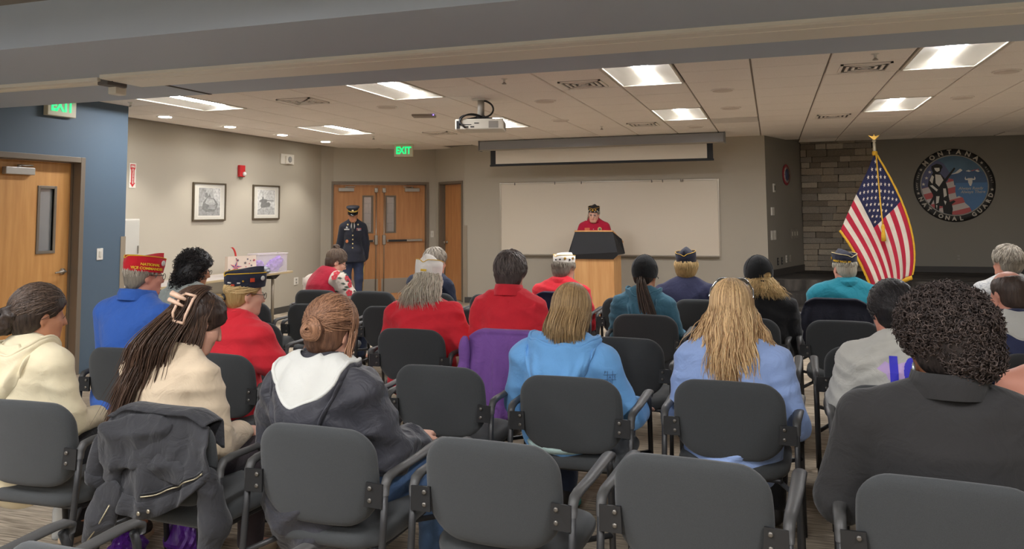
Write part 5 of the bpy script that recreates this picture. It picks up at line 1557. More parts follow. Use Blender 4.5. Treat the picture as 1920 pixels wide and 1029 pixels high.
        return strands_mesh(name, paths, rad, m, s.root, rg.uniform(tone[0], tone[1], n))
    def scalp_dirs(s, n, rg, low=-0.75, capped=False):
        d = rg.normal(size=(n*6, 3)); d /= np.linalg.norm(d, axis=1, keepdims=True)
        face = (d[:, 1] > 0.50) & (d[:, 2] < 0.50)
        ear = (np.abs(d[:, 0]) > 0.80) & (d[:, 2] < 0.12) & (np.abs(d[:, 1]) < 0.40)
        ok = ~face & ~ear & (d[:, 2] > low) & ~((d[:, 1] > 0.1) & (d[:, 2] < -0.1))
        if capped: ok &= d[:, 2] < 0.20
        return d[ok][:n]
    def on_scalp(s, d, t, lift=0.0):
        r = np.array((0.078+t, 0.100+t, 0.094+t))
        low = np.clip(-d[..., 2:3]-0.15, 0, 1)
        p = d*r*(1+lift)*(1-low*0.12)+np.array((0, -0.016, 0.034))
        return s.hc+(p*s.hs) @ s.Rh.T
    def swept_hair(s, m, n, seed, mode='down', target=(0, -0.9, -0.4), t=0.016, turn=40, rad=0.0018, k=9, capped=False, tone=(0.0, 0.8), lift=0.05, low=-0.75, crown=(0, -0.35, 0.94), name='hair_strands', jit=0.06):
        """fine strands lying on the skull: falling away from the crown, or pulled back to one point"""
        rg = np.random.default_rng(seed)
        d0 = s.scalp_dirs(n, rg, low, capped); n = len(d0)
        tt = np.linspace(0, 1, k)[None, :, None]
        if mode == 'pull':
            e = np.array(target, float)+rg.normal(0, jit, (n, 3)); e /= np.linalg.norm(e, axis=1, keepdims=True)
            om = np.arccos(np.clip((d0*e).sum(1), -0.999, 0.999))[:, None, None]
        else:
            c = np.array(crown, float); c /= np.linalg.norm(c)
            ax = np.cross(np.broadcast_to(c, d0.shape), d0); ax /= np.linalg.norm(ax, axis=1, keepdims=True)+1e-9
            ax += rg.normal(0, jit, (n, 3)); ax -= d0*(ax*d0).sum(1, keepdims=True); ax /= np.linalg.norm(ax, axis=1, keepdims=True)+1e-9
            e = np.cross(ax, d0)
            w = R_(turn)*rg.uniform(0.6, 1.2, n)[:, None, None]
            d = d0[:, None]*np.cos(w*tt)+e[:, None]*np.sin(w*tt)
        if mode == 'pull':
            d = (np.sin((1-tt)*om)*d0[:, None]+np.sin(tt*om)*e[:, None])/np.sin(om)
        lf = lift*np.sin(PI*np.clip(tt*0.9+0.05, 0, 1))*rg.uniform(0.3, 1.2, (n, 1, 1))
        P = s.on_scalp(d, t, lf)
        return strands_mesh(name, P, rad*rg.uniform(0.7, 1.4, n), m, s.root, rg.uniform(tone[0], tone[1], n))
    def hood2(s, m, ml=None, rim=0.13, back=0.15, drop=0.20, point=0.5, seed=5, up=0.03, thick=0.03, wid=1.0, amp=0.006, name='hood', span=140, dip=0.02, low=0.0):
        """open hood lying on the shoulders: lining from the neck out to the rim, cloth falling from the rim onto the back"""
        t_ = s.topo.data
        tree = BVHTree.FromPolygons([v.co.copy() for v in t_.vertices], [tuple(q.vertices) for q in t_.polygons])
        rg = np.random.default_rng(seed); ph = rg.uniform(0, 6.3, 6)
        nb = s.nb; NA = 48
        inner, outer = [], []
        nr = 9
        for i in range(NA+1):
            w = R_(-span+2*span*i/NA)
            sx, cb = math.sin(w), math.cos(w)          # cb: 1 at the back, negative in front
            kb = max(0.0, cb)
            rr = rim*(1-0.15*max(0, -cb)); ry = rim*(1-kb)+back*kb
            wob = 0.008*math.sin(3*w+ph[0])+0.006*math.sin(7*w+ph[1])
            rimp = nb+np.array((sx*rr*wid*1.02, -cb*ry, up*(0.35+0.65*abs(sx))-0.03*max(0, -cb)-low*kb**0.7+wob))
            neck = nb+np.array((sx*0.066, -cb*0.066+0.005, 0.035+(0.035 if low else 0)))
            mid = neck*0.45+rimp*0.55+np.array((0, -0.022*kb if low else 0, -dip+(0.034 if low else 0)))
            inner.append([neck, neck*0.75+mid*0.25+np.array((0, 0, -dip*0.4)), mid, mid*0.4+rimp*0.6+np.array((0, 0, -dip*0.15)), rimp])
            col = [rimp, rimp+np.array((sx*0.012, -cb*0.014, -0.008))]
            dz = drop*(0.22+0.78*kb**point)
            for j in range(1, nr+1):
                f = j/nr
                x = rimp[0]*(1-0.30*f*f*kb)+sx*0.012*(1-f)
                z = rimp[2]-0.008-dz*f
                hit = tree.ray_cast(Vector((x, -1.0, z)), Vector((0, 1, 0)))[0]
                y0 = rimp[1]-cb*0.014
                fold = amp*(math.sin(5*w+ph[2]+4*f)+0.7*math.sin(11*w+ph[3]-5*f)+0.5*math.sin(17*w+ph[4]+2*f))
                yb = (hit.y if hit is not None and cb > -0.2 else y0+0.05)-thick*(1-f**3)*(0.4+0.6*kb)-fold
                g = min(1, f*1.6)
                y = y0*(1-g)+min(yb, yb)*g if cb > -0.2 else y0*(1-0.3*f)
                col.append(np.array((x, y, z)))
            outer.append(col)
        def lift(p, off):
            near, no, _, _ = tree.find_nearest(Vector(p))
            if near is None: return p
            dd_ = (Vector(p)-near).dot(no)
            return np.array(near+no*off) if dd_ < off else p
        inner = [[lift(p, 0.012+0.004*(j == 4)) for j, p in enumerate(c)] for c in inner]
        for c, i_ in zip(outer, inner):
            c[0] = i_[-1]; c[1] = lift(c[1], 0.014)
        def sheet(rows, nm, mm, th):
            k = len(rows[0]); V = [p for c in rows for p in c]
            Fc = [(i*k+j, i*k+j+1, (i+1)*k+j+1, (i+1)*k+j) for i in range(len(rows)-1) for j in range(k-1)]
            o = MB().add(V, Fc, True).build(nm, mm, s.root)
            md = o.modifiers.new('t', 'SOLIDIFY'); md.thickness = th; md.offset = 0
            sb = o.modifiers.new('s', 'SUBSURF'); sb.levels = 1; sb.render_levels = 1
            return o
        sheet(outer, name, m, 0.010)
        sheet(inner, name+'_lining', ml or m, 0.006)
        MB().tube([c[-1]+np.array((0, 0, 0.002)) for c in inner], 0.008, 8).build(name+'_rim', ml or m, s.root)
    # ---------------------------------------------------------------- headgear
    def garrison(s, m, mp, base_z=0.055, tilt=10, pitch=8, hgt=0.105, w=0.088, l=0.112, roll=0, name='garrison_cap', point=0.0, slope=0.32):
        """folding cap: crown drawn up to a fore-and-aft ridge inside a raised curtain with piping"""
        R2 = s.Rh @ rotm(0, pitch, roll)
        c = s.H((0, -0.012, base_z))
        n = 64
        def pt(x, y, z_): return c+R2 @ (np.array((x, y, z_))*s.hs)
        grp = bpy.data.objects.new(name, None); grp.empty_display_size = 0.05; link(grp, s.root)
        # crown
        V = []
        lv = [(0.0, 1.0), (0.45, 0.95), (0.70, 0.70), (0.88, 0.36), (1.0, 0.06)]
        for z_, wd in lv:
            for q in range(n):
                t = 2*PI*q/n; yy = math.sin(t); xx = math.cos(t)
                end = abs(yy)**3
                zz = hgt*z_*(1-0.12*end*z_)*(1-slope*(1-yy)/2*z_)+point*hgt*z_*max(0, -yy)**2*0.3-0.05*hgt*z_*z_*(1-end)
                V.append(pt(xx*w*0.95*wd, yy*l*0.97*(1-0.05*z_), zz))
        Fc = [(i*n+q, i*n+(q+1) % n, (i+1)*n+(q+1) % n, (i+1)*n+q) for i in range(len(lv)-1) for q in range(n)]
        k = (len(lv)-1)*n
        for q in range(1, n//2):
            a, b, c_, d_ = k+(n//4-q) % n, k+(n//4-q+1) % n, k+(n//4+q-1) % n, k+(n//4+q) % n
            if q <= n//2: Fc.append((a, b, c_, d_))
        MB().add(V, Fc, True).build('cap_crown', m, grp)
        # curtain with a notch at the back
        V, edge = [], []
        for q in range(n+1):
            t = 2*PI*q/n; yy, xx = math.sin(t), math.cos(t)
            zt = (0.064+0.006*(1-yy*yy)-0.013*max(0, -yy)**40-0.008*max(0, yy)**40)*hgt/0.105
            for rr, z_ in ((1.0, -0.004), (1.045, zt*0.5), (1.05, zt), (1.02, zt), (0.99, zt*0.5)):
                V.append(pt(xx*w*rr, yy*l*rr, z_))
            edge.append(pt(xx*w*1.045, yy*l*1.045, zt+0.001))
        MB().add(V, [(q*5+j, q*5+5+j, q*5+6+j, q*5+1+j) for q in range(n) for j in range(4)], True).build('cap_curtain', m, grp)
        if mp is not None: MB().tube(edge, 0.0028, 6).build('cap_piping', mp, grp)
        s.cap = dict(R=R2, c=c, w=w*1.05, l=l*1.05, hgt=hgt, pt=pt, grp=grp)
        return grp
    def cap_at(s, ang, z_, lift=0.003):
        """point and outward / tangent directions on the cap curtain; ang 0 = right, 90 = front, -90 = back (degrees)"""
        C = s.cap; t = R_(ang)
        p = C['pt'](math.cos(t)*(C['w']+lift), math.sin(t)*(C['l']+lift), z_)
        tg = C['R'] @ np.array((-math.sin(t)*C['w'], math.cos(t)*C['l'], 0)); tg /= np.linalg.norm(tg)
        up = C['R'] @ np.array((0, 0, 1.0))
        return p, tg, up
    def cap_text(s, txt, ang, z_, size, m, bold=0.0008):
        me = text_mesh(txt, size, bold, 0.0006)
        C = s.cap; t0 = R_(ang); rad = (C['w']+C['l'])/2
        for v in me.vertices:
            t = t0+v.co.x/rad
            p = C['pt'](math.cos(t)*(C['w']+0.003+v.co.z), math.sin(t)*(C['l']+0.003+v.co.z), z_+v.co.y)
            v.co = Vector(p)
        me.materials.clear(); me.materials.append(m)
        o = bpy.data.objects.new('cap_lettering', me); link(o, C['grp'])
    def cap_pin(s, ang, z_, shape, m, size=0.012):
        p, tg, up = s.cap_at(ang, z_)
        M = frame_mat(p, tg, up)
        if shape == 'round': mb = MB().lathe([(size, -0.003), (size, 0.002), (size*0.6, 0.0035)], 14)
        else: mb = MB().rbox(-size, size, -size*shape, size*shape, -0.003, 0.003, 0.001)
        mb.v = [tuple(M @ Vector(v)) for v in mb.v]
        mb.build('cap_pin', m, s.cap['grp'])
    def ball_cap(s, m, pitch=4, z0=0.03, t=0.022, brim=True, gap=True, name='baseball_cap'):
        grp = bpy.data.objects.new(name, None); grp.empty_display_size = 0.05; link(grp, s.root)
        v = s.hvol(h=0.008)
        R2 = s.Rh @ rotm(0, pitch, 0)
        v.ell(s.H((0, -0.014, 0.036)), np.array((0.078+t, 0.099+t, 0.096+t))*s.hs, s.Rh, 0.0)
        n = R2 @ np.array((0, 0.16, -1.0)); n /= np.linalg.norm(n)
        v.cut(n, float(n @ s.H((0, -0.02, z0-0.022))))
        if gap: v.cone(s.H((-0.012, -0.16, z0+0.012)), s.H((0.012, -0.16, z0+0.012)), 0.040*s.hs, k=0.004, op='-')
        vol_obj(v, 'cap_dome', m, grp, smooth_it=1)
        if gap:
            MB().tube([s.H((0.096*math.sin(a)*1.0, -0.014-0.117*math.cos(a), z0-0.024)) for a in np.linspace(-0.6, 0.6, 14)], 0.008*s.hs, 8).build('cap_strap', m, grp)
        if brim:
            mb = MB(); V = []
            for i in range(13):
                a = R_(-72+144*i/12)
                for rr, dz in ((1.0, 0.0), (1.42, -0.010), (1.42, -0.014), (1.0, -0.006)):
                    yy = 0.094*math.cos(a)*rr*(1.12 if rr > 1.1 else 1); xx = 0.096*math.sin(a)*(1.0 if rr > 1.1 else 1)
                    V.append(s.H((xx, -0.008+yy*1.12, z0+0.012+dz-0.05*abs(math.sin(a))**2*0.5)))
            mb.add(V, [(i*4+j, i*4+(j+1) % 4, i*4+4+(j+1) % 4, i*4+4+j) for i in range(12) for j in range(4)], True).build('cap_brim', m, grp)
        MB().lathe([(0.008, 0), (0.006, 0.005), (0.002, 0.006)], 10, tuple(s.H((0, -0.014, 0.034+0.096+t)))).build('cap_button', m, grp)
        for a in (0, 60, 120):
            pts = []
            for q in range(15):
                w = PI*(0.04+0.92*q/14)
                d = np.array((math.cos(R_(a))*math.cos(w), math.sin(R_(a))*math.cos(w), math.sin(w)))
                pp = (0, -0.014, 0.036)+d*np.array((0.078+t+0.001, 0.099+t+0.001, 0.096+t+0.001))
                if gap and pp[1] < -0.09 and pp[2] < z0+0.055: continue
                pts.append(s.H(pp))
            if len(pts) > 2: MB().tube(pts, 0.0018, 5).build('cap_seam', m, grp)
        return grp
    def glasses(s, m, lens=True):
        grp = bpy.data.objects.new('glasses', None); grp.empty_display_size = 0.05; link(grp, s.root)
        for q in (-1, 1):
            MB().tube([s.H(p) for p in ((q*0.064, 0.092, 0.012), (q*0.078, 0.07, 0.013), (q*0.086, 0.0, 0.012), (q*0.084, -0.018, -0.002))], 0.0022, 6).build('glasses_temple', m, grp)
            MB().tube([s.H((q*0.034+0.024*math.cos(w), 0.106-0.10*abs(q*0.034+0.024*math.cos(w))**1.5, 0.006+0.018*math.sin(w))) for w in np.linspace(0, 2*PI, 17)], 0.0020, 5).build('glasses_rim', m, grp)
        MB().tube([s.H((-0.012, 0.110, 0.012)), s.H((0, 0.113, 0.014)), s.H((0.012, 0.110, 0.012))], 0.002, 5).build('glasses_bridge', m, grp)
    def hood(s, m, ml=None, drop=0.13, width=0.15, depth=0.075, seed=5, amp=0.006, yoff=-0.10, zoff=0.0, ring=0.05, cone=0.0, name='hood', rim_up=0.03, open_=1.0, h=None):
        """hood lying open on the upper back"""
        c = s.nb+np.array([0, yoff, -0.03+zoff])
        lo = c-np.array([width+0.1, 0.17, drop+0.14]); hi = c+np.array([width+0.1, 0.28, 0.20])
        v = Vol(lo, hi, h or min(s.h, 0.011))
        v.ell(c+np.array([0, -depth*0.25, -drop*0.35]), (width, depth, drop*0.75), rotm(0, -14, 0), 0.03)
        v.ell(c+np.array([0, -depth*0.1, -drop*0.05]), (width*1.02, depth*0.95, drop*0.5), rotm(0, -8, 0), 0.03)
        if cone: v.cone(c+np.array([0, -depth*0.35, -drop*0.5]), c+np.array([0, -depth*0.5, -drop*0.8-cone]), 0.05, 0.016, k=0.06)
        pts = [s.nb+np.array((math.sin(w)*0.105*(width/0.15), -math.cos(w)*0.085+0.005, 0.028+rim_up*(1+math.cos(w))*0.5-0.03*(1-math.cos(w))*0.6)) for w in np.linspace(-2.3, 2.3, 13)]
        for a, b in zip(pts[:-1], pts[1:]): v.cone(a, b, ring*0.62, k=0.03)
        v.ell(c+np.array([0, 0.055, 0.085]), (width*0.80*open_, depth*0.95, drop*0.72), rotm(0, -10, 0), 0.015, '-')
        v.cone(s.nb-s.u*0.05, s.nb+s.u*0.2, 0.070, 0.078, k=0.01, op='-')
        o = vol_obj(v, name, m, s.root, amp, seed, 1.4)
        if ml is not None:
            w = Vol(lo, hi, h or min(s.h, 0.011))
            w.ell(c+np.array([0, 0.055, 0.085]), (width*0.80*open_+0.006, depth*0.95+0.006, drop*0.72+0.006), rotm(0, -10, 0), 0.0)
            w.ell(c+np.array([0, 0.055, 0.085]), (width*0.80*open_-0.004, depth*0.95-0.004, drop*0.72-0.004), rotm(0, -10, 0), 0.0, '-')
            w.cone(s.nb-s.u*0.05, s.nb+s.u*0.2, 0.072, 0.080, k=0.0, op='-')
            # keep only where the hood itself is close
            w.D = np.maximum(w.D, v.D-0.010)
            vol_obj(w, name+'_lining', ml, s.root, smooth_it=1)
        return o

# ------------------------------------------------------------------ the audience
def seat(key, dx=0.0, dy=-0.06):
    l = CHAIRS[key].location
    return (l[0]+dx, l[1]+dy)
def tlen(ztop, lean=0, hs=1.0, extra=0.0):
    return (ztop-0.02-extra-0.53-0.292*hs)/math.cos(R_(lean))

def print_on(person, me, x0, z0, m, name, lift=0.003, cell=0.0022, yaw=0.0):
    """lay a flat print on the top: a fine grid of cells inside the outline, each point cast onto the cloth"""
    flat = BVHTree.FromPolygons([Vector((v.co.x, v.co.y, 0)) for v in me.vertices], [tuple(p.vertices) for p in me.polygons])
    xs = [v.co.x for v in me.vertices]; ys = [v.co.y for v in me.vertices]
    t = person.topo.data
    tree = BVHTree.FromPolygons([v.co.copy() for v in t.vertices], [tuple(p.vertices) for p in t.polygons])
    d = Vector((math.sin(yaw), math.cos(yaw), 0)); sx = Vector((math.cos(yaw), -math.sin(yaw), 0))
    vid, V, Fc = {}, [], []
    def vert(i, j):
        if (i, j) not in vid:
            o = Vector((person.nb[0], person.nb[1], 0))+sx*(x0+min(xs)+i*cell)+Vector((0, 0, z0+min(ys)+j*cell))-d*1.0
            hit = tree.ray_cast(o, d)[0]
            vid[(i, j)] = len(V); V.append(tuple((hit if hit is not None else o+d*0.9)-d*lift))
        return vid[(i, j)]
    nx, ny = int((max(xs)-min(xs))/cell)+1, int((max(ys)-min(ys))/cell)+1
    for i in range(nx):
        for j in range(ny):
            p_ = Vector((min(xs)+(i+0.5)*cell, min(ys)+(j+0.5)*cell, 1.0))
            if flat.ray_cast(p_, Vector((0, 0, -1)))[0] is not None:
                Fc.append((vert(i, j), vert(i+1, j), vert(i+1, j+1), vert(i, j+1)))
    out = mesh_of(V, Fc, True, name); out.materials.append(m)
    return link(bpy.data.objects.new(name, out), person.root)

def flat_mesh(pts):
    return mesh_of([(x, y, 0) for x, y in pts], [tuple(range(len(pts)))])

M_jeans = cloth('denim_blue', (84, 112, 152), 0.12)
M_jeans_dk = cloth('denim_dark', (50, 58, 78), 0.10)
M_slack = cloth('slacks_black', (40, 40, 42), 0.05)
M_slack2 = cloth('slacks_khaki', (150, 138, 116), 0.05)
M_shoe = mat('shoe_dark', (46, 42, 40), 0.6)
H_dkbrown = hair_mat('hair_dark_brown', (34, 26, 22), (104, 86, 74))
H_long = hair_mat('hair_long_brown', (38, 28, 24), (112, 84, 66))
H_auburn = hair_mat('hair_auburn', (76, 50, 38), (172, 128, 98))
H_ltbrown = hair_mat('hair_light_brown', (104, 80, 56), (200, 168, 122))
H_straw = hair_mat('hair_strawberry', (142, 98, 64), (246, 212, 160))
H_black = hair_mat('hair_black', (20, 19, 20), (66, 62, 62), 0.35)
H_afro = hair_mat('hair_dark_curls', (26, 21, 20), (96, 82, 76), 0.6)
H_grey = hair_mat('hair_grey', (112, 104, 92), (204, 194, 178))
H_white = hair_mat('hair_white', (170, 160, 142), (232, 224, 206))
H_salt = hair_mat('hair_dark_grey_brown', (62, 53, 50), (134, 122, 116))
H_blond = hair_mat('hair_blond', (150, 118, 70), (236, 206, 150))
H_ltgrey = hair_mat('hair_long_grey', (150, 138, 120), (226, 216, 196))
M_navycap = cloth('cap_navy', (42, 44, 58), 0.05)
M_yellow = mat('piping_yellow', (236, 190, 40), 0.6)
M_whitecap = cloth('cap_white', (246, 242, 234), 0.03)
M_red = cloth('polo_red', (224, 50, 62), 0.05)
M_pin = mat('pin_gold', (206, 160, 60), 0.35, metal=0.6)
M_pinw = mat('pin_white', (220, 218, 210), 0.4)
M_pinr = mat('pin_red', (204, 70, 40), 0.5)

# 1. cream hoodie, far left of the near row
p = Person('person in a cream hoodie with dark clipped-up hair at the left edge', seat('cream', -0.200), 0, tlen(1.285, 4), 4, -8, 0.168, 1.0, (-24, 10, 0), 'tan', 0.011)
p.body(); p.trousers(M_slack); p.shoes(M_shoe, mat('sole_tan', (196, 170, 140), 0.6))
m_ = cloth('hoodie_cream', (226, 214, 182), 0.04)
p.top('hoodie', m_, 1.93, 0.020, 0.012, 11, hem=0.10, fat=1.15)
p.hood2(m_, None, 0.115, 0.125, 0.19, 0.5, 6, 0.035, 0.035, amp=0.010)
p.cap_hair(H_dkbrown, 0.02, 0.022, 0.01, 0.004)
p.swept_hair(H_dkbrown, 1100, 21, 'pull', (-0.15, -0.9, -0.35), 0.019, tone=(0.0, 0.8), jit=0.16)
v = p.hvol(ex=(0.2, 0.24, 0.2)); c0 = p.H((-0.03, -0.135, -0.045)); v.ell(c0, (0.052, 0.045, 0.056), p.Rh, 0.02); v.cone(p.H((0, -0.11, 0.0)), c0, 0.05, 0.045, k=0.03)
vol_obj(v, 'hair_twist', H_dkbrown, p.root, 0.008, 4, 4, 0.6)
g_ = MB()
for q in (-1, 1): g_.tube([p.H((-0.03+q*0.028, -0.15, 0.0)), p.H((-0.03+q*0.034, -0.192, -0.03)), p.H((-0.03+q*0.03, -0.19, -0.075)), p.H((-0.03+q*0.016, -0.15, -0.10))], [0.008, 0.010, 0.009, 0.004], 8)
g_.tube([p.H((-0.075, -0.192, -0.055)), p.H((-0.03, -0.20, -0.05)), p.H((0.012, -0.19, -0.055))], 0.011, 8)
g_.build('hair_clip', mat('clip_black', (34, 32, 34), 0.3), p.root)

# 2. long dark hair, cream corduroy shirt
p = Person('person with long dark hair, beige claw clip and cream corduroy shirt', seat('denim', -0.230), -4, tlen(1.280, 12), 12, 1, 0.172, 1.02, (-30, 28, 0), 'fair', 0.011)
p.body(); p.trousers(cloth('slacks_plum', (70, 62, 66), 0.05)); p.shoes(mat('shoe_cream', (206, 186, 156), 0.7))
m_ = cloth('shirt_corduroy', (216, 196, 168), 0.06, 0.35, 140, 0.7)
p.top('corduroy_shirt', m_, 1.9, 0.018, 0.014, 12, hem=0.06, fat=1.2); p.collar('shirt_collar', m_, 0.068, 0.035, 0.012, 1.15)
p.cap_hair(H_long, 0.018, 0.035, 0.0)
p.long_hair(H_long, 800, 0.46, 31, back=-0.165, rad=0.0026, phi=(-105, 95), drift=(-0.10, -0.01, 0), jit=0.03, t=0.010, th=92, spread=0.15, tone=(0.0, 0.6))
p.long_hair(H_long, 180, 0.50, 33, back=-0.185, rad=0.003, phi=(-20, 15), drift=(-0.10, -0.02, 0), jit=0.012, t=0.022, th=92, gather=0.5, tone=(0.0, 0.3), name='hair_lock')
p.long_hair(H_long, 260, 0.36, 32, back=-0.18, rad=0.003, phi=(-60, 60), drift=(-0.07, -0.015, 0), jit=0.03, t=0.030, th=70, gather=0.2, tone=(0.0, 0.5))
clip = bpy.data.objects.new('claw_clip', None); link(clip, p.root); clip['label'] = 'beige claw clip'
M_clip = mat('clip_beige', (226, 190, 164), 0.35)
_n = p.Rh @ np.array((0.66, -0.74, 0.02)); _n /= np.linalg.norm(_n)
_uu = p.Rh @ np.array((-0.25, 0.10, 1.0)); _uu -= _n*float(_n @ _uu); _uu /= np.linalg.norm(_uu); _rr = np.cross(_uu, _n)
_cc = p.H((0.074, -0.108, 0.030))
def cw(x, y, z): return _cc+_rr*x+_uu*y+_n*z
for q in (-1, 1):
    MB().tube([cw(q*0.024, 0.062, 0.0), cw(q*0.030, 0.045, 0.022), cw(q*0.030, -0.03, 0.026), cw(q*0.024, -0.062, 0.006)], [0.005, 0.006, 0.006, 0.005], 8).build('clip_jaw', M_clip, clip)
for y, z in ((0.062, 0.004), (-0.060, 0.010)): MB().tube([cw(-0.025, y, z), cw(0.025, y, z)], 0.006, 8).build('clip_bar', M_clip, clip)
for y0, y1, w_ in ((0.040, 0.046, 0.013), (0.012, 0.018, 0.010)):
    MB().tube([cw(-0.068, y1, 0.034), cw(-0.032, y0, 0.034), cw(0.004, y0-0.006, 0.030)], [w_, w_*0.9, w_*0.5], 8).build('clip_grip', M_clip, clip)

# 3. dark hooded jacket, auburn bun
p = Person('person in a dark windbreaker with grey lined hood and auburn bun', seat('dark', -0.100), -4, tlen(1.268, 4), 4, -4, 0.182, 1.08, (-12, 12, 2), 'fair', 0.010,
           arms={1: ((0.085, 0.09, -0.25), (-0.02, 0.24, 0.0)), -1: ((-0.06, 0.06, -0.26), (0.08, 0.22, 0))}, spread=0.21)
p.body(); p.trousers(M_jeans, 0.007); p.shoes(mat('shoe_pink', (176, 140, 128), 0.7))
m_ = cloth('windbreaker_dark', (58, 58, 64), 0.05, 0.5, 200, 0.5)
p.top('windbreaker', m_, 1.9, 0.028, 0.017, 13, hem=0.12, fat=1.25, fscale=1.2)
p.hood2(m_, cloth('hood_lining_grey', (206, 206, 200), 0.04), 0.150, 0.175, 0.24, 1.6, 7, 0.05, 0.04, amp=0.008, dip=0.006, low=0.10)
p.cap_hair(H_auburn, 0.018, 0.025, 0.0)
p.swept_hair(H_auburn, 1500, 41, 'pull', (0.2, -0.95, -0.05), 0.018, tone=(0.0, 0.8), jit=0.14)
rg = np.random.default_rng(9); c0 = p.H((0.026, -0.126, 0.002)); paths = []
for q in range(260):
    a = rg.uniform(0, 6.3); R0 = 0.010+0.042*rg.random(); ph = np.linspace(a, a+rg.uniform(2.5, 4.5), 12); tl_ = rg.uniform(-0.5, 0.5)
    loc = np.stack([R0*np.cos(ph), -0.034*np.sqrt(np.maximum(0, 1-(R0/0.056)**2))-0.012*np.sin(ph*2+tl_)*0.6, R0*np.sin(ph)*0.9], 1)
    paths.append(c0+loc @ p.Rh.T)
strands_mesh('hair_bun', paths, 0.0026, H_auburn, p.root, rg.uniform(0.1, 0.8, 260))
v = p.hvol(ex=(0.2, 0.24, 0.2)); v.ell(c0, (0.046, 0.030, 0.042), p.Rh, 0.0); vol_obj(v, 'bun_core', H_auburn, p.root, 0.004, 4, 4)
p.long_hair(H_auburn, 26, 0.16, 43, rad=0.0026, phi=(-118, -95), t=0.018, th=95, back=-0.02, jit=0.015, name='hair_wisps')
p.long_hair(H_auburn, 26, 0.17, 44, rad=0.0026, phi=(95, 122), t=0.018, th=95, back=-0.02, jit=0.015, name='hair_wisps')

# 4. black jacket, tight dark curls
p = Person('person in a black jacket with short tight dark curls, nearest the camera', seat('curly', 0.020), -4, tlen(1.310, 0), 0, 0, 0.235, 1.22, (24, 6, 0), 'brown', 0.011, arms={-1: ((-0.085, 0.03, -0.27), (0.04, 0.24, 0.01)), 1: ((0.085, 0.03, -0.27), (-0.04, 0.24, 0.01))})
p.body(); p.trousers(M_slack); p.shoes(M_shoe)
m_ = cloth('jacket_black', (46, 45, 45), 0.04, 0.3, 300)
p.top('jacket', m_, 1.95, 0.022, 0.011, 14, fat=1.2, hem=0.08, fscale=0.8); p.collar('jacket_collar', m_, 0.078, 0.06, 0.012, 1.12)
p.cap_hair(H_afro, 0.03, 0.03, 0.0, 0.006, tiltn=(0, 0.85, -0.52), extra=lambda v: (v.ell(p.H((0.012, -0.03, 0.06)), (0.130, 0.140, 0.118), p.Rh, 0.03), v.ell(p.H((0.03, -0.11, -0.02)), (0.085, 0.055, 0.075), p.Rh, 0.04)))
p.curls(H_afro, 3000, 51, (0.012, -0.03, 0.06), (0.139, 0.150, 0.127), 0.0065, 0.026, -0.03, 0.085, 0.0028, tone=(0.0, 0.5))
p.curls(H_afro, 900, 52, (0.03, -0.11, -0.02), (0.093, 0.062, 0.082), 0.0065, 0.026, -0.11, -0.02, 0.0028, tone=(0.0, 0.5))
MB().tube([p.H((-0.088, 0.002, -0.05)), p.H((-0.09, 0.0, -0.066)), p.H((-0.09, 0.0, -0.085))], [0.003, 0.006, 0.004], 8).build('earring', mat('earring_silver', (206, 210, 206), 0.2, metal=0.7), p.root)

# 5. light blue hoodie, light brown hair
p = Person('person in a light blue hoodie with long light brown hair', seat('lightblue', -0.080), -6, tlen(1.235, 6), 6, 0, 0.186, 1.05, (6, 16, 3), 'fair', 0.011, arms={1: ((0.10, 0.06, -0.24), (0.0, 0.22, -0.02)), -1: ((-0.09, 0.06, -0.24), (0.06, 0.2, -0.02))})
p.body(); p.trousers(M_jeans_dk); p.shoes(M_shoe, mat('sole_aqua', (92, 188, 186), 0.5))
m_ = cloth('hoodie_light_blue', (112, 168, 222), 0.05, 0.3)
p.top('hoodie', m_, 1.9, 0.026, 0.014, 15, hem=0.02, fat=1.3, fscale=0.8)
p.hood2(m_, None, 0.165, 0.15, 0.24, 0.7, 8, 0.05, 0.05, amp=0.010)
v = Vol(p.nb-0.3, p.nb+0.3, 0.010); v.cone(p.nb+np.array((0.10, -0.10, -0.06)), p.nb+np.array((0.155, -0.055, 0.045)), 0.05, 0.010, k=0.02); vol_obj(v, 'hood_point', m_, p.root, 0.004, 3)
v = Vol(p.P-0.3, p.P+0.3, 0.012); v.ell(p.P+np.array((0.01, -0.03, -0.035)), (0.185, 0.155, 0.055), None, 0.0); vol_obj(v, 'undershirt', cloth('undershirt_aqua', (190, 216, 212), 0.03), p.root, 0.006, 6)
p.cap_hair(H_ltbrown, 0.014, 0.045, 0.0)
p.long_hair(H_ltbrown, 1000, 0.20, 61, back=-0.15, rad=0.0022, phi=(-140, 140), t=0.018, th=92, jit=0.012, spread=-0.05, start=(3, 30), tone=(0.05, 0.8))
ttt = MB()
for a, b in (((-0.03, 0.012), (0.03, 0.012)), ((-0.03, -0.012), (0.03, -0.012)), ((-0.012, 0.03), (-0.012, -0.03)), ((0.012, 0.03), (0.012, -0.03))):
    x0, x1, y0, y1 = min(a[0], b[0])-0.001, max(a[0], b[0])+0.001, min(a[1], b[1])-0.001, max(a[1], b[1])+0.001
    ttt.add([(x0, y0, 0), (x1, y0, 0), (x1, y1, 0), (x0, y1, 0)], [(0, 1, 2, 3)])
print_on(p, ttt.mesh(), 0.17, p.nb[2]-0.115, mat('print_slate', (70, 96, 132), 0.7), 'sleeve_print', yaw=-0.55)
for ch, x, y in (('P', -0.024, 0.024), ('A', 0.0, 0.0), ('G', -0.024, -0.024), ('O', 0.0, -0.024), ('S', 0.024, 0.0)):
    me = text_mesh(ch, 0.02, 0, 0.0); me.transform(Matrix.Translation((x, y, 0)))
    print_on(p, me, 0.17, p.nb[2]-0.115, mat('print_slate', (70, 96, 132), 0.7), 'sleeve_print', yaw=-0.55, cell=0.0012)

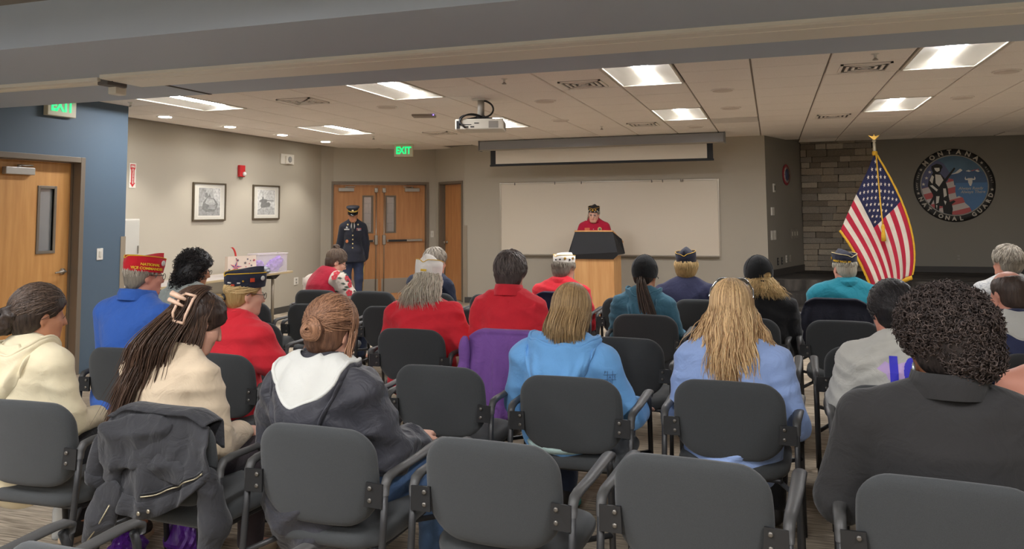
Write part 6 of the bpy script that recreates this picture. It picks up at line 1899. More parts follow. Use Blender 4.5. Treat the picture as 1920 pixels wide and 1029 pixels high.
# 6. blue shirt, long strawberry blond hair
p = Person('person in a pale blue shirt with very long strawberry blond hair', seat('blueshirt', 0.000), -2, tlen(1.257, 3), 3, 0, 0.178, 1.10, (0, 8, 0), 'fair', 0.011, arms={1: ((0.065, 0.04, -0.27), (0.0, 0.24, 0.0)), -1: ((-0.065, 0.04, -0.27), (0.0, 0.24, 0.0))})
p.body(); p.trousers(M_slack); p.shoes(M_shoe)
p.top('shirt', cloth('shirt_pale_blue', (150, 174, 222), 0.05, 0.4, 220, 0.75), 1.95, 0.024, 0.013, 16, hem=0.13, fat=1.25)
p.cap_hair(H_straw, 0.016, 0.04, 0.0)
p.long_hair(H_straw, 1000, 0.40, 71, back=-0.165, rad=0.0027, phi=(-100, 100), t=0.020, th=92, jit=0.02, wave=0.007, spread=0.30, start=(2, 20), tone=(0.0, 0.85), wfreq=2.2)
p.long_hair(H_straw, 220, 0.26, 72, back=-0.12, rad=0.0026, phi=(-125, -85), t=0.020, th=95, jit=0.03, wave=0.006, spread=0.7, start=(2, 20), tone=(0.0, 0.6))
p.long_hair(H_straw, 220, 0.26, 73, back=-0.12, rad=0.0026, phi=(85, 125), t=0.020, th=95, jit=0.03, wave=0.006, spread=0.7, start=(2, 20), tone=(0.0, 0.6))
sg = bpy.data.objects.new('sunglasses', None); link(sg, p.root); sg['label'] = 'silver rimmed sunglasses pushed up on the hair'
M_sg = mat('sunglass_silver', (190, 190, 190), 0.2, metal=0.8)
for q in (-1, 1):
    MB().tube([p.H((q*0.042+0.034*math.cos(w), 0.040+0.004*math.sin(w), 0.135+0.022*math.sin(w))) for w in np.linspace(0, 2*PI, 17)], 0.0035, 6).build('sunglass_rim', M_sg, sg)
    MB().lathe([(0.033, -0.001), (0.033, 0.001)], 20, (0, 0, 0)).build('sunglass_lens', mat('sunglass_lens', (96, 92, 84), 0.15, alpha=0.8), sg).matrix_local = Matrix.Translation(Vector(p.H((q*0.042, 0.040, 0.135)))) @ Matrix.Rotation(R_(90), 4, 'X') @ Matrix.Diagonal((1, 0.66, 1, 1))
    MB().tube([p.H((q*0.076, 0.04, 0.135)), p.H((q*0.098, 0.0, 0.10)), p.H((q*0.102, -0.04, 0.06))], 0.004, 6).build('sunglass_arm', M_sg, sg)
MB().tube([p.H((-0.012, 0.042, 0.142)), p.H((0.012, 0.042, 0.142))], 0.003, 6).build('sunglass_bridge', M_sg, sg)

# 7. grey printed shirt
p = Person('person in a grey T-shirt with a blue 100th anniversary print', seat('grey', 0.010), -4, tlen(1.265, 4), 4, 0, 0.185, 1.15, (22, 18, 0), 'pink', 0.011, arms={-1: ((-0.06, 0.05, -0.26), (0.06, 0.24, 0.0)), 1: ((0.085, 0.05, -0.26), (-0.06, 0.24, 0.0))})
p.body(); p.trousers(M_jeans_dk); p.shoes(M_shoe)
p.top('t_shirt', cloth('tee_grey', (190, 188, 180), 0.06, 0.35), 0.72, 0.022, 0.012, 17, neck_r=0.075, hem=0.10, fat=1.3)
p.cap_hair(H_black, 0.022, 0.03, 0.0)
p.swept_hair(H_black, 1100, 81, 'pull', (0, -0.8, -0.6), 0.021, tone=(0, 0.7), jit=0.22)
MB().tube([s_ for s_ in [p.nb+np.array((0.078*math.sin(w), -0.080*math.cos(w)+0.012, 0.05-0.02*(1-math.cos(w)))) for w in np.linspace(-2, 2, 20)]], 0.0035, 6).build('necklace', mat('bead_red', (176, 60, 44), 0.4), p.root)
M_pb = mat('print_blue', (58, 54, 196), 0.7); M_pl = mat('print_lilac', (196, 168, 216), 0.7)
zc = p.nb[2]-0.085
print_on(p, flat_mesh([(-0.135, 0.01), (-0.10, 0.045), (-0.07, 0.03), (-0.02, 0.05), (0.10, 0.045), (0.16, 0.0), (0.14, -0.02), (0.02, -0.025), (-0.06, -0.02), (-0.09, -0.03), (-0.10, -0.005)]), 0.03, zc, M_pl, 'shirt_print', 0.002)
print_on(p, text_mesh('100', 0.165, 0.008, 0.0), 0.045, zc+0.0, M_pb, 'shirt_print', 0.004)
print_on(p, flat_mesh([(-0.095, -0.012), (0.15, -0.012), (0.15, 0.018), (-0.095, 0.018)]), 0.03, zc-0.078, M_pb, 'shirt_print', 0.004)
print_on(p, text_mesh('100TH ANNIVERSARY', 0.027, 0.0008, 0.0), 0.055, zc-0.076, mat('print_white', (226, 226, 232), 0.7), 'shirt_print', 0.006, 0.0012)
print_on(p, text_mesh('VA WOMEN', 0.03, 0.0, 0.0, shear=0.2), -0.01, zc-0.115, mat('print_navy', (70, 76, 110), 0.7), 'shirt_print', 0.004, 0.0014)

# 8. man in royal blue jacket and red cap
p = Person('man in a royal blue jacket with a red lettered cap', seat('blue', -0.120), -6, tlen(1.405, 4, extra=0.045), 4, 0, 0.21, 1.15, (-22, 6, 0), 'pink', 0.012)
p.body(); p.trousers(M_jeans_dk); p.shoes(M_shoe)
m_ = cloth('jacket_royal_blue', (60, 104, 190), 0.06, 0.35)
p.top('jacket', m_, 1.95, 0.026, 0.014, 18, hem=0.10, fat=1.25); p.collar('jacket_collar', m_, 0.074, 0.055, 0.013, 1.15)
p.cap_hair(H_grey, 0.010, 0.012, 0.0, capz=0.05, cpitch=2); p.glasses(mat('glasses_dark', (60, 54, 50), 0.4))
p.swept_hair(H_grey, 700, 85, 'down', t=0.009, turn=22, capped=True, tone=(0, 0.8))
M_capred = cloth('cap_red', (200, 34, 46), 0.04)
p.garrison(M_capred, M_yellow, 0.035, pitch=2, hgt=0.135, roll=0, w=0.092, l=0.116, slope=0.5)
p.cap_text('NATIONAL', 2, 0.040, 0.021, M_yellow); p.cap_text('VICE COMMANDER', -4, 0.016, 0.021, M_yellow)
p.cap_pin(44, 0.055, 'round', M_pinw, 0.017)

# 9. red shirt, navy cap, blond ponytail
p = Person('person in a red shirt with navy cap, yellow piping and blond ponytail', seat('navycap', -0.085), -8, tlen(1.300, 5, extra=0.03), 5, 2, 0.19, 1.15, (-30, 10, 0), 'fair', 0.012, arms={1: ((0.085, 0.08, -0.25), (-0.03, 0.24, 0.0)), -1: ((-0.08, 0.06, -0.25), (0.06, 0.2, 0))})
p.body(); p.trousers(M_slack); p.shoes(M_shoe)
p.top('polo_shirt', M_red, 0.5, 0.020, 0.010, 19, hem=0.09, fat=1.25); p.collar('polo_collar', M_red, 0.068, 0.038, 0.010, 1.15)
p.cap_hair(H_blond, 0.012, 0.02, 0.0, capz=0.06, cpitch=-8); p.glasses(mat('glasses_dark', (60, 54, 50), 0.4))
p.swept_hair(H_blond, 600, 91, 'pull', (0, -0.93, -0.35), 0.012, capped=True, tone=(0.1, 0.9))
rg = np.random.default_rng(5); paths = []
for q in range(120):
    j = rg.normal(0, 0.012, 3); a = p.H((0, -0.105, -0.035))
    paths.append(bez([a+j*0.4, p.H((0, -0.165, -0.03))+j, p.H((-0.005, -0.185, -0.09))+j*1.6, p.H((-0.01, -0.165, -0.145))+j*2.0], 12))
strands_mesh('ponytail', paths, 0.0045, H_blond, p.root, rg.uniform(0.1, 0.8, 120))
MB().lathe([(0.020, -0.008), (0.024, 0), (0.020, 0.008)], 14, tuple(p.H((0, -0.125, -0.032))), 1).build('hair_tie', M_black, p.root)
p.garrison(M_navycap, M_yellow, 0.050, pitch=-10, hgt=0.125, roll=4, w=0.090, l=0.115, slope=0.25)
p.cap_pin(6, 0.045, 0.85, M_pinr, 0.013); p.cap_pin(40, 0.05, 'round', M_pinw, 0.014); p.cap_pin(-18, 0.04, 'round', M_pin, 0.006); p.cap_pin(-30, 0.03, 0.4, M_pinw, 0.009); p.cap_pin(-46, 0.018, 0.5, M_pinr, 0.010); p.cap_pin(-58, 0.03, 0.35, M_pinw, 0.011)

# 10. long grey hair, white cap, red shirt
def white_cap(p, **kw):
    p.garrison(M_whitecap, M_yellow, **kw)
p = Person('person in a red shirt with a white cap over long grey hair', seat('whitecap', -0.005), -6, tlen(1.315, 6, extra=0.05), 6, 0, 0.205, 1.28, (8, 20, -4), 'fair', 0.013, arms={1: ((0.10, 0.06, -0.24), (-0.03, 0.22, -0.02)), -1: ((-0.09, 0.06, -0.24), (0.04, 0.2, -0.02))})
p.body(); p.trousers(M_slack2); p.shoes(M_shoe)
p.top('polo_shirt', M_red, 0.72, 0.024, 0.012, 20, hem=0.10, fat=1.3); p.collar('polo_collar', M_red, 0.07, 0.03, 0.010, 1.15)
p.cap_hair(H_ltgrey, 0.012, 0.02, capz=0.055, cpitch=-8)
p.long_hair(H_ltgrey, 600, 0.22, 101, back=-0.165, rad=0.0028, phi=(-120, 120), t=0.016, th=95, spread=0.6, jit=0.03, start=(88, 96), tone=(0.1, 0.9), wave=0.004)
white_cap(p, base_z=0.048, pitch=-8, hgt=0.15, roll=6, w=0.089, l=0.114, slope=0.0)
p.cap_pin(-84, 0.018, 0.35, M_yellow, 0.020)

# 11. dark short hair, red turtleneck
p = Person('person in a red turtleneck with short dark hair above the purple jacket', seat('purple', -0.055), -4, tlen(1.330, 2), 2, 0, 0.178, 1.12, (0, 6, 0), 'fair', 0.013, arms={1: ((0.065, 0.04, -0.26), (0.0, 0.24, 0)), -1: ((-0.065, 0.04, -0.26), (0.0, 0.24, 0))})
p.body(); p.trousers(M_slack); p.shoes(M_shoe)
p.top('sweater', M_red, 1.95, 0.022, 0.010, 22, hem=0.08, fat=1.25); p.collar('turtleneck', M_red, 0.072, 0.06, 0.012, 1.06, open_front=False)
p.cap_hair(H_salt, 0.028, 0.03, 0.025, 0.008, sides=0.004)
p.swept_hair(H_salt, 1000, 111, 'down', t=0.028, turn=45, tone=(0, 0.8), jit=0.25, rad=0.0022)

# 12. long curly black hair, grey hood
p = Person('person with long curly black hair and a pale grey hooded top', seat('curlygrey', -0.120), -12, tlen(1.315, 10), 10, 0, 0.18, 1.1, (-20, 16, 0), 'tan', 0.013)
p.body(); p.trousers(M_slack); p.shoes(M_shoe)
m_ = cloth('hoodie_pale_grey', (176, 184, 180), 0.05)
p.top('hooded_top', m_, 1.9, 0.024, 0.012, 23, hem=0.06, fat=1.2); p.hood2(m_, None, 0.11, 0.12, 0.17, 0.6, 9, 0.03, 0.03)
p.cap_hair(H_black, 0.035, 0.03, 0.04, 0.006, extra=lambda v: v.ell(p.H((0, -0.06, -0.06)), (0.115, 0.085, 0.13), p.Rh, 0.05))
p.curls(H_black, 700, 121, (0, -0.03, 0.03), (0.115, 0.135, 0.13), 0.009, 0.04, -0.06, 0.06, 0.003, 0.8)
p.curls(H_black, 700, 122, (0, -0.06, -0.10), (0.125, 0.095, 0.14), 0.010, 0.045, -0.26, 0.03, 0.003, 1.0)
MB().tube([p.nb+np.array((0.075, 0.02, 0.03)), p.nb+np.array((0.085, -0.06, 0.0)), p.nb+np.array((0.10, -0.135, -0.09)), p.nb+np.array((0.10, -0.16, -0.25))], 0.012, 6).build('bag_strap', M_black, p.root)
p.glasses(mat('glasses_dark', (60, 54, 50), 0.4))

# 13. teal hoodie, black cap, ponytail
p = Person('person in a teal hoodie with black cap and dark ponytail', seat('teal', -0.045), -2, tlen(1.246, 4), 4, 0, 0.168, 1.0, (-10, 6, 0), 'tan', 0.013, arms={1: ((0.06, 0.05, -0.25), (0.0, 0.22, 0)), -1: ((-0.06, 0.05, -0.25), (0.0, 0.22, 0))})
p.body(); p.trousers(M_slack); p.shoes(M_shoe)
m_ = cloth('hoodie_teal', (72, 116, 136), 0.06, 0.4)
p.top('hoodie', m_, 1.9, 0.020, 0.014, 24, hem=0.08, fat=1.2, fscale=1.3); p.hood2(m_, None, 0.105, 0.115, 0.22, 0.5, 9, 0.03, 0.03, amp=0.011)
p.cap_hair(H_dkbrown, 0.012, 0.0, 0.0)
p.ball_cap(cloth('cap_black', (36, 37, 38), 0.05), pitch=6, gap=False, z0=-0.004)
rg = np.random.default_rng(6); paths = []
for q in range(150):
    j = rg.normal(0, 0.010, 3)*np.array((1.4, 0.7, 1)); a = p.H((0.012, -0.10, -0.03))
    paths.append(bez([a+j*0.5, p.H((0.02, -0.155, -0.03))+j, p.H((0.03, -0.17, -0.10))+j*1.2, p.nb+np.array((0.075, -0.16, -0.10))+j*1.9, p.nb+np.array((0.085, -0.165, -0.21))+j*1.6], 14))
strands_mesh('ponytail', paths, 0.0055, H_dkbrown, p.root, rg.uniform(0.0, 0.6, 150))

# 14. black shirt, black cap, blond hair
p = Person('person in black with a black cap and loose blond hair', seat('blackcap', 0.100), 4, tlen(1.250, 4), 4, 0, 0.18, 1.1, (32, 4, 0), 'fair', 0.013)
p.body(); p.trousers(M_slack); p.shoes(M_shoe)
p.top('shirt', cloth('shirt_black', (32, 32, 34), 0.04), 1.9, 0.020, 0.010, 25, fat=1.2, hem=0.06)
p.cap_hair(H_blond, 0.014, 0.01)
p.long_hair(H_blond, 480, 0.15, 131, back=-0.15, rad=0.003, phi=(-130, 130), t=0.012, th=112, spread=0.55, jit=0.03, start=(98, 108), tone=(0.1, 1.0), wave=0.005)
p.ball_cap(cloth('cap_black', (36, 37, 38), 0.05), pitch=2, gap=True, z0=-0.012)

# 15. balding man in navy hoodie
p = Person('balding bearded man in a navy hoodie at the right edge', seat('navyhood', -0.110), 0, tlen(1.260, 3), 3, 0, 0.225, 1.25, (26, 10, 0), 'pink', 0.012)
p.body(); p.trousers(M_jeans_dk); p.shoes(M_shoe)
m_ = cloth('hoodie_navy', (58, 64, 94), 0.05, 0.35)
p.top('hoodie', m_, 1.9, 0.024, 0.012, 26, fat=1.2, hem=0.08); p.hood2(m_, cloth('hood_lining_grey', (206, 206, 200), 0.04), 0.125, 0.16, 0.20, 1.0, 12, 0.04, 0.04, dip=0.006, low=0.08)
H_short = hair_mat('hair_short_brown', (62, 50, 44), (110, 92, 80))
v = p.hvol(); v.ell(p.H((0, -0.016, 0.030)), (0.083, 0.105, 0.092), p.Rh, 0.02); v.ell(p.H((0, -0.045, -0.035)), (0.064, 0.06, 0.068), p.Rh, 0.04)
v.ell(p.H((0, 0.0, 0.135)), (0.075, 0.10, 0.065), p.Rh, 0.01, '-')
n_ = p.Rh @ (np.array((0, 0.8, -0.6))); v.cut(n_, float(n_ @ p.hc)+0.03)
for q in (-1, 1): v.ell(p.H((q*0.088, 0.006, -0.016)), (0.022, 0.024, 0.036), p.Rh, 0.01, '-')
vol_obj(v, 'hair', H_short, p.root, 0.002, 3, 4, 0.6, 1)
v = p.hvol(); v.ell(p.H((0, 0.045, -0.065)), (0.060, 0.060, 0.055), p.Rh, 0.02); n_ = p.Rh @ np.array((0, 0, 1.0)); v.cut(n_, float(n_ @ p.hc)-0.035); vol_obj(v, 'beard', H_short, p.root, 0.002, 3, 4)

# 16. grey haired man, patterned white shirt
p = Person('grey haired man in a white patterned T-shirt at the far right', seat('pattern', 0.000), 6, tlen(1.300, 2), 2, 0, 0.20, 1.15, (26, 2, 0), 'pink', 0.014)
p.body(); p.trousers(M_jeans_dk); p.shoes(M_shoe)
p.top('patterned_shirt', mat('tee_pattern', (206, 206, 202), 0.9, var=0.5, vscale=60, rgb2=(150, 152, 156)), 0.9, 0.022, 0.010, 27, fat=1.25, hem=0.08)
p.cap_hair(H_grey, 0.022, 0.025, 0.0, 0.004); p.swept_hair(H_grey, 700, 141, 'down', t=0.021, turn=35, tone=(0, 0.8), jit=0.2, rad=0.0022)

# 17. man in teal shirt and navy lettered cap
p = Person('white haired man in a teal shirt with a navy lettered cap', seat('tealman', 0.100), 8, tlen(1.282, 0, extra=0.04), 0, 0, 0.225, 1.2, (16, 8, 0), 'pink', 0.013)
p.body(); p.trousers(M_jeans_dk); p.shoes(M_shoe)
m_ = cloth('shirt_teal', (40, 130, 148), 0.05, 0.35)
p.top('polo_shirt', m_, 0.95, 0.026, 0.012, 28, fat=1.4, hem=0.08); p.collar('polo_collar', m_, 0.07, 0.035, 0.010, 1.15)
p.cap_hair(H_white, 0.012, 0.012, capz=0.055, cpitch=-10); p.swept_hair(H_white, 500, 151, 'down', t=0.011, turn=24, capped=True, rad=0.002)
p.garrison(M_navycap, mat('piping_cream', (226, 204, 150), 0.6), 0.046, pitch=-12, hgt=0.125, w=0.089, l=0.114, slope=0.2)
p.cap_text("GREAT FALLS, MT", 222, 0.022, 0.021, M_yellow); p.cap_pin(160, 0.035, 'round', M_pin, 0.014)

# 18. blond short hair, navy cap and sweater
p = Person('person with short blond hair, navy cap and dark navy sweater', seat('blondcap', -0.155), 0, tlen(1.275, 2, extra=0.05), 2, 0, 0.205, 1.2, (-2, 6, 0), 'fair', 0.014)
p.body(); p.trousers(M_slack); p.shoes(M_shoe)
p.top('sweater', cloth('sweater_navy', (50, 52, 78), 0.05), 1.95, 0.024, 0.010, 29, fat=1.25, hem=0.06)
p.cap_hair(H_blond, 0.022, 0.02, 0.012, 0.006, sides=0.006, capz=0.065, cpitch=-12); p.swept_hair(H_blond, 600, 161, 'down', t=0.024, turn=40, capped=True, tone=(0.2, 1.0), rad=0.0024)
p.garrison(M_navycap, mat('piping_gold', (224, 178, 70), 0.6), 0.058, pitch=-12, hgt=0.135, roll=-3, w=0.086, l=0.112, slope=0.05)

# 19. grey hair, decorated white cap, red shirt
p = Person('person in a red shirt with a white cap full of pins, below the lectern', seat('redwhite', -0.040), -6, tlen(1.243, 5, extra=0.035), 5, 0, 0.20, 1.2, (-24, 8, 0), 'fair', 0.014)
p.body(); p.trousers(M_slack); p.shoes(M_shoe)
p.top('shirt', M_red, 1.9, 0.024, 0.010, 30, fat=1.25, hem=0.06); p.collar('shirt_collar', M_red, 0.07, 0.04, 0.010, 1.12)
p.cap_hair(H_grey, 0.024, 0.02, 0.01, 0.006, sides=0.006, capz=0.06, cpitch=-4); p.swept_hair(H_grey, 500, 171, 'down', t=0.025, turn=36, capped=True, tone=(0, 0.7), rad=0.0024)
white_cap(p, base_z=0.052, pitch=-4, hgt=0.11, w=0.088, l=0.112, slope=0.15)
for a, z_, sz in ((-60, 0.03, 0.008), (-35, 0.04, 0.012), (-10, 0.03, 0.009), (10, 0.045, 0.012), (-85, 0.025, 0.007)): p.cap_pin(a, z_, 'round', M_pin if sz > 0.009 else M_black, sz)

# 20. grey hair, navy jacket
p = Person('grey haired person in a navy jacket left of the brown door', seat('navyj', -0.150), -14, tlen(1.250, 10), 10, 3, 0.19, 1.1, (-24, 10, 0), 'pink', 0.014)
p.body(); p.trousers(M_slack); p.shoes(M_shoe)
p.top('jacket', cloth('jacket_navy', (40, 46, 64), 0.05), 1.9, 0.024, 0.012, 31, fat=1.25, hem=0.06); p.collar('jacket_collar', cloth('jacket_navy', (40, 46, 64), 0.05), 0.07, 0.04, 0.01, 1.12)
p.cap_hair(H_grey, 0.024, 0.025, 0.0, 0.005); p.swept_hair(H_grey, 700, 181, 'down', t=0.023, turn=36, tone=(0, 0.8), jit=0.2, rad=0.0024)

# 21. bun, raglan shirt with floral sleeves
p = Person('person with a top bun and a raglan shirt with floral sleeves', seat('bun', -0.060), -20, tlen(1.255, 16), 16, -6, 0.20, 1.3, (-34, 28, 0), 'fair', 0.013, arms={1: ((0.085, 0.12, -0.24), (-0.10, 0.22, -0.05)), -1: ((-0.09, 0.08, -0.24), (0.04, 0.2, -0.04))})
p.body(); p.trousers(M_jeans_dk); p.shoes(M_shoe)
p.top('raglan_shirt', cloth('raglan_crimson', (176, 34, 56), 0.06), 0.0, 0.024, 0.010, 32, hem=0.08)
M_fl = cloth('sleeve_floral_cream', (222, 208, 194), 0.04)
for q in (-1, 1):
    lo = np.min([p.SH[q], p.EL[q], p.WR[q]], 0)-0.12; hi = np.max([p.SH[q], p.EL[q], p.WR[q]], 0)+0.12
    v = Vol(lo, hi, 0.012); p.arm(v, q, 0.034, 0, 1.75, 0.03, 1.25); v.ell(p.SH[q]-p.x*q*0.02, (0.085, 0.09, 0.10), p.rot, 0.03)
    so = vol_obj(v, 'floral_sleeve', M_fl, p.root, 0.006, 33)
    if q == 1:
        t_ = so.data; nv = len(t_.vertices); rg = np.random.default_rng(3)
        co = np.array([v_.co for v_ in t_.vertices]); no = np.array([v_.normal for v_ in t_.vertices])
        ok = np.where((no[:, 0] > 0.25) & (no[:, 1] < 0.5))[0]
        for w in range(34):
            i = rg.choice(ok); M = frame_mat(co[i]+no[i]*0.004, np.cross(no[i], (0.1, 0.2, 1)), np.cross(no[i], np.cross(no[i], (0.1, 0.2, 1))))
            if w % 2 == 0:
                mb = MB()
                for k_ in range(5):
                    a = 2*PI*k_/5; mb.add([tuple(M @ Vector((0.020*math.cos(a)+0.016*math.cos(b), 0.020*math.sin(a)+0.016*math.sin(b), -0.001))) for b in np.linspace(0, 2*PI, 9)[:-1]], [tuple(range(8))])
                mb.build('printed_flower', mat('flower_red', (204, 62, 72), 0.8), so)
            else:
                MB().add([tuple(M @ Vector(q_)) for q_ in ((-0.028, 0, 0), (-0.005, 0.011, -0.001), (0.03, 0.002, 0), (0, -0.010, -0.001))], [(0, 1, 2, 3)]).build('printed_leaf', mat('leaf_green', (78, 92, 80), 0.8), so)
H_bunb = hair_mat('hair_ash_brown', (74, 60, 52), (150, 128, 108))
p.cap_hair(H_bunb, 0.014, 0.03); p.swept_hair(H_bunb, 700, 191, 'pull', (0, -0.45, 0.9), 0.013, tone=(0, 0.7))
v = p.hvol(ex=(0.2, 0.22, 0.24)); v.ell(p.H((0, -0.075, 0.135)), (0.034, 0.034, 0.030), p.Rh, 0.01); v.cone(p.H((0, -0.06, 0.10)), p.H((0, -0.075, 0.13)), 0.025, k=0.02); vol_obj(v, 'top_bun', H_bunb, p.root, 0.008, 4, 5)
p.glasses(mat('glasses_dark', (60, 54, 50), 0.4))

# 22. green sleeveless top at the right edge
p = Person('person in a green sleeveless top at the right edge, bare shoulder', seat('green', -0.120), 4, tlen(1.190, 8), 8, 8, 0.20, 1.2, (-10, 20, 14), 'pink', 0.011, arms={-1: ((-0.07, 0.05, -0.26), (0.06, 0.22, 0)), 1: ((0.07, 0.05, -0.26), (0.0, 0.22, 0))})
p.body(); p.trousers(M_jeans_dk); p.shoes(M_shoe)
lo, hi = p.box(); v = Vol(lo, hi, 0.011); p.torso(v, 0.012); v.cut((0.0, 0, 1), p.nb[2]-0.075); 
vol_obj(v, 'sleeveless_top', cloth('top_sage', (140, 170, 140), 0.05), p.root, 0.008, 34)
for q in (-1, 1): MB().tube([p.nb+np.array((q*0.085, 0.07, -0.10)), p.nb+np.array((q*0.095, 0.01, 0.035)), p.nb+np.array((q*0.09, -0.08, -0.02)), p.nb+np.array((q*0.085, -0.118, -0.09))], 0.012, 6).build('shoulder_strap', cloth('top_sage', (140, 170, 140), 0.05), p.root)
p.cap_hair(H_auburn, 0.02, 0.03); p.long_hair(H_auburn, 260, 0.25, 201, back=-0.14, rad=0.004, phi=(-120, 120), start=(5, 40))

# ------------------------------------------------------------------ faces, soldier and speaker
def face_parts(p, brow=(70, 56, 48)):
    for q in (-1, 1):
        v = Vol(p.H((q*0.031, 0.088, 0.008))-0.03, p.H((q*0.031, 0.088, 0.008))+0.03, 0.003)
        v.ell(p.H((q*0.031, 0.089, 0.008)), (0.013, 0.008, 0.0075), p.Rh, 0.0); vol_obj(v, 'eye', mat('eye_dark', (58, 46, 40), 0.2), p.root)
        MB().tube([p.H((q*0.014, 0.103, 0.024)), p.H((q*0.032, 0.101, 0.030)), p.H((q*0.050, 0.090, 0.024))], [0.003, 0.004, 0.002], 6).build('eyebrow', mat('brow_%d' % brow[0], brow, 0.8), p.root)
    MB().tube([p.H((-0.022, 0.098, -0.058)), p.H((0, 0.105, -0.0575)), p.H((0.022, 0.098, -0.058))], [0.003, 0.006, 0.003], 6).build('lips', mat('lips', (176, 104, 96), 0.5), p.root)

p = Person('soldier in dark dress uniform standing before the double doors', (-6.79, 12.02), 207, 0.51, 0, 0, 0.165, 0.90, (0, 18, 0), 'tan', 0.012, stand=True,
           arms={1: ((0.055, -0.03, -0.29), (-0.01, -0.02, -0.25)), -1: ((-0.055, -0.03, -0.29), (0.01, -0.02, -0.25))})
p.body(); face_parts(p)
M_coat = cloth('uniform_coat', (38, 40, 50), 0.04)
M_trs = cloth('uniform_trousers', (52, 60, 84), 0.05)
lo, hi = p.box(0.03); v = Vol(lo, hi, 0.011)
p.torso(v, 0.018); [p.arm(v, q, 0.016, 0, 1.93, 0.02, 1.1) for q in (-1, 1)]
v.cone(p.P+np.array((0, 0, 0.0)), p.P+np.array((0, 0, -0.12)), 0.186, 0.212, k=0.04)
v.cut((0, 0, -1), -(p.P[2]-0.14))
v.cone(p.nb+np.array((0, 0.03, 0.06)), p.nb+np.array((0, 0.06, 0.25)), 0.06, 0.08, k=0.01, op='-')
v.cone(p.nb+np.array((0, 0.12, 0.06)), p.nb+np.array((0, 0.15, -0.15)), 0.072, 0.022, k=0.005, op='-')
p.topo = vol_obj(v, 'uniform_coat', M_coat, p.root, 0.004, 41)
lo, hi = p.box(0.0); v = Vol(lo, hi, 0.012); p.torso(v, 0.010); v.cut((0, 0, -1), -(p.nb[2]-0.22)); v.cone(p.nb, p.nb+p.u*0.075, 0.062, 0.060, k=0.02); v.cut((0, 0, 1), p.nb[2]+0.07)
vol_obj(v, 'white_shirt', cloth('shirt_white', (224, 222, 216), 0.02), p.root)
MB().add([tuple(p.nb+np.array(q)) for q in ((-0.012, 0.085, 0.055), (0.012, 0.085, 0.055), (0.026, 0.135, -0.12), (0, 0.14, -0.16), (-0.026, 0.135, -0.12), (-0.010, 0.105, 0.052), (0.010, 0.105, 0.052), (0.022, 0.146, -0.12), (0, 0.15, -0.16), (-0.022, 0.146, -0.12))],
         [(0, 1, 2, 3, 4), (9, 8, 7, 6, 5), (0, 5, 6, 1), (1, 6, 7, 2), (2, 7, 8, 3), (3, 8, 9, 4), (4, 9, 5, 0)]).build('necktie', mat('tie_black', (26, 26, 28), 0.6), p.root)
t_ = p.topo.data
tree = BVHTree.FromPolygons([v_.co.copy() for v_ in t_.vertices], [tuple(q.vertices) for q in t_.polygons])
def on_coat(x, z, mb_fn, name, m_):
    hit, no, _, _ = tree.ray_cast(Vector((x, 1.0, z)), Vector((0, -1, 0)))
    if hit is None: return
    M = frame_mat(hit+no*0.002, Vector((0, 0, 1)).cross(no)*1.0, (0, 0, 1))
    mb = mb_fn(); mb.v = [tuple(M @ Vector(q)) for q in mb.v]; mb.build(name, m_, p.root)
nz = p.nb[2]
for z_ in (-0.20, -0.27, -0.34, -0.41): on_coat(0.0, nz+z_, lambda: MB().lathe([(0.012, -0.002), (0.012, 0.004), (0.006, 0.007)], 12), 'coat_button', mat('button_brass', (226, 206, 150), 0.3, metal=0.6))
on_coat(0.10, nz-0.10, lambda: MB().rbox(-0.045, 0.045, -0.010, 0.010, -0.003, 0.003, 0.001), 'name_plate', mat('badge_silver', (206, 206, 204), 0.3, metal=0.5))
on_coat(0.10, nz-0.07, lambda: MB().prism([(-0.02, -0.012), (0.02, -0.012), (0.006, 0.02), (-0.006, 0.02)], 2, -0.003, 0.003), 'chest_badge', mat('badge_silver', (206, 206, 204), 0.3, metal=0.5))
for i, c in enumerate(((176, 84, 84), (150, 150, 150), (180, 120, 120), (120, 124, 140), (196, 190, 180), (140, 90, 96))):
    on_coat(-0.10+(i % 3-1)*0.026, nz-0.09-(i//3)*0.022, lambda: MB().rbox(-0.012, 0.012, -0.009, 0.009, -0.003, 0.003, 0.001), 'ribbon', mat('ribbon_%d' % i, c, 0.6))
on_coat(0.095, nz-0.30, lambda: MB().lathe([(0.028, -0.002), (0.028, 0.003), (0.02, 0.005)], 18), 'unit_crest', mat('crest_copper', (206, 130, 90), 0.4, metal=0.4))
for q in (-1, 1):
    on_coat(q*0.085, nz-0.02, lambda: MB().lathe([(0.014, -0.002), (0.014, 0.004), (0.006, 0.006)], 14), 'collar_disc', mat('button_brass', (226, 206, 150), 0.3, metal=0.6))
    c0 = p.SH[q]*0.55+p.EL[q]*0.45
    for k_ in range(3):
        MB().add([tuple(c0+np.array((q*(0.062+0.002*k_)-q*abs(a)*0.25, a, 0.03-k_*0.022-abs(a)*0.7))) for a in (-0.035, 0.0, 0.035)]+[tuple(c0+np.array((q*(0.062+0.002*k_)-q*abs(a)*0.25, a, 0.018-k_*0.022-abs(a)*0.7))) for a in (-0.035, 0.0, 0.035)], [(0, 1, 4, 3), (1, 2, 5, 4)]).build('chevron', mat('chevron_gold', (214, 170, 70), 0.6), p.root)
p.trousers(M_trs, 0.004); p.shoes(mat('shoe_black', (24, 24, 26), 0.2))
for q in (-1, 1): MB().tube([p.HIP[q]+np.array((q*0.098, 0, -0.1)), p.KN[q]+np.array((q*0.075, 0, 0)), p.AN[q]+np.array((q*0.058, 0, 0.05))], 0.008, 6).build('trouser_stripe', mat('stripe_gold', (196, 160, 70), 0.6), p.root)
grp = bpy.data.objects.new('service_cap', None); link(grp, p.root)
R2 = p.Rh; c0 = p.H((0, -0.005, 0.055))
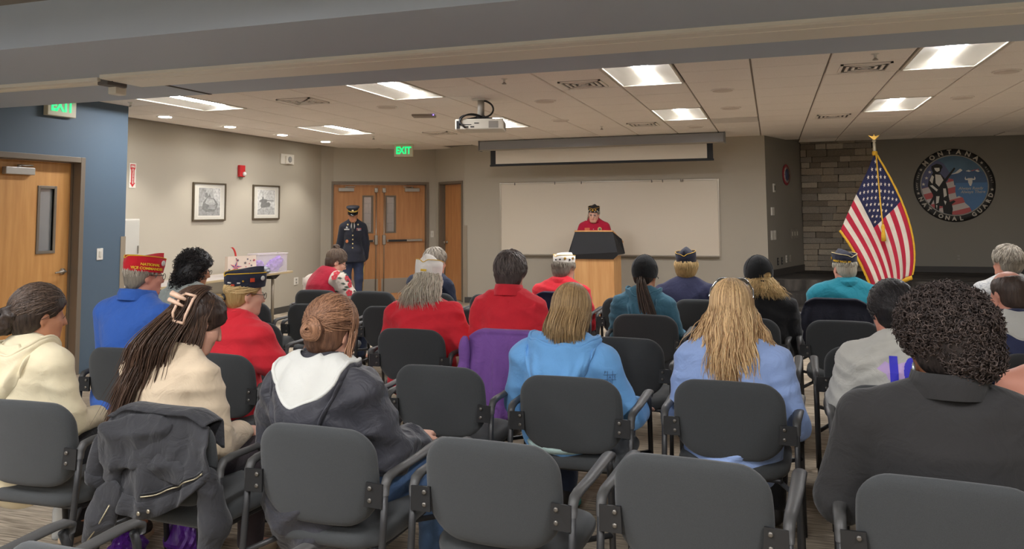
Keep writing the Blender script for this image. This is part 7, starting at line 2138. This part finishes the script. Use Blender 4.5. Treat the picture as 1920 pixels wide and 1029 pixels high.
def capring(prof, name, m_):
    n_ = 36; V = []
    for rx, ry, z_, dz in prof:
        for q in range(n_):
            w = 2*PI*q/n_; V.append(c0+R2 @ np.array((rx*math.cos(w), ry*math.sin(w), z_+dz*math.sin(w))))
    k_ = len(prof)
    Fc = [(i*n_+q, i*n_+(q+1) % n_, (i+1)*n_+(q+1) % n_, (i+1)*n_+q) for i in range(k_-1) for q in range(n_)]+[tuple(range((k_-1)*n_, k_*n_))]
    MB().add(V, Fc, True).build(name, m_, grp)
capring([(0.086, 0.108, 0.0, 0), (0.087, 0.109, 0.045, 0)], 'cap_band', mat('cap_band_black', (30, 31, 36), 0.5))
capring([(0.0885, 0.1105, 0.012, 0), (0.0895, 0.1115, 0.014, 0), (0.0895, 0.1115, 0.030, 0), (0.0885, 0.1105, 0.032, 0)], 'gold_band', mat('stripe_gold', (196, 160, 70), 0.6))
capring([(0.088, 0.110, 0.042, 0.0), (0.112, 0.130, 0.070, 0.014), (0.108, 0.126, 0.084, 0.016), (0.05, 0.06, 0.090, 0.010)], 'cap_crown', mat('cap_crown_navy', (34, 36, 46), 0.7))
V = []
for i in range(13):
    w = R_(20+140*i/12)
    for rr, dz in ((1.0, 0.002), (1.0+0.42*math.sin(w)**2, -0.030), (1.0+0.42*math.sin(w)**2, -0.033), (1.0, -0.002)): V.append(c0+R2 @ np.array((0.088*rr*math.cos(w), 0.109*rr*math.sin(w), dz)))
MB().add(V, [(i*4+j, i*4+(j+1) % 4, i*4+4+(j+1) % 4, i*4+4+j) for i in range(12) for j in range(4)], True).build('cap_visor', mat('visor_black', (20, 20, 22), 0.15), grp)
MB().lathe([(0.018, 0), (0.018, 0.004), (0.010, 0.007)], 14, tuple(c0+R2 @ np.array((0, 0.116, 0.045))), 1).build('cap_badge', mat('button_brass', (226, 206, 150), 0.3, metal=0.6), grp)
p.cap_hair(H_dkbrown, 0.008, 0.0)

p = Person('speaker in a crimson polo and pinned black cap behind the lectern', (-2.68, 12.36), 186, 0.50, 3, 0, 0.172, 0.96, (-4, 14, -3), 'fair', 0.010, stand=True, nl=0.138,
           arms={1: ((0.08, 0.05, -0.27), (-0.06, 0.22, 0.02)), -1: ((-0.08, 0.05, -0.27), (0.06, 0.22, 0.02))})
p.body(); face_parts(p, (140, 128, 118)); p.trousers(M_slack); p.shoes(M_shoe)
m_ = cloth('polo_crimson', (170, 28, 56), 0.05)
p.top('polo_shirt', m_, 0.9, 0.018, 0.008, 42, fat=1.2, neck_r=0.062, hem=0.08); p.collar('polo_collar', m_, 0.066, 0.035, 0.012, 1.2)
t_ = p.topo.data
tree = BVHTree.FromPolygons([v_.co.copy() for v_ in t_.vertices], [tuple(q.vertices) for q in t_.polygons]); nz = p.nb[2]
on_coat(0.0, nz-0.0, lambda: MB().rbox(-0.03, 0.03, -0.02, 0.02, -0.003, 0.003, 0.001), 'undershirt', M_black)
on_coat(0.10, nz-0.10, lambda: MB().rbox(-0.042, 0.042, -0.022, 0.022, -0.003, 0.003, 0.001), 'name_badge', mat('badge_orange', (206, 110, 70), 0.5))
on_coat(-0.095, nz-0.10, lambda: MB().lathe([(0.034, -0.002), (0.034, 0.003), (0.03, 0.004)], 20), 'round_patch', mat('patch_gold', (200, 176, 120), 0.5))
on_coat(-0.095, nz-0.10, lambda: MB().lathe([(0.018, 0.0), (0.018, 0.006), (0.012, 0.0065)], 16), 'patch_center', mat('patch_green', (90, 104, 84), 0.5))
on_coat(0.0, nz-0.10, lambda: MB().lathe([(0.006, -0.002), (0.006, 0.003), (0.003, 0.004)], 10), 'shirt_button', M_pinw)
p.cap_hair(H_grey, 0.014, 0.015, 0.0, capz=0.06, cpitch=-2); p.glasses(mat('glasses_silver', (170, 168, 166), 0.3, metal=0.5))
rg = np.random.default_rng(8); paths = []
for q in range(60):
    j = rg.normal(0, 0.008, 3); paths.append(bez([p.H((0.05, -0.07, 0.0))+j, p.H((0.11, -0.05, -0.02))+j, p.H((0.12, -0.03, -0.09))+j*1.4, p.H((0.105, 0.0, -0.13))+j*1.8], 10))
strands_mesh('side_hair', paths, 0.005, H_ltgrey, p.root, rg.uniform(0.2, 0.9, 60))
p.garrison(mat('cap_black_felt', (34, 33, 34), 0.8), M_pin, 0.052, pitch=-2, hgt=0.105, w=0.086, l=0.110, slope=0.0)
for a, z_, sz in ((90, 0.035, 0.016), (62, 0.04, 0.012), (118, 0.04, 0.014), (70, 0.015, 0.008), (110, 0.014, 0.009), (45, 0.02, 0.009), (135, 0.02, 0.009)): p.cap_pin(a, z_, 'round', M_pin if sz > 0.01 else M_pinw, sz)

# ================================================================== JACKETS OVER CHAIR BACKS
def drape(key, name, label, m_, hw=0.27, zb=0.40, amp=0.018, seed=1, front=0.10, zfun=None, nu=44, nv=40, skew=0.0, freq=9.0, top=0.012, cat='jacket'):
    """cloth folded over the top of a backrest, hanging in folds behind it"""
    root = empty(name, tuple(CHAIRS[key].location), CHAIRS[key].rotation_euler[2], label, cat)
    rg = np.random.default_rng(seed); ph = rg.uniform(0, 6.3, 8)
    V = []
    for j in range(nv+1):
        v = j/nv
        for i in range(nu+1):
            u = -1+2*i/nu
            edge = 1-0.10*(1-v)*0
            x = u*hw*(0.82+0.19*min(1, max(0, v-0.15)*3)+0.03*math.sin(ph[0]+7*v))
            cx = min(1, abs(x)/0.232)
            ztop = 0.822+top-0.085*max(0, cx-0.62)**1.6*2.2
            zbot = zb if zfun is None else zfun(u)
            yb = -0.235+0.44*min(x*x, 0.054)
            if v < 0.14:                       # front side of the backrest
                t = v/0.14; z_ = ztop-front*(1-t)-0.0; y = yb+0.032
            elif v < 0.24:                     # over the top
                t = (v-0.14)/0.10; a = PI*t; z_ = ztop+0.012*math.sin(a); y = yb-0.022+0.054*math.cos(a)-0.0*t
            else:
                t = (v-0.24)/0.76; z_ = ztop-(ztop-zbot)*t
                y = yb-0.052-0.035*t*0.5-0.03*math.sin(min(1, t*1.2)*PI)*0.4
            t = max(0, (v-0.2)/0.8)
            k = min(1, t*2.5)
            fo = math.sin(freq*u+ph[1]+skew*v*5+1.3*math.sin(3*v+ph[2]))+0.6*math.sin(freq*1.9*u+ph[3]-skew*v*7+1.1*math.sin(4*v+2*u+ph[4]))+0.35*math.sin(freq*3.1*u+ph[5]+6*v)
            y -= (amp*(0.5+0.9*t)*(0.8+fo*0.55))*k if v > 0.2 else 0
            z_ += 0.006*math.sin(5*u+ph[6])*k
            V.append((x, y, z_))
    w = nu+1
    Fc = [(j*w+i, j*w+i+1, (j+1)*w+i+1, (j+1)*w+i) for j in range(nv) for i in range(nu)]
    o = MB().add(V, Fc, True).build('jacket_cloth', m_, root)
    sm = o.modifiers.new('thickness', 'SOLIDIFY'); sm.thickness = 0.006; sm.offset = 0
    return root, np.array(V).reshape(nv+1, nu+1, 3)
r, V = drape('purple', 'purple_jacket', 'purple jacket hanging over the back of a chair', cloth('jacket_purple', (134, 92, 168), 0.06, 0.4), 0.265, 0.24, 0.020, 3, zfun=lambda u: 0.26+0.05*math.sin(3*u+1))
for q in (-1, 1):      # sleeves hanging at both sides
    c = [(q*0.235, -0.30, 0.76), (q*0.265, -0.33, 0.62), (q*0.25, -0.345, 0.42), (q*0.235, -0.34, 0.24)]
    v_ = Vol(np.min(c, 0)-0.09, np.max(c, 0)+0.09, 0.012)
    for a, b, ra in zip(c[:-1], c[1:], (0.035, 0.042, 0.038)): v_.ell((np.array(a)+np.array(b))/2, (0.04, 0.028, 0.12), None, 0.03)
    vol_obj(v_, 'sleeve', cloth('jacket_purple', (134, 92, 168), 0.06, 0.4), r, 0.010, 5)
drape('tealman', 'navy_jacket', 'dark navy jacket over the chair of the man in teal', cloth('jacket_night', (32, 33, 44), 0.05), 0.27, 0.45, 0.012, 5, front=0.08, top=0.03)
drape('redwhite', 'navy_cardigan', 'navy cardigan over the chair left of the lectern', cloth('jacket_ink', (38, 38, 62), 0.05), 0.27, 0.42, 0.012, 6, front=0.08, top=0.03)
M_den = cloth('jacket_black_denim', (54, 54, 57), 0.10, 0.55, 320, 0.85)
r, V = drape('denim', 'black_denim_jacket', 'black denim jacket with open zipper over a chair back, near left', M_den, 0.285, 0.5, 0.026, 8, zfun=lambda u: 0.455+0.05*u+0.16*max(0, -u)**1.5+0.11*max(0, u)**1.5, skew=0.8, freq=6.5, nu=56, nv=52, top=0.016)
nv_, nu_ = V.shape[0]-1, V.shape[1]-1
band = MB(); rows = (nv_-6, nv_)
bv = []
for i in range(nu_+1):
    for j in (nv_-7, nv_-5, nv_-3, nv_): bv.append(V[j, i]+np.array((0, -0.008, 0)))
band.add(bv, [(i*4+j, i*4+j+1, i*4+5+j, i*4+4+j) for i in range(nu_) for j in range(3)], True)
b_ = band.build('waistband', M_den, r); b_.modifiers.new('t', 'SOLIDIFY').thickness = 0.006
zl = [V[nv_-9, i]+np.array((0, -0.012, 0.003*math.sin(i*0.7))) for i in range(nu_//2+2, nu_-1)]
zo = MB().tube(zl, 0.0028, 6).build('zipper', mat('zipper_brass', (176, 166, 140), 0.35, metal=0.7), r)
MB().tube([p_+np.array((0, 0.002, 0.010)) for p_ in zl], 0.003, 5).build('zipper_seam', M_den, r)
for i in (nu_//2+1, nu_//2+4):
    c = V[nv_-3, i]+np.array((0, -0.012, 0)); MB().lathe([(0.008, -0.002), (0.008, -0.006), (0.003, -0.007)], 14, tuple(c), 1).build('snap', mat('snap_metal', (170, 160, 140), 0.35, metal=0.7), r)
hd = Vol((-0.32, -0.45, 0.50), (0.32, -0.18, 0.93), 0.011)     # bunched hood and collar at the top left
hd.ell((-0.08, -0.298, 0.745), (0.19, 0.034, 0.085), rotm(0, 0, -12), 0.05); hd.ell((0.02, -0.312, 0.655), (0.21, 0.030, 0.055), rotm(0, 0, 14), 0.06); hd.ell((-0.17, -0.312, 0.66), (0.07, 0.03, 0.11), rotm(0, 0, 10), 0.05)
vol_obj(hd, 'hood', M_den, r, 0.016, 9, 1.7)
fl_ = Vol((-0.40, -0.45, 0.15), (0.0, -0.2, 0.62), 0.011)      # front flap hanging below the hem at the left
fl_.ell((-0.19, -0.335, 0.47), (0.075, 0.022, 0.13), rotm(0, 0, 28), 0.02); fl_.cone((-0.22, -0.335, 0.42), (-0.29, -0.34, 0.31), 0.035, 0.008, k=0.04)
vol_obj(fl_, 'front_flap', M_den, r, 0.006, 10, 1.4)
MB().tube([(-0.135, -0.362, 0.50), (-0.20, -0.366, 0.40), (-0.295, -0.358, 0.30)], 0.0028, 6).build('zipper', mat('zipper_brass', (176, 166, 140), 0.35, metal=0.7), r)
sl_ = Vol((0.05, -0.45, 0.10), (0.42, -0.05, 0.72), 0.011)     # sleeve hanging at the right
sl_.cone((0.26, -0.29, 0.62), (0.27, -0.25, 0.45), 0.045, 0.05, k=0.03); sl_.cone((0.27, -0.25, 0.45), (0.24, -0.27, 0.30), 0.05, 0.045, k=0.03)
vol_obj(sl_, 'sleeve', M_den, r, 0.010, 11, 1.4)

# ================================================================== BAGS AND SMALL THINGS ON THE FLOOR
def plastic_bag(loc, size, rgb, label, seed):
    bm = bmesh.new(); bmesh.ops.create_icosphere(bm, subdivisions=4, radius=1.0)
    rg = np.random.default_rng(seed); k = rg.normal(size=(5, 3))*4; ph = rg.uniform(0, 6, 5)
    for v in bm.verts:
        c = np.array(v.co); n = sum(abs(math.sin(float(c @ k[i])+ph[i])) for i in range(5))/5
        s_ = 0.8+0.35*n
        z_ = max(0, c[2]*s_*0.6+0.5)
        t = 1-0.45*max(0, z_-0.5)
        v.co = Vector((c[0]*s_*size[0]*t, c[1]*s_*size[1]*t, z_*size[2]))
    root = empty('plastic_bag', loc, seed, label, 'bag')
    me = bpy.data.meshes.new('bag_body'); bm.to_mesh(me); bm.free(); m_ = mat('plastic_purple', rgb, 0.3); me.materials.append(m_)
    o = link(bpy.data.objects.new('bag_body', me), root)
    for q in (-1, 1):
        MB().tube(bez([(q*size[0]*0.3, 0.03, size[2]*0.85), (q*size[0]*0.35, 0.06, size[2]*1.4), (-q*size[0]*0.1, 0.05, size[2]*1.4), (-q*size[0]*0.2, 0.02, size[2]*0.85)], 12), 0.006, 5).build('bag_handle', m_, root)
plastic_bag((-2.64, 3.16, 0.0), (0.12, 0.10, 0.19), (92, 40, 140), 'purple plastic bag standing under the denim jacket chair', 2)
plastic_bag((-2.90, 3.06, 0.0), (0.10, 0.08, 0.10), (82, 36, 128), 'purple plastic bag lying on the carpet at lower left', 5)
r = empty('water_bottle', (-3.40, 3.14, 0), 0, 'clear plastic bottle on the carpet beside the cream hoodie chair', 'bottle')
MB().lathe([(0.030, 0), (0.032, 0.01), (0.032, 0.13), (0.028, 0.15), (0.013, 0.175), (0.013, 0.19)], 20).build('bottle_body', mat('bottle_clear', (220, 226, 228), 0.08, alpha=0.35), r)
MB().lathe([(0.015, 0.185), (0.015, 0.205), (0.012, 0.207)], 16).build('bottle_cap', M_white, r)
